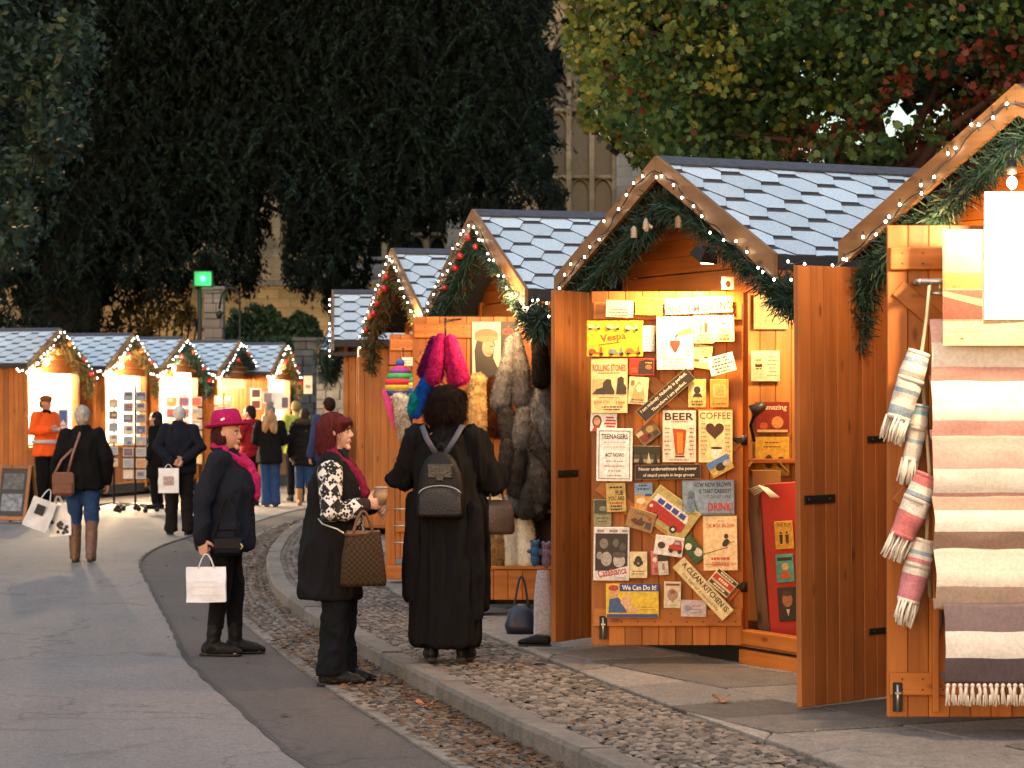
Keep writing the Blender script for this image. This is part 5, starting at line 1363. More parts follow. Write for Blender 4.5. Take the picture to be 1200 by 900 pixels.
t = thing('poster_stand', 'tall leaning red panel holding three small posters', 'board', at(920, 660, 15.72)); t.rotation_euler = (0, R(-4), 0)
mb = MB(); mb.box((0, 0, 0), (.24, .02, .99), 0, .004); mb.build('panel', mat('#a3200f', .5, .12, 6), t)
PO = dict(Y=15.69, group='small posters on the red panel', name='poster', cat='poster')
sign('mustard poster with dark figures, topmost on the red panel', 919, 627, 22, 33, 4, '#b58a2c', [('t', 'BATMAN' if False else 'THE FILM', 0, -12, 16, 4, DK), *fig(-4, 3, 14, DK), *fig(3, 3, 14, '#3a2414')], **PO)
sign('turquoise poster in the middle of the red panel', 920, 666, 21, 33, 4, '#3a8a80', [('r', 0, -11, 17, 4, DK), ('e', 0, -2, 8, 9, '#b59a6a'), ('p', [(-7, 12), (-4, 3), (4, 3), (7, 12)], '#a8532a')], **PO)
sign('dark portrait poster, lowest on the red panel', 923, 708, 22, 40, 4, '#1c1614', [('e', 0, -5, 12, 17, '#8a5a40'), ('e', 0, -13, 12, 7, '#3a2418'), ('p', [(-9, 18), (-6, 6), (6, 6), (9, 18)], '#141210'), ('p', [(-2, 6), (2, 6), (0, 14)], '#b5aca0')], **PO)
for i, (x, sk, lab) in enumerate(((889, .09, 'rough grey plank leaning inside the sign stall doorway'), (900, .05, 'dark narrower plank behind the rough grey plank'))):
    t = thing('plank', lab, 'plank', at(x, 665, 15.75 + .1 * i)); t.rotation_euler = (0, -sk, 0)
    mb = MB(); mb.box((0, 0, 0), ((.07, .05)[i], .03, .98), 0, .006); me = mb.mesh('board', [wood_mat((.2, .13, .08), (.1, .06, .04), .8)]); link('board', me, t)
mb = MB()
for i in range(4): mb.tube([at(878 + 2 * i, 574 + 2 * i, 15.6), at(890 + 3 * i, 569 + i, 15.55), at(904 + 3 * i, 583, 15.5)], .005, 6)
tag(mb.build('cable_loop', mat('#c9c4b4', .5)), 'loops of white cable hanging in the sign stall doorway', 'cable')

# ---- gable of the sign stall: lamp and small ornaments
def flood(label, p, dr, Lg, s=1.0):
    t = thing('floodlight', label, 'lamp', p)
    q = Vector(dr).to_track_quat('-Z', 'Y').to_matrix().to_4x4()
    mb = MB(); mb.rings([(-.03, .07, .09), (.03, .05, .07), (.05, .02, .03)], 4, M=q @ Matrix.Rotation(R(45), 4, 'Z'), smooth=False); mb.build('housing', IRON, t)
    mb = MB(); mb.box(q @ Vector((0, 0, -.033)), (.08, .11, .004), 0, 0, q); mb.build('glass', emit((1, .78, .45), Lg), t)
    mb = MB(); mb.tube([(0, 0, .0), (.03, .03, .08), (.08, .06, .16)], .008, 6); mb.build('bracket', IRON, t)
    return t
FL3 = at(826, 298, 15.22)
flood('dark floodlight hung under the gable of the sign stall', FL3, (-.3, .55, -1), 8)
for i, (x, y, lab) in enumerate(((757, 265, 'white bird ornament in the garland of the sign stall'), (743, 272, 'small pale lantern in the garland, left of the gable top of the sign stall'), (795, 260, 'small brass lantern hanging below the gable top of the sign stall'))):
    t = thing('ornament', lab, 'ornament', at(x, y, 15.75 - .008 * (x - 740)))
    mb = MB()
    if i == 0: mb.rings([(-.05, .01, .01), (-.02, .03, .02), (.03, .025, .02), (.07, .008, .008)], 10); mb.box((.02, 0, .01), (.09, .01, .03), 0, .004, Matrix.Rotation(.6, 4, 'Y'))
    else: mb.rings([(-.05, .028, .028), (.03, .028, .028), (.055, .006, .006)], 6, smooth=False)
    t.scale = (.7, .7, .7); mb.build('ornament_body', mat((.30, .27, .22) if i < 2 else (.2, .12, .05), .5, .4, 60.), t)
    mb = MB(); mb.tube([(0, 0, .05), (0, 0, .12)], .003, 5); mb.build('hook', IRON, t)
sign('small white card with a dark mark pinned above the sign stall doorway', 853, 332, 15, 15, 0, '#c9bfa8', [('e', 0, 1, 6, 8, '#4a2a1c')], Y=15.3, group=None, name='card', cat='card')

# ------------------------------------------------------------------ goods of the fur stall
def furry(label, pts, radii, col, n=2200, ln=.03, w=.0022, col2=None, group=None, cat='fur stole', name='fur_stole', seed=0, var=.4):
    t = thing(name, label, cat, pts[0], 0, group)
    o = Vector(pts[0]); mb = MB()
    mb.tube([Vector(p) - o for p in pts], radii, 12, caps='round')
    rn = random.Random(seed)
    mb.v = [tuple(Vector(p) + Vector((noise.noise(Vector(p) * 14 + Vector((seed, 0, 0))), noise.noise(Vector(p) * 14 + Vector((0, seed, 5))), 0)) * .014) for p in mb.v]
    mb.fur(n, ln, w, 0, .5, seed)
    mb.build('pile', mat(col, .9, var, 22., col2=col2, spec=.1), t)
    return t
G = 'grey faux fur stoles hanging in a bundle'
GL = 'grey faux fur stole in the hanging bundle beside the brown plank door'
rn = random.Random(5)
greys = [((600, 398), (588, 470), (.028, .05, .06), '#605f60'), ((606, 395), (612, 468), (.03, .05, .055), '#504e50'), ((628, 380), (634, 445), (.03, .045, .05), '#0c0a0a'), ((634, 470), (640, 520), (.04, .05, .05), '#4a4c52'), ((622, 462), (620, 530), (.04, .05, .055), '#55575c'),
         ((604, 490), (596, 540), (.04, .05, .045), '#242020'), ((612, 515), (606, 575), (.04, .055, .05), '#2e2a29'), ((630, 530), (634, 580), (.04, .05, .05), '#423e3c'), ((600, 545), (606, 590), (.035, .05, .05), '#5c5e64'), ((618, 560), (616, 598), (.04, .05, .05), '#3d3938'), ((640, 560), (630, 600), (.04, .045, .045), '#282424'), ((625, 500), (640, 545), (.04, .05, .05), '#353130'), ((590, 470), (598, 520), (.04, .045, .045), '#3f3b39'), ((636, 450), (632, 500), (.04, .05, .05), '#585a60'), ((614, 480), (608, 530), (.04, .05, .05), '#5a5858'), ((594, 520), (592, 560), (.035, .045, .04), '#34302f'), ((622, 545), (628, 592), (.04, .05, .05), '#535152')]
for i, (a, b, rr, c) in enumerate(greys):
    Y = 19.0 - .02 * (i % 4) + (.06 if i in (5, 10) else 0) - (.12 if i == 2 else 0)
    pa, pb = at(*a, Y), at(*b, Y)
    lab = GL if i != 2 else 'black faux fur stole hanging at the top of the grey bundle'
    furry(lab, [pa, pa.lerp(pb, .5) + Vector((rn.uniform(-.02, .02), -.03, 0)), pb], [q * 1.32 for q in rr], c, 4200, .017, .0018, group=G, seed=i, var=.55)
mb = MB(); mb.tube([at(622, 366, 19.0), at(622, 378, 19.0), at(612, 392, 19.0)], .008, 6); mb.tube([at(622, 378, 19.0), at(634, 392, 19.0)], .008, 6); mb.tube([at(622, 366, 19.0), at(650, 366, 19.1)], .01, 6)
tag(mb.build('hanging_hook', IRON), 'dark iron hook carrying the grey fur bundle', 'hook')
pk = [((517, 396), (509, 440), (.035, .06, .065), '#8a1450', 'magenta faux fur stole, front left of the pink bundle'), ((528, 396), (541, 442), (.03, .05, .055), '#a81f5e', 'hot pink faux fur stole, right of the pink bundle'), ((508, 398), (496, 436), (.03, .045, .04), '#520c46', 'purple faux fur stole, far left of the pink bundle'), ((526, 400), (532, 446), (.04, .05, .05), '#96184f', 'pink faux fur stole hanging lowest of the pink bundle'), ((508, 430), (488, 482), (.04, .06, .05), '#0d3f96', 'blue faux fur stole under the pink bundle'), ((492, 455), (484, 480), (.03, .045, .04), '#0c7a84', 'turquoise faux fur scarf end beside the blue stole')]
for i, (a, b, rr, c, lab) in enumerate(pk):
    Y = 19.0 + (.12 if i in (2, 4, 5) else 0) - .03 * i * (i < 2)
    pa, pb = at(*a, Y), at(*b, Y)
    furry(lab, [pa, pa.lerp(pb, .5) + Vector((0, -.02, 0)), pb], rr, c, 3000, .02, .0018, seed=20 + i, var=.35)
mb = MB(); mb.tube([at(522, 372, 19.0), at(522, 398, 19.0)], .008, 6); mb.tube([at(522, 376, 19.0), at(540, 374, 19.4)], .008, 6); tag(mb.build('hanging_hook', IRON), 'iron hook carrying the pink fur bundle', 'hook')
ot = [((560, 447), (562, 498), .075, '#b89a6a', 'fair tan faux fur scarf hung on the fur stall door', .6), ((582, 452), (582, 500), .085, '#3a1c0a', 'leopard-brown faux fur muff beside the fair tan scarf', .7), ((595, 592), (570, 594), .075, '#c4b492', 'cream fur roll on the upper shelf of the fur stall', .2),
      ((582, 618), (583, 658), .075, '#8a6a44', 'tan fur boot cuff on the low shelf, left of the white pair', .5), ((597, 616), (598, 660), .07, '#cfc6b4', 'white fur boot cuff on the low shelf, left of the pair', .08), ((614, 616), (616, 660), .075, '#d4ccbc', 'white fur boot cuff on the low shelf, right of the pair', .08), ((640, 600), (612, 600), .05, '#2a211c', 'dark fur roll on the upper shelf of the fur stall', .3)]
for i, (a, b, r, c, lab, vr) in enumerate(ot):
    Y = 19.35 if i < 2 else 19.2
    pa, pb = at(*a, Y), at(*b, Y)
    furry(lab, [pa, pa.lerp(pb, .5), pb], [r * .95, r * 1.05, r], c, 3000, .022, .002, seed=40 + i, var=vr, cat='fur accessory', name='fur_accessory')
t = thing('display_shelf', 'low orange two-shelf stand carrying furs in front of the fur stall', 'shelf', at(612, 700, 19.22)); t.location.z = .13
for z in (.36, .78):
    mb = MB(); mb.box((0, 0, z), (.66, .3, .025), 0, .004); mb.build('shelf', ORANGEX, t)
mb = MB(); planks(mb, -.32, .32, .12, .345, -.12, .025, w=.11); mb.build('front_board', ORANGEX, t)
for x in (-.31, .31):
    mb = MB(); mb.box((x, .02, .4), (.035, .28, .8), 0, .004); mb.build('side_board', ORANGE, t)
mb = MB(); mb.box((0, .12, .42), (.6, .02, .7)); mb.build('back_panel', mat((.02, .016, .014), .8), t)
sign('framed portrait of a dark-haired model in a tan fur hat on the fur stall door', 570, 411, 34, 68, 0, '#c4b8a4', [('p', [(-12, 34), (-14, 0), (-10, -18), (6, -20), (10, -8), (8, 8), (14, 22), (14, 34)], '#1c100c'), ('e', 2, -4, 14, 22, '#c08a6a'), ('e', 0, -18, 28, 16, '#8a5c36'), ('e', 0, -14, 29, 7, '#a3744a'), ('p', [(-8, -10), (-5, 14), (-12, 30)], '#1c100c'), ('r', 4, 4, 6, 1.2, '#a0453c'), ('r', 6, -5, 4, 1.2, '#2a1a14'), ('p', [(-12, 34), (-6, 16), (8, 14), (14, 34)], '#160f0e')], Y=19.5, name='poster', cat='poster', group=None, rim='#8f8574')
sign('black poster with red letters ch beside the fur hat portrait', 597, 405, 22, 56, 0, '#120d0c', [('t', 'ch', -2, -18, 13, 11, '#c8241a', True), ('e', -2, 5, 9, 14, '#c08a74'), ('l', 0, 20, 14, 2, 4, '#6a625c')], Y=19.51, name='poster', cat='poster', group=None)
# by the door: tall bag, plush, navy bag, shoe
bx = thing('wrapping_bag', 'tall white spotted gift bag leaning on the brown plank door', 'gift bag', at(636, 735, 17.0)); bx.location.z = .14; bx.scale = (.9, .9, .92)
mb = MB(); mb.rings([(0, .06, .03), (.02, .065, .035), (.15, .06, .03), (.3, .066, .036), (.45, .06, .03), (.5, .055, .02)], 20, p=4); me = mb.mesh('bag_side', [mat((.5, .43, .45), .5, .35, 60.)]); crumple(me, .02, 11, 3); link('bag_side', me, bx)
for i, (x, z, c, lab) in enumerate(((627, 640, (.05, .13, .24), 'blue plush toy poking out of the white spotted gift bag'), (640, 642, (.24, .16, .22), 'pink plush toy poking out of the white spotted gift bag'))):
    p = at(x, z + 6, 16.96); t = thing('plush_toy', lab, 'plush toy', p); t.scale = (.72, .72, .72)
    mb = MB(); mb.ball((0, 0, 0), (.045, .04, .06)); mb.ball((0, 0, .06), .036); mb.ball((-.028, 0, .092), .016); mb.ball((.028, 0, .092), .016); mb.ball((-.05, -.01, .0), (.025, .018, .018)); mb.ball((.05, -.01, .0), (.025, .018, .018)); mb.ball((0, 0, -.07), (.04, .035, .07)); mb.fur(700, .014, .003)
    mb.build('plush_body', mat(c, .8, .15, 20), t)
    for s in (-1, 1):
        e = MB(); e.ball((s * .013, -.033, .066), .0055); e.build('eye', mat((.01, .01, .01), .2), t)
nb = thing('handbag', 'navy slouchy handbag standing on the flagstones below the white furs', 'handbag', at(611, 737, 17.55)); nb.location.z = .135
mb = MB(); mb.rings([(0, .1, .07), (.05, .11, .075), (.14, .085, .05), (.2, .04, .02)], 18, p=2.6); me = mb.mesh('bag_body', [mat((.013, .017, .04), .4, .3, 20.)]); crumple(me, .015, 9, 6); link('bag_body', me, nb)
mb = MB(); handle_loop(mb, (-.05, 0, .17), (.05, 0, .17), .22, .008); mb.build('handle', mat((.02, .02, .03), .4), nb)
sh = thing('shoe', 'black rounded shoe below the white spotted gift bag', 'shoe', at(630, 744, 16.6), R(75)); sh.location.z = .135; sh.scale = (.72, .72, .72)
mb = MB(); mb.tube([(0, -.09, .05), (0, 0, .055), (0, .08, .04), (0, .15, .03)], [(.036, .05), (.042, .055), (.045, .04), (.036, .028)], 14, caps='round', up=(1, 0, 0)); mb.build('upper', LEATHER, sh)
mb = MB(); mb.box((0, .03, .006), (.09, .3, .012), 0, .004); mb.build('sole', IRON, sh)
# fairy wire on the plank door
for i, (x, y, lab) in enumerate(((664, 545, 'scrap of clear tape stuck on the brown plank door, upper'), (655, 650, 'scrap of clear tape stuck on the brown plank door, lower'))):
    mb = MB(); rn = random.Random(i); p = at(x, y, 16.45); P = [p + Vector((rn.uniform(-.03, .03), -.01 * rn.random(), .03 * j)) for j in range(5)]; mb.tube(P, [(.006, .001)] * 5, 6)
    tag(mb.build('tape_scrap', mat((.6, .6, .66), .3)), lab, 'tape')

# ---- knitted hats
def knit_hat(label, p, cols, s=1.0):
    t = thing('knitted_hat', label, 'hat', p)
    mb = MB(); pr = [(-.10, .085), (-.07, .1), (-.03, .105), (.01, .1), (.05, .08), (.085, .05), (.105, .015)]
    for i in range(len(pr) - 1): mb.rings([(pr[i][0] * s, pr[i][1] * s, pr[i][1] * s), (pr[i + 1][0] * s, pr[i + 1][1] * s, pr[i + 1][1] * s)], 16, i % len(cols))
    mb.build('knit', [mat(c, .9, .3, 50., .5, 120.) for c in cols], t)
    for x in (-1, 1):
        mb = MB(); mb.tube([(x * .085 * s, 0, -.08 * s), (x * .07 * s, -.02, -.2 * s), (x * .04 * s, -.02, -.33 * s)], [(.04 * s, .02), (.025 * s, .015), .008], 8, caps='round'); mb.build('ear_flap', mat(cols[-1], .9, .3, 50.), t)
    mb = MB(); mb.ball((0, 0, .12 * s), .03 * s); mb.build('bobble', mat(cols[0], .9), t)
knit_hat('multicoloured knitted hat with pink flaps hanging on the open orange door', at(469, 446, 23.55), [(.02, .06, .3), (.55, .4, .04), (.6, .03, .05), (.04, .3, .1), (.2, .03, .3), (.6, .05, .2)], 1.35)
knit_hat('green and blue knitted hat, right of the multicoloured one', at(493, 450, 23.5), [(.05, .3, .12), (.02, .1, .4), (.6, .5, .1), (.04, .3, .25)], 1.25)
for i, (x, y, c, lab) in enumerate(((473, 474, '#c4bcae', 'white fur trapper hat on the knitted hat stall'), (487, 486, '#2a201c', 'dark fur trapper hat below the white one'), (476, 500, '#a8988a', 'pale fur hat, lowest on the knitted hat stall'), (502, 418, '#1a1412', 'black fur hat at the top of the knitted hat stall'))):
    p = at(x, y, 23.4); furry(lab, [p + Vector((-.04, 0, .05)), p + Vector((.03, 0, 0)), p + Vector((.0, 0, -.06))], [.06, .085, .07], c, 900, .035, .004, cat='hat', name='fur_hat', seed=60 + i)
t = thing('wire_rail', 'thin dark wire rail carrying the knitted hats', 'rail', at(485, 428, 23.7))
mb = MB(); mb.tube([(-.24, 0, 0), (.3, 0, 0)], .008, 6); mb.tube([(-.1, 0, 0), (-.1, 0, .16)], .006, 6); mb.tube([(.05, 0, 0), (.05, 0, .12)], .006, 6); mb.build('rail', IRON, t)
sign('small white price card on the knitted hat stall', 478, 424, 14, 10, 0, WH, [('l', 0, 0, 10, 2, 3, GY)], Y=23.6, name='price_card', cat='card', group=None)
t = thing('wooden_rack', 'slim orange wooden rack with rungs beside the long-coated woman', 'rack', at(468, 655, 22.9)); t.location.z = .135
for x in (-.08, .14):
    mb = MB(); mb.box((x, 0, .5), (.09 if x < 0 else .03, .05, .95), 0, .006); mb.build('upright', ORANGE, t)
for z in (.35, .5, .65, .93):
    mb = MB(); mb.tube([(-.05, -.03, z), (.16, -.03, z)], .008, 6); mb.build('rung', STEEL, t)
mb = MB(); mb.box((-.02, -.02, .09), (.16, .34, .12), 0, .008); mb.build('foot', ORANGEX, t)

# ------------------------------------------------------------------ goods of the towel stall
def bands(mb_n, cols): pass
def throw_(label, py0, py1, x0, x1, Y, cols, cuts, fringe=False, seed=0, bulge=.05):
    """folded throw hanging over a rung: rounded top, belly, turned-under hem; cuts = where the stripes change, 0 top .. 1 hem"""
    a = at(x0, py0, Y); b = at(x1, py1, Y)
    t = thing('striped_throw', label, 'throw', ((a.x + b.x) / 2, Y, b.z), 0, 'striped throws hanging one below the other')
    W = b.x - a.x; H = a.z - b.z
    pr = [(.03, H + .00)] + [(-.028 * math.sin(q), H - .028 + .028 * math.cos(q)) for q in np.linspace(.1, 1.5, 5)]
    for i in range(1, 17):
        f = i / 16; pr.append((-.028 - bulge * math.sin(math.pi * min(1, f * .9)) * .8 - .012 * f, H - .028 - (H - .028 - .02) * f))
    e = pr[-1]
    pr += [(e[0] + .004, .006), (e[0] + .022, .0), (e[0] + .045, .012), (.02, .05)]
    n = 22; V = []; Fc = []; Mi = []; S = MB()
    L = np.r_[0, np.cumsum([math.hypot(pr[i + 1][0] - pr[i][0], pr[i + 1][1] - pr[i][1]) for i in range(len(pr) - 1)])]; L = L / L[-1]
    for j in range(n + 1):
        x = -W / 2 + W * j / n
        for i, (y, z) in enumerate(pr):
            q = Vector((x * 6, z * 9 + seed * 3, seed)); d = noise.noise(q) * .009 + noise.noise(q * 3) * .003
            V.append((x + .006 * noise.noise(Vector((z * 9, seed, 1))), y + d, z + .005 * noise.noise(Vector((x * 5, seed, 7)))))
    k = len(pr)
    for j in range(n):
        for i in range(k - 1):
            f = 1 - (pr[i][1] + pr[i + 1][1]) / 2 / H
            c = sum(1 for q in cuts if f > q)
            S.add([V[j * k + i], V[(j + 1) * k + i], V[(j + 1) * k + i + 1], V[j * k + i + 1]], [(0, 1, 2, 3)], c, True)
    me = S.mesh('cloth', [mat(c, .95, .16, 60., .35, 260., detail=6., spec=.1) for c in cols])
    import bmesh
    bm = bmesh.new(); bm.from_mesh(me); bmesh.ops.remove_doubles(bm, verts=bm.verts, dist=1e-5); bm.to_mesh(me); bm.free()
    link('cloth', me, t)
    if fringe:
        mb = MB(); rn = random.Random(3); m2 = int(W / .028)
        for j in range(m2):
            x = -W / 2 + W * (j + .5) / m2; y = e[0] - .006
            mb.ball((x, y, -.008), (.011, .01, .012), 8, 6)
            mb.tube([(x, y, 0), (x + rn.uniform(-.008, .008), y - .004, -.035), (x + rn.uniform(-.012, .012), y, -.082)], [.006, .009, .011], 6)
            for q in range(3): mb.tube([(x + .006 * (q - 1), y - .004, -.05), (x + .01 * (q - 1) + rn.uniform(-.005, .005), y - .006, -.094 - .01 * rn.random())], .0035, 4)
        mb.build('fringe', mat('#cfc6ba', .9), t)
    return t
SA, CM, TC, TP, GB = '#c59a92', '#dcd5cb', '#ba938a', '#93745f', '#5a4a46'
X0, X1 = 1089, 1290
throw_('pink, cream and salmon striped throw, topmost of the hanging throws', 374, 452, X0 + 0, X1, 12.14, ['#d0aaa2', CM, SA], (.35, .72), seed=1)
throw_('cream and salmon striped throw, second from the top', 446, 516, X0 + 1, X1, 12.10, ['#dcc4bc', CM, '#cfa49c'], (.40, .68), seed=2)
throw_('terracotta throw with one cream band, third from the top', 510, 586, X0 + 2, X1, 12.06, ['#c09a92', CM, TC], (.50, .87), seed=3)
throw_('brown throw with one broad cream band, fourth from the top', 580, 648, X0 + 3, X1, 12.02, ['#ad9686', CM, '#947c6e'], (.24, .62), seed=4)
throw_('cream and taupe throw, second from the bottom', 642, 714, X0 + 5, X1, 11.98, ['#d6c8ba', '#dcd2c4', '#b09c8c'], (.38, .62), seed=5)
throw_('dark grey-brown throw with a white band and tasselled hem, lowest of the hanging throws', 706, 800, X0 + 16, X1, 11.93, ['#77696a', '#d8d2ca', '#5c5256'], (.36, .66), True, 6)
t = thing('throw_ladder', 'wooden ladder rack the striped throws hang from', 'rack', at(1190, 600, 12.2)); t.location.y = 12.2
z0 = .22 - t.location.z
for x in (-.38, .38):
    mb = MB(); mb.box((x, 0, (z0 + 1.9 - t.location.z) / 2), (.03, .03, 1.9 - t.location.z - z0), 0, .004); mb.build('rail', ORANGE, t)
for py in (380, 450, 515, 585, 648, 712):
    mb = MB(); z = EYE + (HY - py) / F * 12.2 - t.location.z; mb.tube([(-.37, -.02, z), (.37, -.02, z)], .011, 8); mb.build('rung', ORANGEX, t)
def roll(label, a, b, r, cols, Y, seed=0):
    pa, pb = at(*a, Y), at(*b, Y); t = thing('rolled_towel', label, 'towel', pa, 0, 'rolled fringed towels on the rope')
    d = (pb - pa); n = 16; mb = MB(); rn = random.Random(seed)
    for i in range(n):
        p0, p1 = d * (i / n), d * ((i + 1) / n)
        r0 = r * (.82 + .18 * math.sin(math.pi * (.12 + .8 * i / n))); r1 = r * (.82 + .18 * math.sin(math.pi * (.12 + .8 * (i + 1) / n)))
        if 6 <= i <= 6: r0 *= .94; r1 *= .9
        mb.tube([p0, p1], [r0, r1], 16, cols[1][i], True, i in (0, n - 1))
    me = mb.mesh('cloth', [mat(c, .9, .2, 60., .5, 200.) for c in cols[0]]); crumple(me, .008, 16, seed); link('cloth', me, t)
    mb = MB(); u = d.normalized(); x = u.cross(Vector((0, 1, 0))).normalized(); y = u.cross(x)
    for i in range(46):
        a_ = rn.uniform(0, 6.28); q = r * rn.uniform(.4, .9); p = d + x * q * math.cos(a_) + y * q * math.sin(a_)
        e = p + u * rn.uniform(.07, .11) + Vector((rn.uniform(-.01, .01), rn.uniform(-.01, .01), -.01)); mb.tube([p - u * .01, p.lerp(e, .5) + Vector((rn.uniform(-.008, .008), 0, 0)), e], [.006, .0055, .004], 5)
    mb.build('fringe', mat('#d6d0c6', .9), t)
    mb = MB(); m_ = d * .42; mb.tube([m_ - u * .012, m_ + u * .012], r * 1.03, 16); mb.build('tie', mat('#b8b2a8', .8), t)
W_, B_, P_, G_ = '#d2ccc2', '#8ca0b0', '#c07070', '#b0a89c'
st = lambda s: [int(c) for c in s]
roll('white rolled towel with pale blue stripes, topmost on the rope', (1078, 412), (1052, 492), .063, ([W_, B_, G_], st('0010020001000110')), 12.1, 1)
roll('thin white rolled towel with a blue band, second on the rope', (1080, 474), (1067, 540), .045, ([W_, B_, '#6aa0b8'], st('1120001000100000')), 12.16, 2)
roll('rolled towel with salmon and blue bands, third on the rope', (1088, 556), (1056, 630), .067, ([W_, P_, B_], st('1110021000111111')), 12.08, 3)
roll('rolled towel with a broad pink end, lowest on the rope', (1084, 632), (1064, 706), .063, ([W_, '#c27e8a', B_], st('0002010001111110')), 12.1, 4)
mb = MB(); mb.tube([at(1096, 330, 12.2), at(1089, 336, 12.1), at(1086, 370, 12.12), at(1080, 412, 12.12), at(1083, 470, 12.2), at(1089, 550, 12.14), at(1086, 632, 12.14), at(1090, 700, 12.2)], .009, 6)
tag(mb.build('rope', mat('#b5a890', .9)), 'pale rope strung with rolled towels beside the throws', 'rope')
t = thing('peg', 'steel peg holding the rope at the left edge of the towel stall', 'peg', at(1085, 331, 12.22))
mb = MB(); mb.tube([(-.05, -.12, 0), (-.05, .08, 0)], .012, 10); mb.tube([(-.05, -.1, 0), (.16, -.1, 0)], .014, 10); mb.build('rod', STEEL, t)
mb = MB(); mb.tube([(.0, -.1, -.055), (.1, -.1, -.06)], .01, 8); mb.tube([(.05, -.1, 0), (.05, -.1, -.06)], .006, 6); mb.build('clip', STEEL, t)
mb = MB(); a = at(1097, 660, 12.2); mb.tube([a, a + Vector((.006, -.01, -.12)), a + Vector((.012, 0, -.28)), a + Vector((.005, 0, -.36))], [(.012, .012), (.02, .01), (.02, .012), (.012, .008)], 8); tag(mb.build('grey_scarf', mat('#4a4a52', .9)), 'dark grey folded scarf end hanging between the rope and the throws', 'scarf')
sign('white poster with a photo of folded towels above the throws', 1165, 337, 120, 136, 0, '#d8d2c6', [('r', -37, -10, 46, 102, '#8f6f55'), ('r', -37, -44, 46, 10, '#97805a'), ('r', -37, -28, 46, 15, '#8a6052'), ('r', -37, -8, 46, 18, '#8f5a1c'), ('r', -37, 20, 46, 34, '#7a3428'), ('p', [(-60, 10), (-60, 4), (-14, 14), (-14, 22)], '#c98a5a'), ('r', 0, 54, 120, 28, '#c4a880'), ('l', -34, 50, 34, 2, 4, '#8a7450'), ('e', -38, 60, 5, 2, '#7a3a2a')] + [('r', -54 + 3 * i, -40, .8, 28, '#b09a78') for i in range(6)], Y=12.01, name='poster', cat='poster', group=None, th=.012)
sign('blank white board beside the towel poster', 1195, 300, 84, 150, 0, '#dcdad4', [('l', 8, 10, 20, 2, 8, '#c8c4bc')], Y=11.985, name='white_board', cat='board', group=None, th=.014)
t = thing('light_bulb', 'glaring bare bulb under the gable of the towel stall', 'lamp', at(1186, 214, 11.62))
mb = MB(); mb.ball((0, 0, 0), (.022, .022, .028)); mb.build('glass', emit((1, .82, .55), 60), t)
mb = MB(); mb.tube([(0, 0, .04), (0, 0, .1)], .022, 10); mb.build('socket', IRON, t)
mb = MB(); mb.tube([(0, 0, .1), (.03, .1, .2)], .006, 6); mb.build('flex', IRON, t)

# ------------------------------------------------------------------ goods of the left row
def board(label, cx, cy, w, h, Y, col, el, **k):
    return sign(label, cx, cy, w, h, 0, col, el, Y=Y, name=k.pop('name', 'picture_board'), cat=k.pop('cat', 'board'), group=None, th=.02, **k)
board('white picture board behind the man in orange', 53, 452, 34, 46, 48.0, WH, [('r', 3, -20, 12, 4, '#b08a6a'), ('r', 8, 14, 16, 4, '#b0705a'), ('r', -10, 15, 8, 5, '#b88a7a'), ('l', 0, -4, 20, 2, 5, '#d0c8bc')])
board('blue mountain picture beside the man in orange', 74, 492, 12, 26, 45.0, WH, [('r', 0, -2, 9, 18, '#2a6aa8'), ('p', [(-4, 6), (0, 0), (4, 6)], '#d0dce4')])
board('plain white board filling the front of the stall behind the card rack', 136, 458, 34, 42, 51.0, WH, [('e', -2, -4, 2, 10, '#d0c49c'), ('r', 4, 14, 10, 8, '#b0a0a0')])
board('grey notice sheets at the top of the magazine stall', 214, 446, 20, 18, 52.5, '#9a9aa0', [('l', 0, 0, 14, 3, 4, '#6a6a70')])
board('pale name board over the counter of the orange-red stall', 273, 450, 27, 11, 54.3, '#c9a888', [('l', 0, 0, 18, 1, 4, '#8a5a48')])
board('white sheet stuck on the magazine stall rack', 214, 467, 15, 14, 51.5, WH, [('r', 0, 2, 9, 4, '#c8c4bc')])
board('cream sheet on the end stall counter, beside the stone wall', 361, 451, 10, 21, 52.0, '#cfc6b0', [('r', 0, 2, 6, 4, '#8a7a68')])
for i, (x, y, w, h, c) in enumerate(((300, 461, 13, 12, '#4a2a22'), (300, 474, 13, 12, '#6a2a20'), (326, 470, 16, 22, '#c8ccd4'), (314, 466, 12, 14, '#7a7a84'), (334, 472, 10, 16, '#4a4a6a'))):
    board(['small dark framed picture, upper, on the last left-row stall', 'small red-brown framed picture, lower, on the last left-row stall', 'large pale mounted picture on the last left-row stall', 'grey mounted picture beside the pale one', 'violet mounted picture at the right of the last left-row stall'][i], x, y, w, h, 56.0 - .1 * i, WH, [('r', 0, 0, w * .75, h * .75, c)], name='picture', cat='picture')

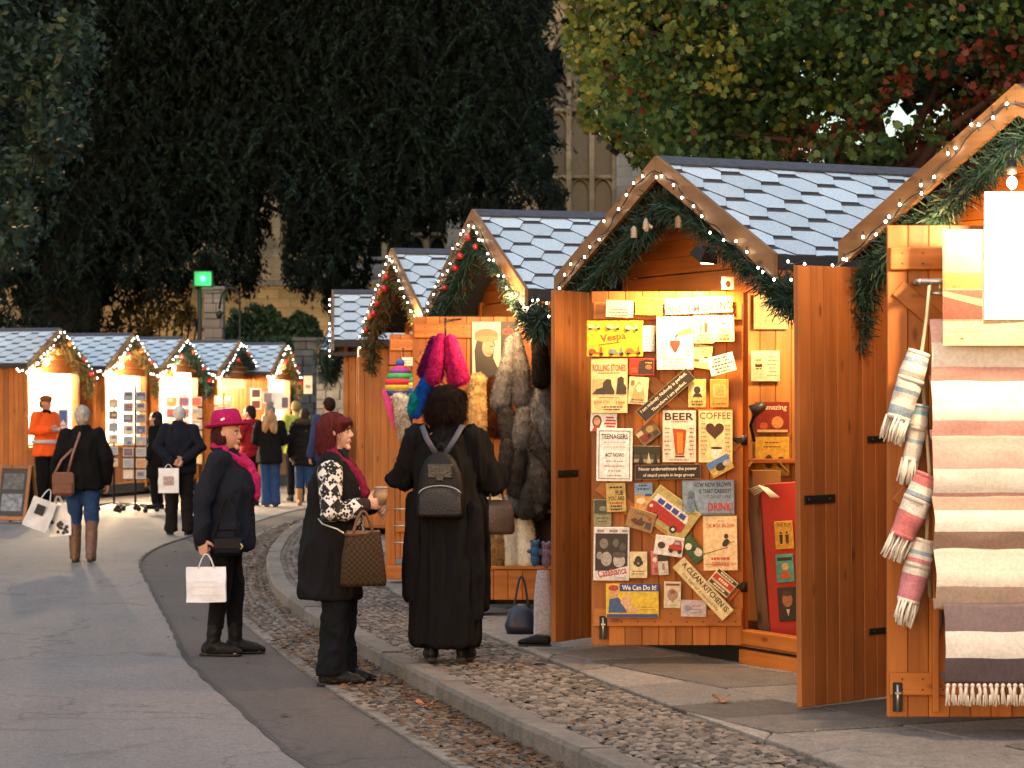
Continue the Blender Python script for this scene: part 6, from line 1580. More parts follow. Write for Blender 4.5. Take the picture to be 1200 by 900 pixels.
def card_rack(label, px, Y, cols, rows, x_step, z0, dz, cw, ch, seed, castors=True, loc_z=0, glabel='printed greeting card in a pocket of the black wheeled rack', tall=2.02, hue=None):
    rn = random.Random(seed)
    p = at(px, 500, Y); p.z = loc_z
    t = thing('card_rack', label, 'display rack', p)
    mb = MB(); mb.tube([(0, .06, .1), (0, .06, tall)], .018, 8); mb.build('pole', IRON, t)
    if castors:
        for a in range(5):
            an = a * 2 * math.pi / 5 + .3; e = Vector((.36 * math.cos(an), .06 + .36 * math.sin(an), .09))
            mb = MB(); mb.tube([(0, .06, .14), e], .016, 6); lg = mb.build('leg', IRON, t)
            mb = MB(); mb.tube([e + Vector((0, -.02, -.05)), e + Vector((0, .02, -.05))], .04, 10); mb.build('castor', IRON, lg)
    mb = MB()
    for c in range(cols):
        x = (c - (cols - 1) / 2) * x_step
        for r in range(rows):
            z = z0 + r * dz
            mb.tube([(x - cw / 2, -.05, z - ch / 2 + .01), (x + cw / 2, -.05, z - ch / 2 + .01)], .004, 4); mb.tube([(x - cw / 2, .03, z - ch / 2), (x - cw / 2, -.05, z - ch / 2 + .01)], .004, 4); mb.tube([(x + cw / 2, .03, z - ch / 2), (x + cw / 2, -.05, z - ch / 2 + .01)], .004, 4)
        mb.tube([(x, .045, z0 - dz * .6), (x, .045, z0 + rows * dz)], .006, 4)
    mb.build('pocket', IRON, t)
    hues = hue or ['#5a4a52', '#8a3a30', '#b59a70', '#3a4a6a', '#6a6a72', '#a8754a', '#7a8a98', '#c0b4a0']
    for c in range(cols):
        x = (c - (cols - 1) / 2) * x_step
        for r in range(rows):
            z = z0 + r * dz
            k = thing('greeting_card', glabel, 'card', p + Vector((x, -.02, z)), 0, glabel.replace('printed greeting card', 'greeting cards').replace('in a pocket of', 'on'))
            k.rotation_euler = (R(-8), 0, 0)
            b = MB(); b.box((0, 0, 0), (cw * .92, .02, ch * .94), 0, .002); b.box((0, -.011, .0), (cw * .78, .002, ch * .72), 1); b.box((rn.uniform(-.1, .1) * cw, -.0125, rn.uniform(-.2, .2) * ch), (cw * rn.uniform(.3, .6), .002, ch * rn.uniform(.2, .4)), 2)
            me = b.mesh('card_face', [mat('#b8aca0', .6), mat(rn.choice(hues), .5, .3, 14.), mat(rn.choice(hues), .5)]); link('card_face', me, k)
    return t
card_rack('tall black wheeled rack full of greeting cards, right of the pair', 158, 42.2, 2, 8, .21, .62, .185, .18, .165, 1, tall=2.1)
card_rack('narrower black wheeled rack behind the full card rack, on the left', 133, 43.0, 1, 6, .2, .8, .2, .17, .16, 2, tall=2.0, glabel='printed greeting card in a pocket of the narrower left rack')
card_rack('magazine rack hung with glossy covers behind the man in the navy jacket', 216, 49.0, 3, 6, .24, .75, .22, .22, .2, 3, castors=False, tall=2.15, glabel='glossy magazine in the rack behind the man in the navy jacket', hue=['#c4bcb4', '#8a8a98', '#b85a4a', '#c9a23a', '#5a6a88', '#d0c8c0', '#9a4a6a'])
card_rack('low white card stand on the counter of the orange-red stall', 262, 52.5, 2, 3, .2, 1.45, .22, .18, .2, 4, castors=False, tall=2.05, glabel='pale printed card in the stand of the orange-red stall', hue=['#c4bcb4', '#b0b4bc', '#b88a80', '#d0c8c0'])
t = thing('sandwich_board', 'wooden sandwich board with dark picture posters at the left edge', 'sandwich board', at(20, 612, 38.0), R(-14)); t.location.z = 0
for s in (-1, 1):
    mb = MB(); Mx = Matrix.Translation((0, s * .17, .43)) @ Matrix.Rotation(s * R(18), 4, 'X') if False else Matrix.Translation((0, s * .15, .43)) @ Matrix.Rotation(s * R(15), 4, 'X')
    for x in (-.23, .23): mb.box(Mx @ Vector((x, 0, 0)), (.05, .03, .9), 0, .005, Mx.to_3x3().to_4x4())
    for z in (-.36, .42): mb.box(Mx @ Vector((0, 0, z)), (.41, .028, .06), 0, .005, Mx.to_3x3().to_4x4())
    fr = mb.build('frame', wood_mat((.3, .12, .04), (.2, .08, .025), .5), t)
    mb = MB(); mb.box(Mx @ Vector((0, 0, .03)), (.41, .012, .7), 0, 0, Mx.to_3x3().to_4x4()); mb.box(Mx @ Vector((0, -.008 * -s * -1, .2)), (.33, .012, .24), 1, 0, Mx.to_3x3().to_4x4()); mb.box(Mx @ Vector((0, s * .008, .2)), (.33, .006, .24), 1, 0, Mx.to_3x3().to_4x4()); mb.box(Mx @ Vector((0, s * .008, -.12)), (.33, .006, .26), 2, 0, Mx.to_3x3().to_4x4())
    mb.build('poster_panel', [mat('#1a1716', .5), mat('#4a4a4c', .5, .7, 18.), mat('#6a727c', .5, .7, 14.)], t)
# ------------------------------------------------------------------ ground
KO = poly_interp([(1.6, 6.0), (1.05, 8.4), (.8, 9.56), (.355, 11.34), (.04, 12.53), (-.567, 15.05), (-1.165, 17.74), (-2.0, 22.0), (-2.42, 25.3), (-2.68, 28.1), (-2.9, 32.0), (-2.98, 35.5), (-2.85, 38.6), (-2.45, 41.0), (-1.6, 43.0), (-.2, 44.5), (3.0, 45.5)], 14)
KO = resample(KO, .1)
KI = offset2(KO, .155)      # inner edge of the kerb (to the right of the direction of travel, up the street)
GU = offset2(KO, -.43)
SEAM = resample(poly_interp([(.9, 7.0), (.1, 9.2), (-.5, 10.6), (-.95, 11.9), (-1.62, 14.7), (-2.15, 17.0), (-2.67, 20.0), (-3.35, 23.8), (-4.06, 28.0), (-4.3, 31.0), (-4.25, 34.0), (-3.9, 37.5), (-3.7, 42), (-3.2, 47)], 12), .12)


def ground_mat(name, tones, fine, bump, scale=1., stain=.5, crack=True, rough=.88):
    m, nt, b = _mat(name); N, L = nt.nodes, nt.links
    tc = N.new('ShaderNodeTexCoord')
    def nz(s, d=4, vec=None, dist=0):
        t = N.new('ShaderNodeTexNoise'); t.inputs['Scale'].default_value = s; t.inputs['Detail'].default_value = d; t.inputs['Distortion'].default_value = dist
        t.inputs['Roughness'].default_value = .62
        L.new(vec or tc.outputs['Object'], t.inputs['Vector']); return t.outputs['Fac']
    r = N.new('ShaderNodeValToRGB'); r.color_ramp.elements[0].position = .3; r.color_ramp.elements[1].position = .7
    r.color_ramp.elements[0].color = rgba(tones[0]); r.color_ramp.elements[1].color = rgba(tones[1])
    mp = N.new('ShaderNodeMapping'); mp.inputs['Scale'].default_value = (1.3, .35, 1); L.new(tc.outputs['Object'], mp.inputs['Vector'])
    L.new(nz(.55 * scale, 6, mp.outputs[0], .5), r.inputs['Fac'])
    def mul(col, fac, lo, hi, a, bb):
        q = N.new('ShaderNodeMapRange'); q.inputs['From Min'].default_value = a; q.inputs['From Max'].default_value = bb
        q.inputs['To Min'].default_value = lo; q.inputs['To Max'].default_value = hi; L.new(fac, q.inputs['Value'])
        v = N.new('ShaderNodeVectorMath'); v.operation = 'SCALE'; L.new(col, v.inputs[0]); L.new(q.outputs[0], v.inputs['Scale']); return v.outputs[0]
    c = mul(r.outputs['Color'], nz(fine, 3), .62, 1.35, .3, .7)
    c = mul(c, nz(fine * .22, 5), .82, 1.16, .3, .7)
    c = mul(c, nz(1.9 * scale, 6, None, 1.2), 1 - stain, 1.0, .30, .42)
    if crack:
        v = N.new('ShaderNodeTexVoronoi'); v.feature = 'DISTANCE_TO_EDGE'; v.inputs['Scale'].default_value = .33
        mm = N.new('ShaderNodeVectorMath'); mm.operation = 'ADD'
        t = N.new('ShaderNodeTexNoise'); t.inputs['Scale'].default_value = 1.6; t.inputs['Detail'].default_value = 5; L.new(tc.outputs['Object'], t.inputs['Vector'])
        L.new(tc.outputs['Object'], mm.inputs[0]); L.new(t.outputs['Color'], mm.inputs[1]); L.new(mm.outputs[0], v.inputs['Vector'])
        c = mul(c, v.outputs['Distance'], .6, 1.0, .0, .007)
    L.new(c, b.inputs['Base Color']); b.inputs['Roughness'].default_value = rough
    b.inputs['Specular IOR Level'].default_value = .35
    bp = N.new('ShaderNodeBump'); bp.inputs['Strength'].default_value = bump; bp.inputs['Distance'].default_value = .01
    L.new(nz(fine, 3), bp.inputs['Height']); L.new(bp.outputs['Normal'], b.inputs['Normal'])
    return m


TAR1 = ground_mat('tarmac_light', ((.166, .142, .131), (.212, .185, .172)), 95, .45, stain=.32, rough=.72)
TAR2 = ground_mat('tarmac_brown', ((.075, .062, .057), (.108, .09, .082)), 95, .6, stain=.3)
STONE = ground_mat('flagstone', ((.13, .12, .112), (.20, .175, .15)), 60, .5, 1.4, .3, False)
MORTAR = ground_mat('grit', ((.022, .018, .014), (.042, .034, .026)), 70, .8, 2, .4, False)


def strip(A, B, z, z2=None):
    mb = MB(); V = [(p[0], p[1], z) for p in A] + [(p[0], p[1], z if z2 is None else z2) for p in B]; n = len(A)
    mb.add(V, [(i, i + 1, n + i + 1, n + i) for i in range(n - 1)], 0); return mb


mb = MB(); mb.add([(-400, -60, -.012), (400, -60, -.012), (400, 900, -.012), (-400, 900, -.012)], [(0, 1, 2, 3)])
struct(mb.build('ground', ground_mat('dark_tarmac', ((.07, .06, .056), (.1, .085, .08)), 90, .5)))
# brown tarmac between the seam and the gutter, light tarmac left of the seam
k = 400; ys = np.linspace(7.2, 46.5, k)
sx = np.interp(ys, SEAM[:, 1], SEAM[:, 0]); gi = np.argsort(GU[:, 1])
gx = np.interp(ys, GU[gi, 1], GU[gi, 0])
gx = np.where(ys > 40.4, np.interp(ys, [40.4, 46.5], [gx[np.searchsorted(ys, 40.4)], -1.0]), gx)
wob = np.array([.02 * noise.noise(Vector((0, y * 1.5, 0))) for y in ys])
struct(strip(np.stack([sx - .02 + wob, ys], 1), np.stack([gx - .0, ys], 1), -.002).build('road_patch', TAR2))
struct(strip(np.stack([sx * 0 - 24, ys], 1), np.stack([sx + wob, ys], 1), .003).build('road', TAR1))
mb = MB()
for off, w_, zz in ((0, .022, .0075),):
    a = np.stack([sx + wob - w_ + .006 * np.sin(ys * 9), ys], 1); b_ = np.stack([sx + wob + w_ * .6, ys], 1)
    s_ = strip(a, b_, zz); mb = s_
struct(mb.build('road_seam', ground_mat('tar_line', ((.045, .040, .038), (.075, .067, .062)), 80, .6, 3, .4, False)))
# stone edging line along the gutter
E0, E1 = offset2(GU, -.035), offset2(GU, .035)
mb = MB()
for i in range(0, len(GU) - 6, 6):
    j = min(i + 6, len(GU) - 1)
    P = [E0[i], E0[j], E1[j], E1[i]]
    c = sum(P) / 4; P = [c + (p - c) * .985 for p in P]; h = .008 + .006 * random.random()
    mb.add([(p[0], p[1], -.01) for p in P] + [(p[0], p[1], h) for p in P], [(4, 5, 6, 7), (0, 1, 5, 4), (1, 2, 6, 5), (2, 3, 7, 6), (3, 0, 4, 7)], 0)
struct(mb.build('gutter_edging', mat((.17, .15, .13), .85, .3, 14., .5, 90., island=.25)))
struct(strip(GU, KO, -.006).build('gutter', MORTAR))
# kerb stones
mb = MB(); i = 0; rn = random.Random(4)
while i < len(KO) - 4:
    j = min(i + rn.choice((8, 9, 10, 11)), len(KO) - 1)
    n = j - i
    A = [KO[i + q].copy() for q in range(n + 1)]; B = [KI[i + q].copy() for q in range(n + 1)]
    t = (A[1] - A[0]); t /= np.linalg.norm(t); A[0] = A[0] + t * .004; B[0] = B[0] + t * .004; A[-1] = A[-1] - t * .004; B[-1] = B[-1] - t * .004
    h = .13 + rn.uniform(-.004, .005); ch = .022
    V = []
    for a, b_ in zip(A, B):
        d = (b_ - a); d /= np.linalg.norm(d); jx = rn.uniform(-.003, .003)
        V += [(a[0], a[1], -.05), (a[0] + d[0] * .004, a[1] + d[1] * .004, h - ch + jx), (a[0] + d[0] * ch * .8, a[1] + d[1] * ch * .8, h + jx), (b_[0] - d[0] * .008, b_[1] - d[1] * .008, h + jx), (b_[0], b_[1], h - .01), (b_[0], b_[1], -.05)]
    Fc = []
    for q in range(n):
        for r in range(5): Fc.append((q * 6 + r, (q + 1) * 6 + r, (q + 1) * 6 + r + 1, q * 6 + r + 1))
    Fc += [(0, 1, 2, 3, 4, 5), tuple(range(n * 6 + 5, n * 6 - 1, -1))]
    mb.add(V, Fc, 0); i = j
struct(mb.build('kerb', mat((.155, .135, .118), .8, .35, 9., .7, 70., island=.22, detail=8.)))
# pavement bed and flagstones
OUT = offset2(KI, 5.5)
V = [(p[0], p[1], .100) for p in KI] + [(9.0, 46.5, .1), (9.0, 5.0, .1)]
mb = MB(); mb.add(V, [tuple(range(len(V)))]); struct(mb.build('pavement', MORTAR))
CB = offset2(KI, .78)
ci = np.argsort(CB[:, 1]); 
mb = MB(); rn = random.Random(8)
ang = R(-66); ux = Vector((math.cos(ang), math.sin(ang))); uy = Vector((-ux.y, ux.x))
def cob_x(y): return np.interp(y, CB[ci, 1], CB[ci, 0])
row = -6.0; o0 = Vector((1.5, 14.0))
while row < 22:
    hgt = rn.choice((.5, .6, .72)); u = -34 + rn.random()
    while u < 14:
        w_ = rn.uniform(.55, 1.05)
        q = [o0 + ux * a + uy * b_ for a, b_ in ((u + .006, row + .013), (u + w_ - .013, row + .013), (u + w_ - .013, row + hgt - .013), (u + .013, row + hgt - .013))]
        keep = all(cob_x(p.y) < p.x + .02 for p in q) and max(p.x for p in q) < 9 and max(p.y for p in q) < 46
        if not keep and any(cob_x(p.y) < p.x for p in q) and min(p.y for p in q) < 43:
            q = [Vector((max(p.x, cob_x(p.y) + .01), p.y)) for p in q]; keep = max(p.x for p in q) < 9 and (q[1] - q[0]).length > .1
        if keep:
            h = .13 + rn.uniform(-.004, .004); c = sum(q, Vector((0, 0))) / 4
            V = [(p.x, p.y, .09) for p in q] + [(p.x, p.y, h - .006) for p in q] + [((c + (p - c) * .975).x, (c + (p - c) * .975).y, h) for p in q]
            mb.add(V, [(8, 9, 10, 11)] + [(a, (a + 1) % 4, 4 + (a + 1) % 4, 4 + a) for a in range(4)] + [(4 + a, 4 + (a + 1) % 4, 8 + (a + 1) % 4, 8 + a) for a in range(4)], 0)
        u += w_
    row += hgt
def tint(m, isl):
    """per-stone tone on top of the ground pattern"""
    nt = m.node_tree; b = nt.nodes['Principled BSDF']; l = b.inputs['Base Color'].links[0]; src = l.from_socket
    g = nt.nodes.new('ShaderNodeNewGeometry'); q = nt.nodes.new('ShaderNodeMapRange'); q.inputs['To Min'].default_value = 1 - isl; q.inputs['To Max'].default_value = 1 + isl
    nt.links.new(g.outputs['Random Per Island'], q.inputs['Value'])
    v = nt.nodes.new('ShaderNodeVectorMath'); v.operation = 'SCALE'; nt.links.new(src, v.inputs[0]); nt.links.new(q.outputs[0], v.inputs['Scale']); nt.links.new(v.outputs[0], b.inputs['Base Color']); return m
struct(mb.build('flagstones', tint(STONE, .5)))


def cobbles(name, A, off0, off1, z, size, col, seed, ymax=44., lx=1.5):
    """pebbles set on edge in rough rows, each a small lump"""
    rs = np.random.RandomState(seed); base = []
    for i in range(0, 8): base.append((math.cos(i * math.pi / 4), math.sin(i * math.pi / 4), 0.0))
    for i in range(0, 8): base.append((.78 * math.cos(i * math.pi / 4), .78 * math.sin(i * math.pi / 4), .62))
    base.append((0, 0, .92)); base = np.array(base)
    Fq = [(i, (i + 1) % 8, 8 + (i + 1) % 8, 8 + i) for i in range(8)] + [(8 + i, 8 + (i + 1) % 8, 16, 16) for i in range(8)]
    Fq = np.array(Fq)
    L = resample(A, size * .92); T = np.gradient(L, axis=0); T /= np.linalg.norm(T, axis=1)[:, None]; Nn = np.stack([T[:, 1], -T[:, 0]], 1)
    Vs, Fs, n = [], [], 0
    rows = np.arange(off0, off1, size * .92 * lx)
    for r, o in enumerate(rows):
        for i in range(len(L)):
            if L[i, 1] > ymax or L[i, 1] < 8: continue
            if rs.rand() < .04: continue
            c = L[i] + Nn[i] * (o + size * .3 + rs.uniform(-.2, .2) * size) + T[i] * (rs.uniform(-.25, .25) * size + (r % 2) * size * .46)
            a = math.atan2(T[i, 1], T[i, 0]) + rs.normal(0, .35)
            sc = size * np.array([rs.uniform(.34, .55), rs.uniform(.42, .78) * lx * .8, rs.uniform(.18, .36)])
            v = base * (1 + rs.uniform(-.14, .14, base.shape)) * sc
            R_ = np.array([[math.cos(a), -math.sin(a)], [math.sin(a), math.cos(a)]])
            v2 = v.copy(); v2[:, :2] = v[:, :2] @ R_.T; v2[:, 2] += v[:, 0] * rs.normal(0, .18)
            Vs.append(v2 + [c[0], c[1], z + rs.uniform(-.35, .1) * size * .25]); Fs.append(Fq + n); n += 17
    V = np.concatenate(Vs); Fc = np.concatenate(Fs)
    tri = Fc[Fc[:, 2] == Fc[:, 3]][:, :3]; qd = Fc[Fc[:, 2] != Fc[:, 3]]
    me = bpy.data.meshes.new(name); me.from_pydata(V.tolist(), [], [tuple(f) for f in qd.tolist()] + [tuple(f) for f in tri.tolist()])
    me.polygons.foreach_set('use_smooth', [True] * len(me.polygons)); me.materials.append(col); me.update()
    return struct(link(name, me), 'stuff')


COBM = mat((.135, .108, .086), .7, .35, 30., .5, 120., island=.7)
cobbles('pavement_cobbles', KI, .01, .78, .112, .048, COBM, 3, lx=1.35)
cobbles('gutter_cobbles', KO, -.40, -.17, .0, .046, COBM, 5, lx=1.3)
cobbles('gutter_cobbles', KO, -.13, -.01, .0, .048, COBM, 6, lx=1.2)
mb = MB()
A_, B_2 = offset2(KO, -.165), offset2(KO, -.125)
for i in range(0, len(KO) - 9, 9):
    P = [A_[i], A_[i + 9], B_2[i + 9], B_2[i]]; c = sum(P) / 4; P = [c + (p - c) * .98 for p in P]
    mb.add([(p[0], p[1], -.01) for p in P] + [(p[0], p[1], .012) for p in P], [(4, 5, 6, 7), (0, 1, 5, 4), (1, 2, 6, 5), (2, 3, 7, 6), (3, 0, 4, 7)], 0)
struct(mb.build('gutter_channel', mat((.13, .115, .10), .8, .3, 12., .5, 80., island=.25)))
# fallen leaves
rs = np.random.RandomState(9); Vv, Ff = [], []
LI = [i for i in range(len(KO)) if 8.5 < KO[i, 1] < 40]
for q in range(2000):
    i = rs.choice(LI) if q % 3 else rs.choice([j for j in LI if KO[j, 1] < 19])
    o = -.42 + abs(rs.normal(0, .16)) if q % 4 else rs.uniform(-1.2, 1.3)
    if q % 2: o = rs.uniform(-.14, -.01)
    elif q % 4 == 0 and q % 5: o = rs.uniform(-.42, -.02)
    p = KO[i] + np.array([1, .25]) * o + rs.normal(0, .05, 2)
    z = .028 if -.44 < o < 0 else (.006 if o < 0 else .142); 
    s = rs.uniform(.012, .032); a = rs.uniform(0, 6.28); n = len(Vv)
    for dx, dy in ((-1.3, 0), (-.4, -.8), (.5, -.7), (1.3, 0), (.5, .7), (-.4, .8)):
        Vv.append((p[0] + s * (dx * math.cos(a) - dy * math.sin(a)), p[1] + s * (dx * math.sin(a) + dy * math.cos(a)), z + rs.uniform(0, .012)))
    Ff.append(tuple(range(n, n + 6)))
me = bpy.data.meshes.new('fallen_leaves'); me.from_pydata(Vv, [], Ff); me.materials.append(leaf_mat([(.13, .055, .02), (.08, .035, .014), (.19, .09, .03), (.045, .024, .012)], .7, .1)); struct(link('fallen_leaves', me), 'stuff')
for i, (x, y, s, lab) in enumerate(((500, 827, .06, 'large curled orange-brown leaf lying in the gutter cobbles'), (845, 822, .045, 'small tan leaf on the flagstones in front of the sign stall'))):
    z = .02 if i == 0 else .135
    Y = (EYE - z) * F / (y - HY); p = at(x, y, Y)
    mb = MB(); V = [Vector((math.cos(a) * s * (1 + .25 * math.cos(5 * a)), math.sin(a) * s * (1 + .25 * math.cos(5 * a)), .02 * math.cos(2 * a) + .02)) for a in np.linspace(0, 2 * math.pi, 21)[:-1]]
    mb.add([(0, 0, .004)] + V, [(0, 1 + j, 1 + (j + 1) % 20) for j in range(20)]); o = mb.build('fallen_leaf', mat((.30, .11, .03), .7, .3, 30.), None, p); tag(o, lab, 'leaf')

# ------------------------------------------------------------------ trees
def in_poly(px, py, poly):
    x, y = np.asarray(px), np.asarray(py); c = np.zeros(x.shape, bool); n = len(poly)
    for i in range(n):
        x1, y1 = poly[i]; x2, y2 = poly[(i + 1) % n]
        k = ((y1 > y) != (y2 > y)); xi = (x2 - x1) * (y - y1) / ((y2 - y1) + 1e-9) + x1
        c ^= k & (x < xi)
    return c


def noise_field(P, f, seed):
    return np.array([noise.noise(Vector((p[0] * f + seed, p[1] * f, p[2] * f))) for p in P])


def leaf_mesh(name, C_, D, Up, Lh, Wd, mats, midx=None, bend=.25):
    """leaf blades: kite-shaped quads centred on C_ along D"""
    n = len(C_)
    D = D / np.linalg.norm(D, axis=1)[:, None]
    S = np.cross(D, Up); S /= (np.linalg.norm(S, axis=1)[:, None] + 1e-9); U = np.cross(S, D)
    V = np.empty((n, 4, 3)); L = Lh[:, None]; W = Wd[:, None]
    V[:, 0] = C_ - D * L * .5; V[:, 1] = C_ + S * W * .5 + U * W * bend; V[:, 2] = C_ + D * L * .5; V[:, 3] = C_ - S * W * .5 + U * W * bend
    return arrays_mesh(name, V.reshape(-1, 3), np.arange(n * 4).reshape(n, 4), mats, midx)


def trunk(mb, pts, rads, n=12): mb.tube(pts, rads, n)


def crown_from(poly, Y, thick, n, seed, mode, size, mats, clump=.9, cut=-.2, edge=0.):
    rs = np.random.RandomState(seed); xs = [p[0] for p in poly]; ys = [p[1] for p in poly]; C_ = []
    tot = 0
    while tot < n:
        m = n * 2
        px = rs.uniform(min(xs), max(xs), m); py = rs.uniform(min(ys), max(ys), m)
        k = in_poly(px, py, poly); px, py = px[k], py[k]
        d = Y + rs.uniform(-thick, thick, len(px))
        P = np.stack([(px - 600) / F * Y, d, EYE + (HY - py) / F * Y], 1)
        f = noise_field(P, clump, seed) + .5 * noise_field(P, clump * 2.6, seed + 9)
        P = P[f > cut]; C_.append(P); tot += len(P)
    P = np.concatenate(C_)[:n]
    if mode == 'droop':
        D = np.stack([rs.normal(0, .45, n), rs.normal(0, .45, n), -np.abs(rs.normal(.8, .45, n))], 1)
    else:
        D = rs.normal(0, 1, (n, 3)); D[:, 2] -= .5
    Up = rs.normal(0, 1, (n, 3)) + [0, -.4, .5]
    return P, D, Up, size * rs.uniform(.6, 1.35, n), rs


# the great yew: outline of its crown as the street sees it
YEW = [(-160, -160), (630, -160), (634, -20), (660, 15), (640, 52), (646, 80), (674, 108), (650, 128), (634, 150), (668, 188), (640, 198), (632, 214), (662, 236), (612, 240), (596, 268), (578, 244), (556, 252), (520, 258), (500, 240), (472, 285), (455, 252), (440, 262), (422, 330), (405, 362), (398, 330), (384, 345), (374, 296), (358, 330), (344, 318), (338, 240), (326, 205), (306, 222), (303, 300), (285, 335), (262, 312), (240, 316), (205, 340), (180, 318), (150, 334), (128, 326), (112, 400), (20, 400), (28, 320), (-160, 330)]
t = thing('yew_tree', 'huge dark yew tree with drooping sprays filling the upper left of the view', 'tree', at(85, 400, 66)); t.location.z = 0
def tube_obj(name, segs, m, parent, org):
    mb = MB()
    for pts, rd, n in segs: mb.tube([Vector(p) - Vector(org) for p in pts], rd, n)
    return mb.build(name, m, parent)
BARK = mat((.009, .0085, .008), .9, .4, 3., .9, 16., stretch=(3, 3, .6))
g0 = at(78, 400, 66); g0.z = -.1
def w66(x, y, d=0): return at(x, y, 66) + Vector((0, d, 0))
rn = random.Random(6)
segs = [([g0, w66(76, 380), w66(74, 340), w66(90, 280), w66(110, 200), w66(140, 60)], [1.15, .9, .75, .6, .4, .2], 14), ([g0 + Vector((.6, -.2, 0)), w66(100, 380, -.3), w66(104, 330, -.3)], [.5, .42, .4], 10)]
for e in ((300, 180), (420, 120), (560, 90), (250, 60), (480, 220), (360, 260), (600, 190), (180, 250)):
    a = w66(95 + rn.uniform(-10, 20), rn.uniform(180, 300)); b = w66(*e, rn.uniform(-2, 2)); segs.append(([a, a.lerp(b, .5) + Vector((0, 0, .5)), b], [.22, .12, .04], 8))
tube_obj('trunk', segs, BARK, t, t.location)
def fronds(poly, Y, thick, n, seed, L, k, size, cut):
    """drooping sprays: leaflets set along both sides of arching twigs"""
    P, D, Up, Sz, rs = crown_from(poly, Y, thick, n, seed, 'droop', 1., None, .45, cut)
    a = rs.uniform(0, 2 * math.pi, n); H = np.stack([np.cos(a), np.sin(a), np.zeros(n)], 1) * rs.uniform(.35, .9, n)[:, None]
    dr = rs.uniform(.5, 1.2, n); Ln = L * rs.uniform(.5, 1.3, n)
    Ct, Dt = [], []
    for j in range(k):
        s = (j + rs.rand(n)) / k
        p = P + H * (Ln * s)[:, None]; p[:, 2] += Ln * (.25 * s - dr * s * s)
        tg = H.copy(); tg[:, 2] += .25 - 2 * dr * s; tg /= np.linalg.norm(tg, axis=1)[:, None]
        sd = np.cross(tg, [0, 0, 1.]); sd /= np.linalg.norm(sd, axis=1)[:, None] + 1e-9
        q = (1 if j % 2 else -1)
        d = tg * .75 + sd * q * .65 + rs.normal(0, .22, (n, 3)); d[:, 2] -= .25
        d /= np.linalg.norm(d, axis=1)[:, None]
        Ct.append(p + d * size * .4); Dt.append(d)
    f = noise_field(P, .5, seed + 4); mi = np.where(f + rs.normal(0, .25, n) > .22, 1, 0)
    C2 = np.concatenate(Ct); return C2, np.concatenate(Dt), rs.normal(0, .6, C2.shape) + [0, 0, 1], size * rs.uniform(.6, 1.3, len(C2)), np.tile(mi, k), rs


P, D, Up, Sz, MI, rs = fronds(YEW, 66, 3.2, 8600, 3, 1.3, 28, .155, -.42)
qx = 600 + F * P[:, 0] / 66 + rs.normal(0, 5, len(P)); qy = HY - F * (P[:, 2] - EYE) / 66 + rs.normal(0, 7, len(P))
kp = in_poly(qx, qy, YEW) | (rs.rand(len(P)) < .05)
P, D, Up, Sz, MI = P[kp], D[kp], Up[kp], Sz[kp], MI[kp]
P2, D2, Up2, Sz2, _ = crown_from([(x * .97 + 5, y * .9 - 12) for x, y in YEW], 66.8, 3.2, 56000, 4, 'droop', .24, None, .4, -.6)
# dangling twigs along the lower edge
low = [(p, q) for p, q in zip(YEW, YEW[1:]) if min(p[1], q[1]) > 200]
for a, b in low:
    for q in range(14):
        f = rs.rand(); x = a[0] + (b[0] - a[0]) * f; y = a[1] + (b[1] - a[1]) * f - 12; ln = rs.uniform(8, 42); d = rs.uniform(-2.5, 2.5)
        m = int(ln * 1.8); yy = y + rs.rand(m) * ln; xx = x + rs.normal(0, 2.6, m)
        Q = np.stack([(xx - 600) / F * 66, 66 + d + rs.normal(0, .15, m), EYE + (HY - yy) / F * 66], 1)
        P = np.concatenate([P, Q]); D = np.concatenate([D, np.stack([rs.normal(0, .5, m), rs.normal(0, .5, m), -np.ones(m)], 1)]); Up = np.concatenate([Up, rs.normal(0, 1, (m, 3))]); Sz = np.concatenate([Sz, rs.uniform(.10, .2, m)])
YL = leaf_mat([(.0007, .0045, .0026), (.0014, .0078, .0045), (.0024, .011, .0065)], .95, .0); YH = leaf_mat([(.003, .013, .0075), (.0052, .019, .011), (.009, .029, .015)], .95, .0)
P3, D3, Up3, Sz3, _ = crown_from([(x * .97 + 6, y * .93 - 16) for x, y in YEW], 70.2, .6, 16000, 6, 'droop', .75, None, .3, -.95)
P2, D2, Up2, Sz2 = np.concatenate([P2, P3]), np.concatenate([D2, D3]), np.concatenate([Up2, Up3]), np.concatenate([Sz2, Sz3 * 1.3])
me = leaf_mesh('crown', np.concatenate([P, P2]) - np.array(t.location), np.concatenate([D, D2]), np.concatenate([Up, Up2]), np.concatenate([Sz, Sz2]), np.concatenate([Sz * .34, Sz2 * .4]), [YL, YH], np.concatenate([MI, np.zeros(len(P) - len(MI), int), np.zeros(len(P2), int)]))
link('crown', me, t)

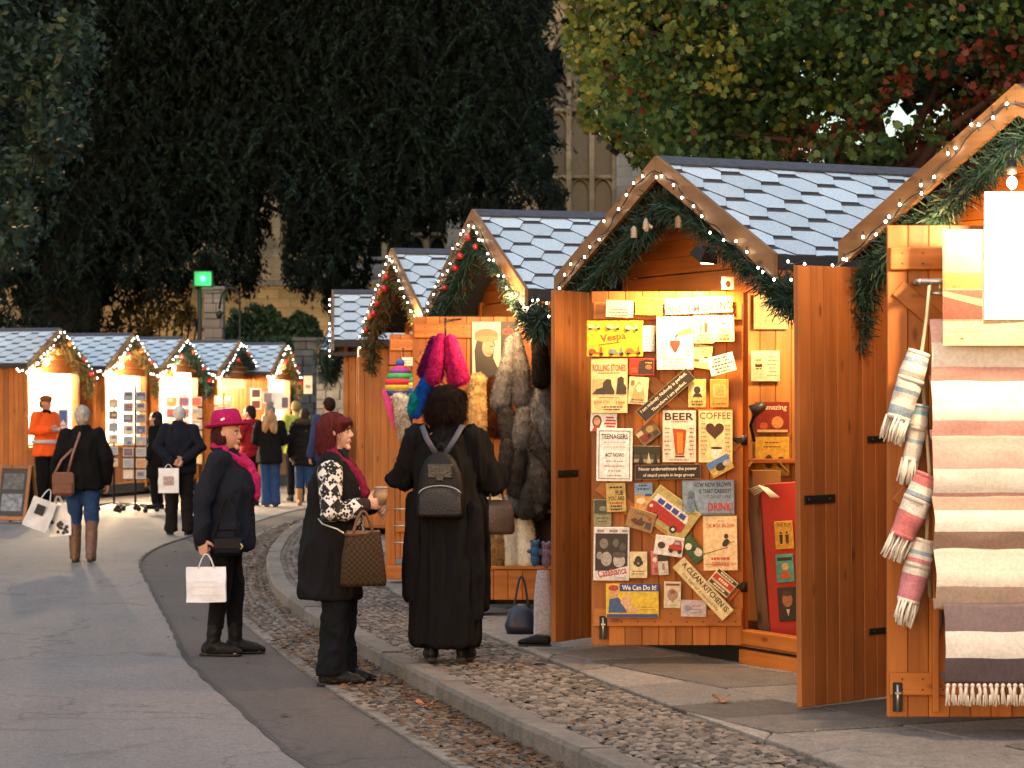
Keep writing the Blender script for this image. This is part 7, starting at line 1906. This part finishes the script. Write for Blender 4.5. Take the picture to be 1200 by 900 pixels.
# grey-green tree at the left edge, nearer
HOL = [(-120, -120), (95, -120), (112, 20), (108, 70), (85, 95), (92, 140), (80, 175), (58, 190), (64, 205), (40, 215), (55, 235), (58, 262), (30, 275), (22, 310), (-120, 330)]
t = thing('holm_oak', 'grey-green small-leaved tree hanging in at the upper left edge', 'tree', at(-95, 400, 42)); t.location.z = 0
o_ = t.location.copy()
tube_obj('trunk', [([o_, at(-95, 380, 42), at(-90, 300, 42), at(-70, 150, 42), at(-40, 20, 42)], [.35, .3, .28, .22, .12], 10)] + [([at(-90, y0, 42), at(-30, y0 - 50, 42), at(x1, y1, 41.5)], [.12, .07, .02], 6) for y0, x1, y1 in ((300, 20, 262), (260, 60, 180), (200, 90, 60), (150, 40, 20), (320, 10, 300))], BARK, t, o_)
P, D, Up, Sz, rs = crown_from(HOL, 42, 1.6, 17000, 5, 'leaf', .16, None, .9, -.12)
link('crown', leaf_mesh('crown', P - np.array(o_), D, Up, Sz, Sz * .5, [leaf_mat([(.012, .028, .018), (.022, .046, .03), (.036, .066, .042), (.016, .038, .028), (.05, .075, .022)], .5, .15)]), t)

# the maple over the stalls
MAP = [(660, -150), (1320, -150), (1320, 120), (1210, 150), (1150, 175), (1100, 185), (1060, 196), (980, 200), (900, 205), (820, 200), (770, 200), (735, 178), (700, 150), (676, 128), (690, 100), (668, 60), (655, 40), (668, 10)]
YM = 27.0
t = thing('maple_tree', 'autumn maple with green, yellow and red leaves spreading above the right-hand stalls', 'tree', at(1040, 400, YM + .5)); t.location.z = 0
o_ = t.location.copy()
def wm(x, y, d=0): return at(x, y, YM) + Vector((0, d, 0))
segs = [([o_, wm(1040, 400, .5), wm(1045, 250, .4), wm(1030, 150, .2), wm(1000, 20), wm(980, -120)], [.2, .16, .13, .10, .07, .04], 10)]
for a, b, c, r in (((1042, 240), (1100, 160), (1180, 100), .09), ((1040, 230), (1090, 120), (1140, 40), .08), ((1040, 220), (900, 130), (760, 90), .09), ((1030, 160), (900, 70), (720, 30), .08), ((1035, 180), (950, 170), (850, 165), .06), ((1010, 60), (1100, 0), (1250, -60), .07), ((1045, 200), (1120, 150), (1290, 60), .06), ((1045, 210), (1110, 175), (1200, 140), .05)):
    d = rn.uniform(-.8, .8); segs.append(([wm(*a), wm(*b, d * .5), wm(*c, d)], [r, r * .6, .015], 7))
tube_obj('trunk', segs, mat((.05, .022, .018), .85, .4, 5., .6, 20.), t, o_)
P, D, Up, Sz, rs = crown_from(MAP, YM, 1.7, 42000, 7, 'leaf', .088, None, 1.0, -.2)
px = 600 + F * P[:, 0] / YM; py = HY - F * (P[:, 2] - EYE) / YM
# sky holes low on the right
hole = np.zeros(len(P), bool)
for hx, hy, hr in ((1062, 128, 22), (1085, 112, 20), (1120, 108, 16), (1035, 150, 20), (1150, 92, 18), (1010, 168, 12), (1050, 165, 10), (1175, 98, 14), (1000, 130, 12), (960, 150, 10), (905, 178, 8), (1095, 140, 16)):
    hole |= ((px - hx) ** 2 + ((py - hy) * 1.3) ** 2 < hr ** 2) & (rs.rand(len(P)) < .93)
keep = ~hole
P, D, Up, Sz, px, py = P[keep], D[keep], Up[keep], Sz[keep], px[keep], py[keep]
nf = noise_field(P, .9, 3); nf2 = noise_field(P, 1.6, 8)
red = (px - 930) / 260 + (py - 110) / 200 + nf * .9 > .8  # red autumn leaves, their colour also standing in for a red uplight
yel = (~red) & ((800 - px) / 300 + (60 - py) / 400 + nf2 * 1.3 > .10)
mi = np.where(red, 2, np.where(yel, 1, 0)); mi = np.where(rs.rand(len(P)) < .12, rs.randint(0, 3, len(P)), mi)
# maple leaf: five-pointed blade
lobes = np.array([(0, -.5), (.28, -.42), (.5, -.08), (.22, .02), (.3, .3), (.06, .2), (0, .52), (-.06, .2), (-.3, .3), (-.22, .02), (-.5, -.08), (-.28, -.42)])
D = D / np.linalg.norm(D, axis=1)[:, None]; S = np.cross(D, Up); S /= np.linalg.norm(S, axis=1)[:, None]; U = np.cross(S, D)
V = P[:, None, :] + Sz[:, None, None] * (lobes[None, :, 0, None] * S[:, None, :] + lobes[None, :, 1, None] * D[:, None, :] + (np.abs(lobes[None, :, 0, None]) * .35) * U[:, None, :])
me = arrays_mesh('crown', V.reshape(-1, 3) - np.array(o_), np.arange(len(P) * 12).reshape(-1, 12),
                 [leaf_mat([(.02, .054, .014), (.044, .098, .024), (.09, .145, .03), (.028, .075, .04)], .5, .3), leaf_mat([(.095, .145, .026), (.18, .205, .03), (.06, .12, .026), (.29, .245, .036)], .5, .3), leaf_mat([(.035, .045, .012), (.17, .016, .012), (.03, .045, .014), (.16, .04, .014), (.11, .010, .010)], .5, .3)], mi)
link('crown', me, t)
P, D, Up, Sz, rs = crown_from(MAP, YM + 2.6, .9, 9000, 8, 'leaf', .22, None, .8, -.4)  # darker leaves set deeper, the crown's inner shade put into their colour
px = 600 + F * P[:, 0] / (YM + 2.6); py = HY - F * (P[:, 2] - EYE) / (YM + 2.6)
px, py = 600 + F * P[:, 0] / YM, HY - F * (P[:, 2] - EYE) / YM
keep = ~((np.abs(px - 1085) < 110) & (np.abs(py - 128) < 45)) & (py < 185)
link('shade_foliage', leaf_mesh('shade_foliage', (P - np.array(o_))[keep], D[keep], Up[keep], Sz[keep], Sz[keep] * .9, [leaf_mat([(.008, .018, .007), (.014, .028, .009), (.03, .02, .008)], .6, .1)]), t)

# ------------------------------------------------------------------ church, walls, hedge
LIME = stone_mat((.36, .28, .17), (.2, .16, .11))
GREYST = stone_mat((.24, .225, .205), (.13, .12, .11))
GLASS = mat((.03, .032, .04), .25, .3, 6.)
YC = 86.0
def wc(x, y, d=0): return at(x, y, YC) + Vector((0, d, 0))
ch = thing('church', 'large medieval stone church with tall traceried windows behind the trees', 'church', (0, YC + 3, 0))
o_ = Vector(ch.location)
kx = YC / F
def cbox(mb, x0, x1, y0, y1, d0, d1, m=0, b=.02):
    a, c = wc(x0, y1), wc(x1, y0)
    if y1 >= 541: a.z = -.2
    mb.box(Vector(((a.x + c.x) / 2, YC + (d0 + d1) / 2, (a.z + c.z) / 2)) - o_, (c.x - a.x, d1 - d0, c.z - a.z), m, b)
mb = MB()
cbox(mb, -500, 424, -260, 560, .8, 1.8)                     # plain wall left
cbox(mb, 524, 640, -260, 560, .8, 1.8); cbox(mb, 722, 790, -260, 560, .8, 1.8)
cbox(mb, 424, 524, 330, 560, .8, 1.8); cbox(mb, 640, 722, 262, 560, .8, 1.8)
cbox(mb, 424, 524, -260, 110, .8, 1.8); cbox(mb, 640, 722, -260, 30, .8, 1.8)
mb.build('wall', LIME, ch)
mb = MB(); cbox(mb, 120, 424, 318, 324, .55, .8, 0); cbox(mb, 400, 560, 334, 345, .3, .8, 0); mb.build('string_course', GREYST, ch)
for i, (x0, x1, top, m) in enumerate(((300, 330, -200, LIME), (470, 500, 0, LIME), (524, 552, -200, GREYST), (722, 762, -240, GREYST), (120, 150, -200, LIME))):
    if i == 1: continue
    mb = MB(); cbox(mb, x0, x1, top, 560, -.5, .8); cbox(mb, x0 - 3, x1 + 3, 300, 560, -.9, -.5); cbox(mb, x0 - 2, x1 + 2, 150, 156, -.6, .75); mb.build('buttress', m, ch)
for x0, x1, y0, y1 in ((424, 524, 110, 330), (640, 722, 30, 262)):
    wn = MB(); cbox(wn, x0, x1, y0, y1, 1.35, 1.4, 0, 0); wo = wn.build('window', GLASS, ch)
    mb = MB(); w_ = x1 - x0; n = 3 if w_ < 90 else 4
    for j in range(n + 1):
        x = x0 + w_ * j / n; cbox(mb, x - 3.2, x + 3.2, y0, y1, .78, 1.3, 0)
    for yt in (y1 - 58, y0 + 95):
        cbox(mb, x0, x1, yt - 2, yt + 2, .95, 1.25, 0)
        for j in range(n):
            cx = x0 + w_ * (j + .5) / n; r = w_ / n / 2 - 2
            for s in (-1, 1):
                pts = [wc(cx + s * r * math.cos(a), yt + 20 - 18 * math.sin(a), 1.1) - o_ for a in np.linspace(0, math.pi / 2, 7)]
                mb.tube(pts, .05, 6)
    for k_ in range(2):
        cx = x0 + w_ * (k_ * 2 + 1) / 4
        pts = [wc(cx + 15 * math.cos(a), y0 + 68 + 15 * math.sin(a), 1.05) - o_ for a in np.linspace(0, 2 * math.pi, 15)]; mb.tube(pts, .05, 6)
    for s in (-1, 1):
        for rr, dd in ((1.0, .75), (1.12, .7)):
            pts = [wc((x0 + x1) / 2 + s * w_ * .5 * rr * math.cos(a) * (1 if True else 1), y0 + 52 - 60 * rr * math.sin(a), dd) - o_ for a in np.linspace(0, math.pi / 2, 10)]; mb.tube(pts, .11, 8)
    mb.build('tracery', LIME, wo)
mb = MB(); cbox(mb, 424, 524, 300, 304, .5, .8)
for j in range(7): cbox(mb, 395 + 2 * j, 530, 310 + j * 6.5, 316.5 + j * 6.5, -.2 - .25 * j, .8)
mb.build('steps', GREYST, ch)

# boundary wall, gate pier, hedge, shrub
def wall_of_stone(label, x0, x1, ytop, Y, m, name='stone_wall', cut=None, d=.5):
    t = thing(name, label, 'wall', at((x0 + x1) / 2, 483, Y)); t.location.z = 0
    a, b = at(x0, ytop, Y), at(x1, ytop, Y); mb = MB(); rn = random.Random(int(x0)); z = -.1; o = t.location
    while z < a.z - .02:
        h = min(rn.uniform(.14, .26), a.z - z); x = a.x
        while x < b.x - .02:
            w_ = min(rn.uniform(.2, .5), b.x - x); mb.box(Vector((x + w_ / 2, Y + rn.uniform(-.012, .012), z + h / 2)) - o, (w_ - .012, d, h - .012), 0, .012); x += w_
        z += h
    mb.build('stonework', m, t)
    mb = MB(); mb.box(Vector(((a.x + b.x) / 2, Y, a.z + .04)) - o, (b.x - a.x + .08, d + .1, .08), 0, .015); mb.build('coping', m, t)
    return t
RUB = mat((.17, .165, .145), .9, .3, 6., .6, 40., island=.35); RUBD = mat((.085, .085, .085), .9, .3, 6., .6, 40., island=.3)
wall_of_stone('dark grey boundary wall between the last left-row stall and the plain-walled stall', 345, 378, 400, 61, RUBD)
wall_of_stone('greenish rubble wall just left of the plain-walled stall', 372, 470, 412, 55, RUB)
wall_of_stone('grey square gate pier beside the green floodlight', 240, 263, 340, 62.5, GREYST, 'gate_pier', d=.5)
t = thing('garden_wall', 'long floodlit yellow stone wall behind the left row of stalls', 'wall', at(200, 483, 78)); t.location.z = 0
mb = MB(); a, b = at(60, 335, 78), at(470, 335, 78); mb.box(Vector(((a.x + b.x) / 2, 78, a.z / 2)) - t.location, (b.x - a.x, .6, a.z), 0, .03); mb.build('stonework', stone_mat((.34, .25, .14), (.17, .13, .08), 1.2, .38), t)
mb = MB(); mb.box(Vector(((a.x + b.x) / 2, 78, a.z + .08)) - t.location, (b.x - a.x + .1, .8, .16), 0, .03); mb.build('coping', GREYST, t)
def bush(label, poly, Y, th, n, size, cols, seed, name='shrub', cut=-.2, twigs=0, clump=1.2, thick_leaf=.5):
    xs = [p[0] for p in poly]; cx = sum(xs) / len(xs)
    t = thing(name, label, name.replace('_', ' '), at(cx, 483, Y)); t.location.z = 0; o = np.array(t.location)
    P, D, Up, Sz, rs = crown_from(poly, Y, th, n, seed, 'leaf', size, None, clump, cut)
    mb = MB(); base = Vector(t.location)
    for i in range(twigs or 6):
        x = min(xs) + (max(xs) - min(xs)) * (i + .5) / (twigs or 6); tip = at(x, min(p[1] for p in poly) + 12 + 20 * rs.rand(), Y)
        b0 = Vector((base.x + (tip.x - base.x) * .35, Y, 0)); mb.tube([b0 - base, b0.lerp(tip, .5) - base + Vector((0, 0, .2)), tip - base], [.06, .04, .012], 6)
    mb.build('stem', BARK, t)
    link('foliage', leaf_mesh('foliage', P - o, D, Up, Sz, Sz * thick_leaf, [leaf_mat(cols, .55, .15)]), t)
bush('loose twiggy shrub with small pale leaves in front of the floodlit wall', [(128, 540), (125, 390), (140, 362), (160, 345), (185, 340), (210, 346), (230, 362), (238, 390), (240, 540)], 68, .7, 4200, .17, [(.10, .085, .035), (.16, .13, .05), (.07, .075, .035), (.2, .15, .07)], 21, cut=-.05, twigs=12)
bush('clipped dark green hedge behind the last left-row stalls', [(262, 540), (262, 398), (290, 396), (330, 394), (368, 396), (376, 410), (376, 540)], 63, .8, 7000, .14, [(.015, .035, .015), (.025, .055, .022), (.035, .07, .03)], 22, 'hedge', -.8, clump=2)
bush('rounded evergreen bush rising above the clipped hedge, left part', [(256, 420), (259, 392), (268, 378), (274, 362), (286, 366), (296, 354), (310, 360), (320, 358), (332, 376), (334, 420)], 64.5, .8, 4600, .13, [(.014, .036, .016), (.026, .06, .026), (.045, .09, .04)], 23, 'bush', -.22, clump=2.2)
bush('broad evergreen bush above the clipped hedge, right part', [(316, 420), (320, 386), (330, 372), (340, 374), (350, 364), (362, 370), (372, 374), (377, 390), (382, 400), (380, 420)], 64.0, .8, 3800, .13, [(.014, .034, .016), (.026, .056, .024), (.045, .085, .038)], 24, 'bush', -.22, clump=2.2)

# floodlight mast and hooked lamp pole
t = thing('floodlight_mast', 'black mast carrying a green glowing box floodlight', 'floodlight', at(234, 483, 60.5)); t.location.z = 0
o = t.location; H_ = at(234, 338, 60.5).z
mb = MB(); mb.tube([(0, 0, 0), (0, 0, H_)], .05, 8); mb.build('mast', IRON, t)
c = at(238.5, 327, 60.5) - o
mb = MB(); mb.box(c, (.44, .22, .37), 0, .02); mb.tube([c + Vector((-.24, 0, -.1)), c + Vector((-.24, 0, -.27)), c + Vector((.24, 0, -.27)), c + Vector((.24, 0, -.1))], .016, 6); hd = mb.build('lamp_head', mat((.02, .09, .05), .5), t)
mb = MB(); mb.box(c + Vector((0, -.112, 0)), (.40, .006, .33), 0, .002); mb.build('glass', emit((.01, .22, .08), .05), hd)
mb = MB(); mb.tube([c + Vector((0, -.117, 0)), c + Vector((0, -.125, 0))], .1, 16); mb.build('lamp_ring', emit((.06, .8, .32), .09), hd)
mb = MB(); mb.tube([c + Vector((0, -.127, 0)), c + Vector((0, -.131, 0))], .055, 12); mb.build('lamp_centre', emit((.3, 1, .6), .2), hd)
t = thing('hooked_pole', 'thin black pole with a curved hook top, right of the gate pier', 'pole', at(281, 483, 60)); t.location.z = 0
o = t.location; pts = [at(281, 483, 60), at(281, 400, 60), at(281, 356, 60)] + [at(270 + 11 * math.cos(a), 350 - 13 * math.sin(a), 60) for a in np.linspace(.2, 2.8, 8)] + [at(257, 362, 60)]
pts[0].z = 0
mb = MB(); mb.tube([p - o for p in pts], .026, 6); mb.build('hooked_bar', IRON, t)
mb = MB(); q = at(257, 366, 60) - o; mb.rings([(-.14, .05, .05), (-.02, .09, .09), (.05, .02, .02)], 10, M=Matrix.Translation(q)); mb.build('lantern', IRON, t)
# ------------------------------------------------------------------ light
def lamp(name, p, watts, col=(1, .62, .28), r=.05, spot=None, aim=None, blend=.5):
    d = bpy.data.lights.new(name, 'SPOT' if spot else 'POINT'); d.energy = watts * .5; d.color = col; d.shadow_soft_size = r
    o = bpy.data.objects.new(name, d); COL.objects.link(o); o.location = p
    if spot:
        d.spot_size = R(spot); d.spot_blend = blend; o.rotation_euler = (Vector(aim) - Vector(p)).to_track_quat('-Z', 'Y').to_euler()
    return o
WARM = (1, .58, .24)
lamp('sign_stall_lamp', FL3 + Vector((-.03, .02, -.06)), 76, WARM, .05, 150, at(770, 540, 15.5), .6)
lamp('sign_stall_inner_lamp', S3.M @ Vector((.35, .5, 2.2)), 22, WARM, .08)
lamp('towel_stall_lamp', at(1186, 214, 11.62) + Vector((0, -.02, -.09)), 54, (1, .66, .36), .05)
lamp('towel_door_fill', (2.1, 12.75, 2.5), 10, WARM, .05)  # added fill without a fixture, hidden by the panel, warms the open door leaf
lamp('fur_stall_lamp', at(585, 366, 18.7), 30, WARM, .06)
lamp('hat_stall_lamp', at(480, 372, 23.3), 9, WARM, .06)
for s_, w_ in zip(LS, (380, 460, 260, 180, 260)):
    lamp('left_stall_lamp', s_.M @ Vector((-.1, .75, 2.25)), w_, (1, .80, .54), .12)
# church floodlights stand on the ground behind the stalls
for i in (0, 1, 2, 4):
    p = LS[i].M @ Vector((-.62, -.14, 2.42))
    t = thing('light_bulb', ['glaring bulb under the gable of the leftmost stall', 'glaring bulb under the gable of the stall behind the card rack', 'bulb under the gable of the magazine stall', '', 'bulb under the gable of the last left-row stall'][i], 'lamp', p)
    mb = MB(); mb.ball((0, 0, 0), .045); mb.build('glass', emit((1, .8, .5), 12), t)
    mb = MB(); mb.tube([(0, 0, .04), (0, 0, .1)], .022, 8); mb.build('socket', IRON, t)
    lamp('left_front_lamp', p + Vector((.05, -.1, -.06)), (110, 140, 60, 0, 60)[i], (1, .72, .40), .06)
    lamp('road_spill_fill', p + Vector((.25, -.1, -.05)), (750, 750, 330, 0, 280)[i], (1, .70, .38), .1, 115, p + Vector((6.5, -5.5, -2.4)), .8)  # added spot without its own fixture, throws extra warm light onto the road
lamp('church_floodlight', (-7.6, 72.5, .5), 620, (1, .74, .42), .2, 120, at(250, 350, 78))
lamp('church_floodlight', (-5.0, 80.5, .6), 450, (1, .76, .46), .2, 120, at(420, 270, 86))
lamp('green_floodlight', at(238.5, 327, 60.2), 4, (.08, 1, .4), .1)

w = bpy.data.worlds.new('World'); scene.world = w; w.use_nodes = True
nt = w.node_tree; sky = nt.nodes.new('ShaderNodeTexSky'); sky.sky_type = 'NISHITA'; sky.sun_disc = False
SUN_EL, SUN_ROT = R(4.0), R(200)
sky.sun_elevation = SUN_EL; sky.sun_rotation = SUN_ROT; sky.altitude = 100; sky.air_density = 1.0; sky.dust_density = 1.2; sky.ozone_density = 2.0
tn = nt.nodes.new('ShaderNodeMix'); tn.data_type = 'RGBA'; tn.blend_type = 'MULTIPLY'; tn.inputs[0].default_value = 1; tn.inputs[7].default_value = (1.1, 1.0, .92, 1)
nt.links.new(sky.outputs[0], tn.inputs[6]); nt.links.new(tn.outputs[2], nt.nodes['Background'].inputs[0]); nt.nodes['Background'].inputs[1].default_value = .085
sd = bpy.data.lights.new('sun', 'SUN'); sd.energy = .37; sd.angle = R(110); sd.color = (1, .95, .95)
so = bpy.data.objects.new('sun', sd); COL.objects.link(so)
dirv = Vector((math.sin(SUN_ROT) * math.cos(R(68)), math.cos(SUN_ROT) * math.cos(R(68)), math.sin(R(68))))
so.rotation_euler = (-dirv).to_track_quat('-Z', 'Y').to_euler(); so.location = (0, 0, 30)

cd = bpy.data.cameras.new('camera'); cam = bpy.data.objects.new('camera', cd); COL.objects.link(cam)
cam.location = (0, 0, EYE); cam.rotation_euler = (math.pi / 2, 0, 0)
cd.sensor_width = 36; cd.lens = 36 * F / 1200; cd.shift_y = (HY - 450) / 1200; cd.clip_end = 3000; cd.clip_start = .1
cd.dof.use_dof = True; cd.dof.focus_distance = 15.4; cd.dof.aperture_fstop = 6.3
scene.camera = cam
scene.view_settings.view_transform = 'Standard'; scene.view_settings.look = 'None'; scene.view_settings.gamma = 1; scene.view_settings.use_curve_mapping = False
scene.view_settings.exposure = 2.58
scene.render.engine = 'CYCLES'
scene.cycles.use_denoising = True
try: scene.cycles.denoiser = 'OPENIMAGEDENOISE'
except Exception: pass
scene.cycles.max_bounces = 6; scene.cycles.diffuse_bounces = 3; scene.cycles.glossy_bounces = 2; scene.cycles.transmission_bounces = 3
scene.cycles.sample_clamp_indirect = 4
scene.cycles.caustics_reflective = False; scene.cycles.caustics_refractive = False
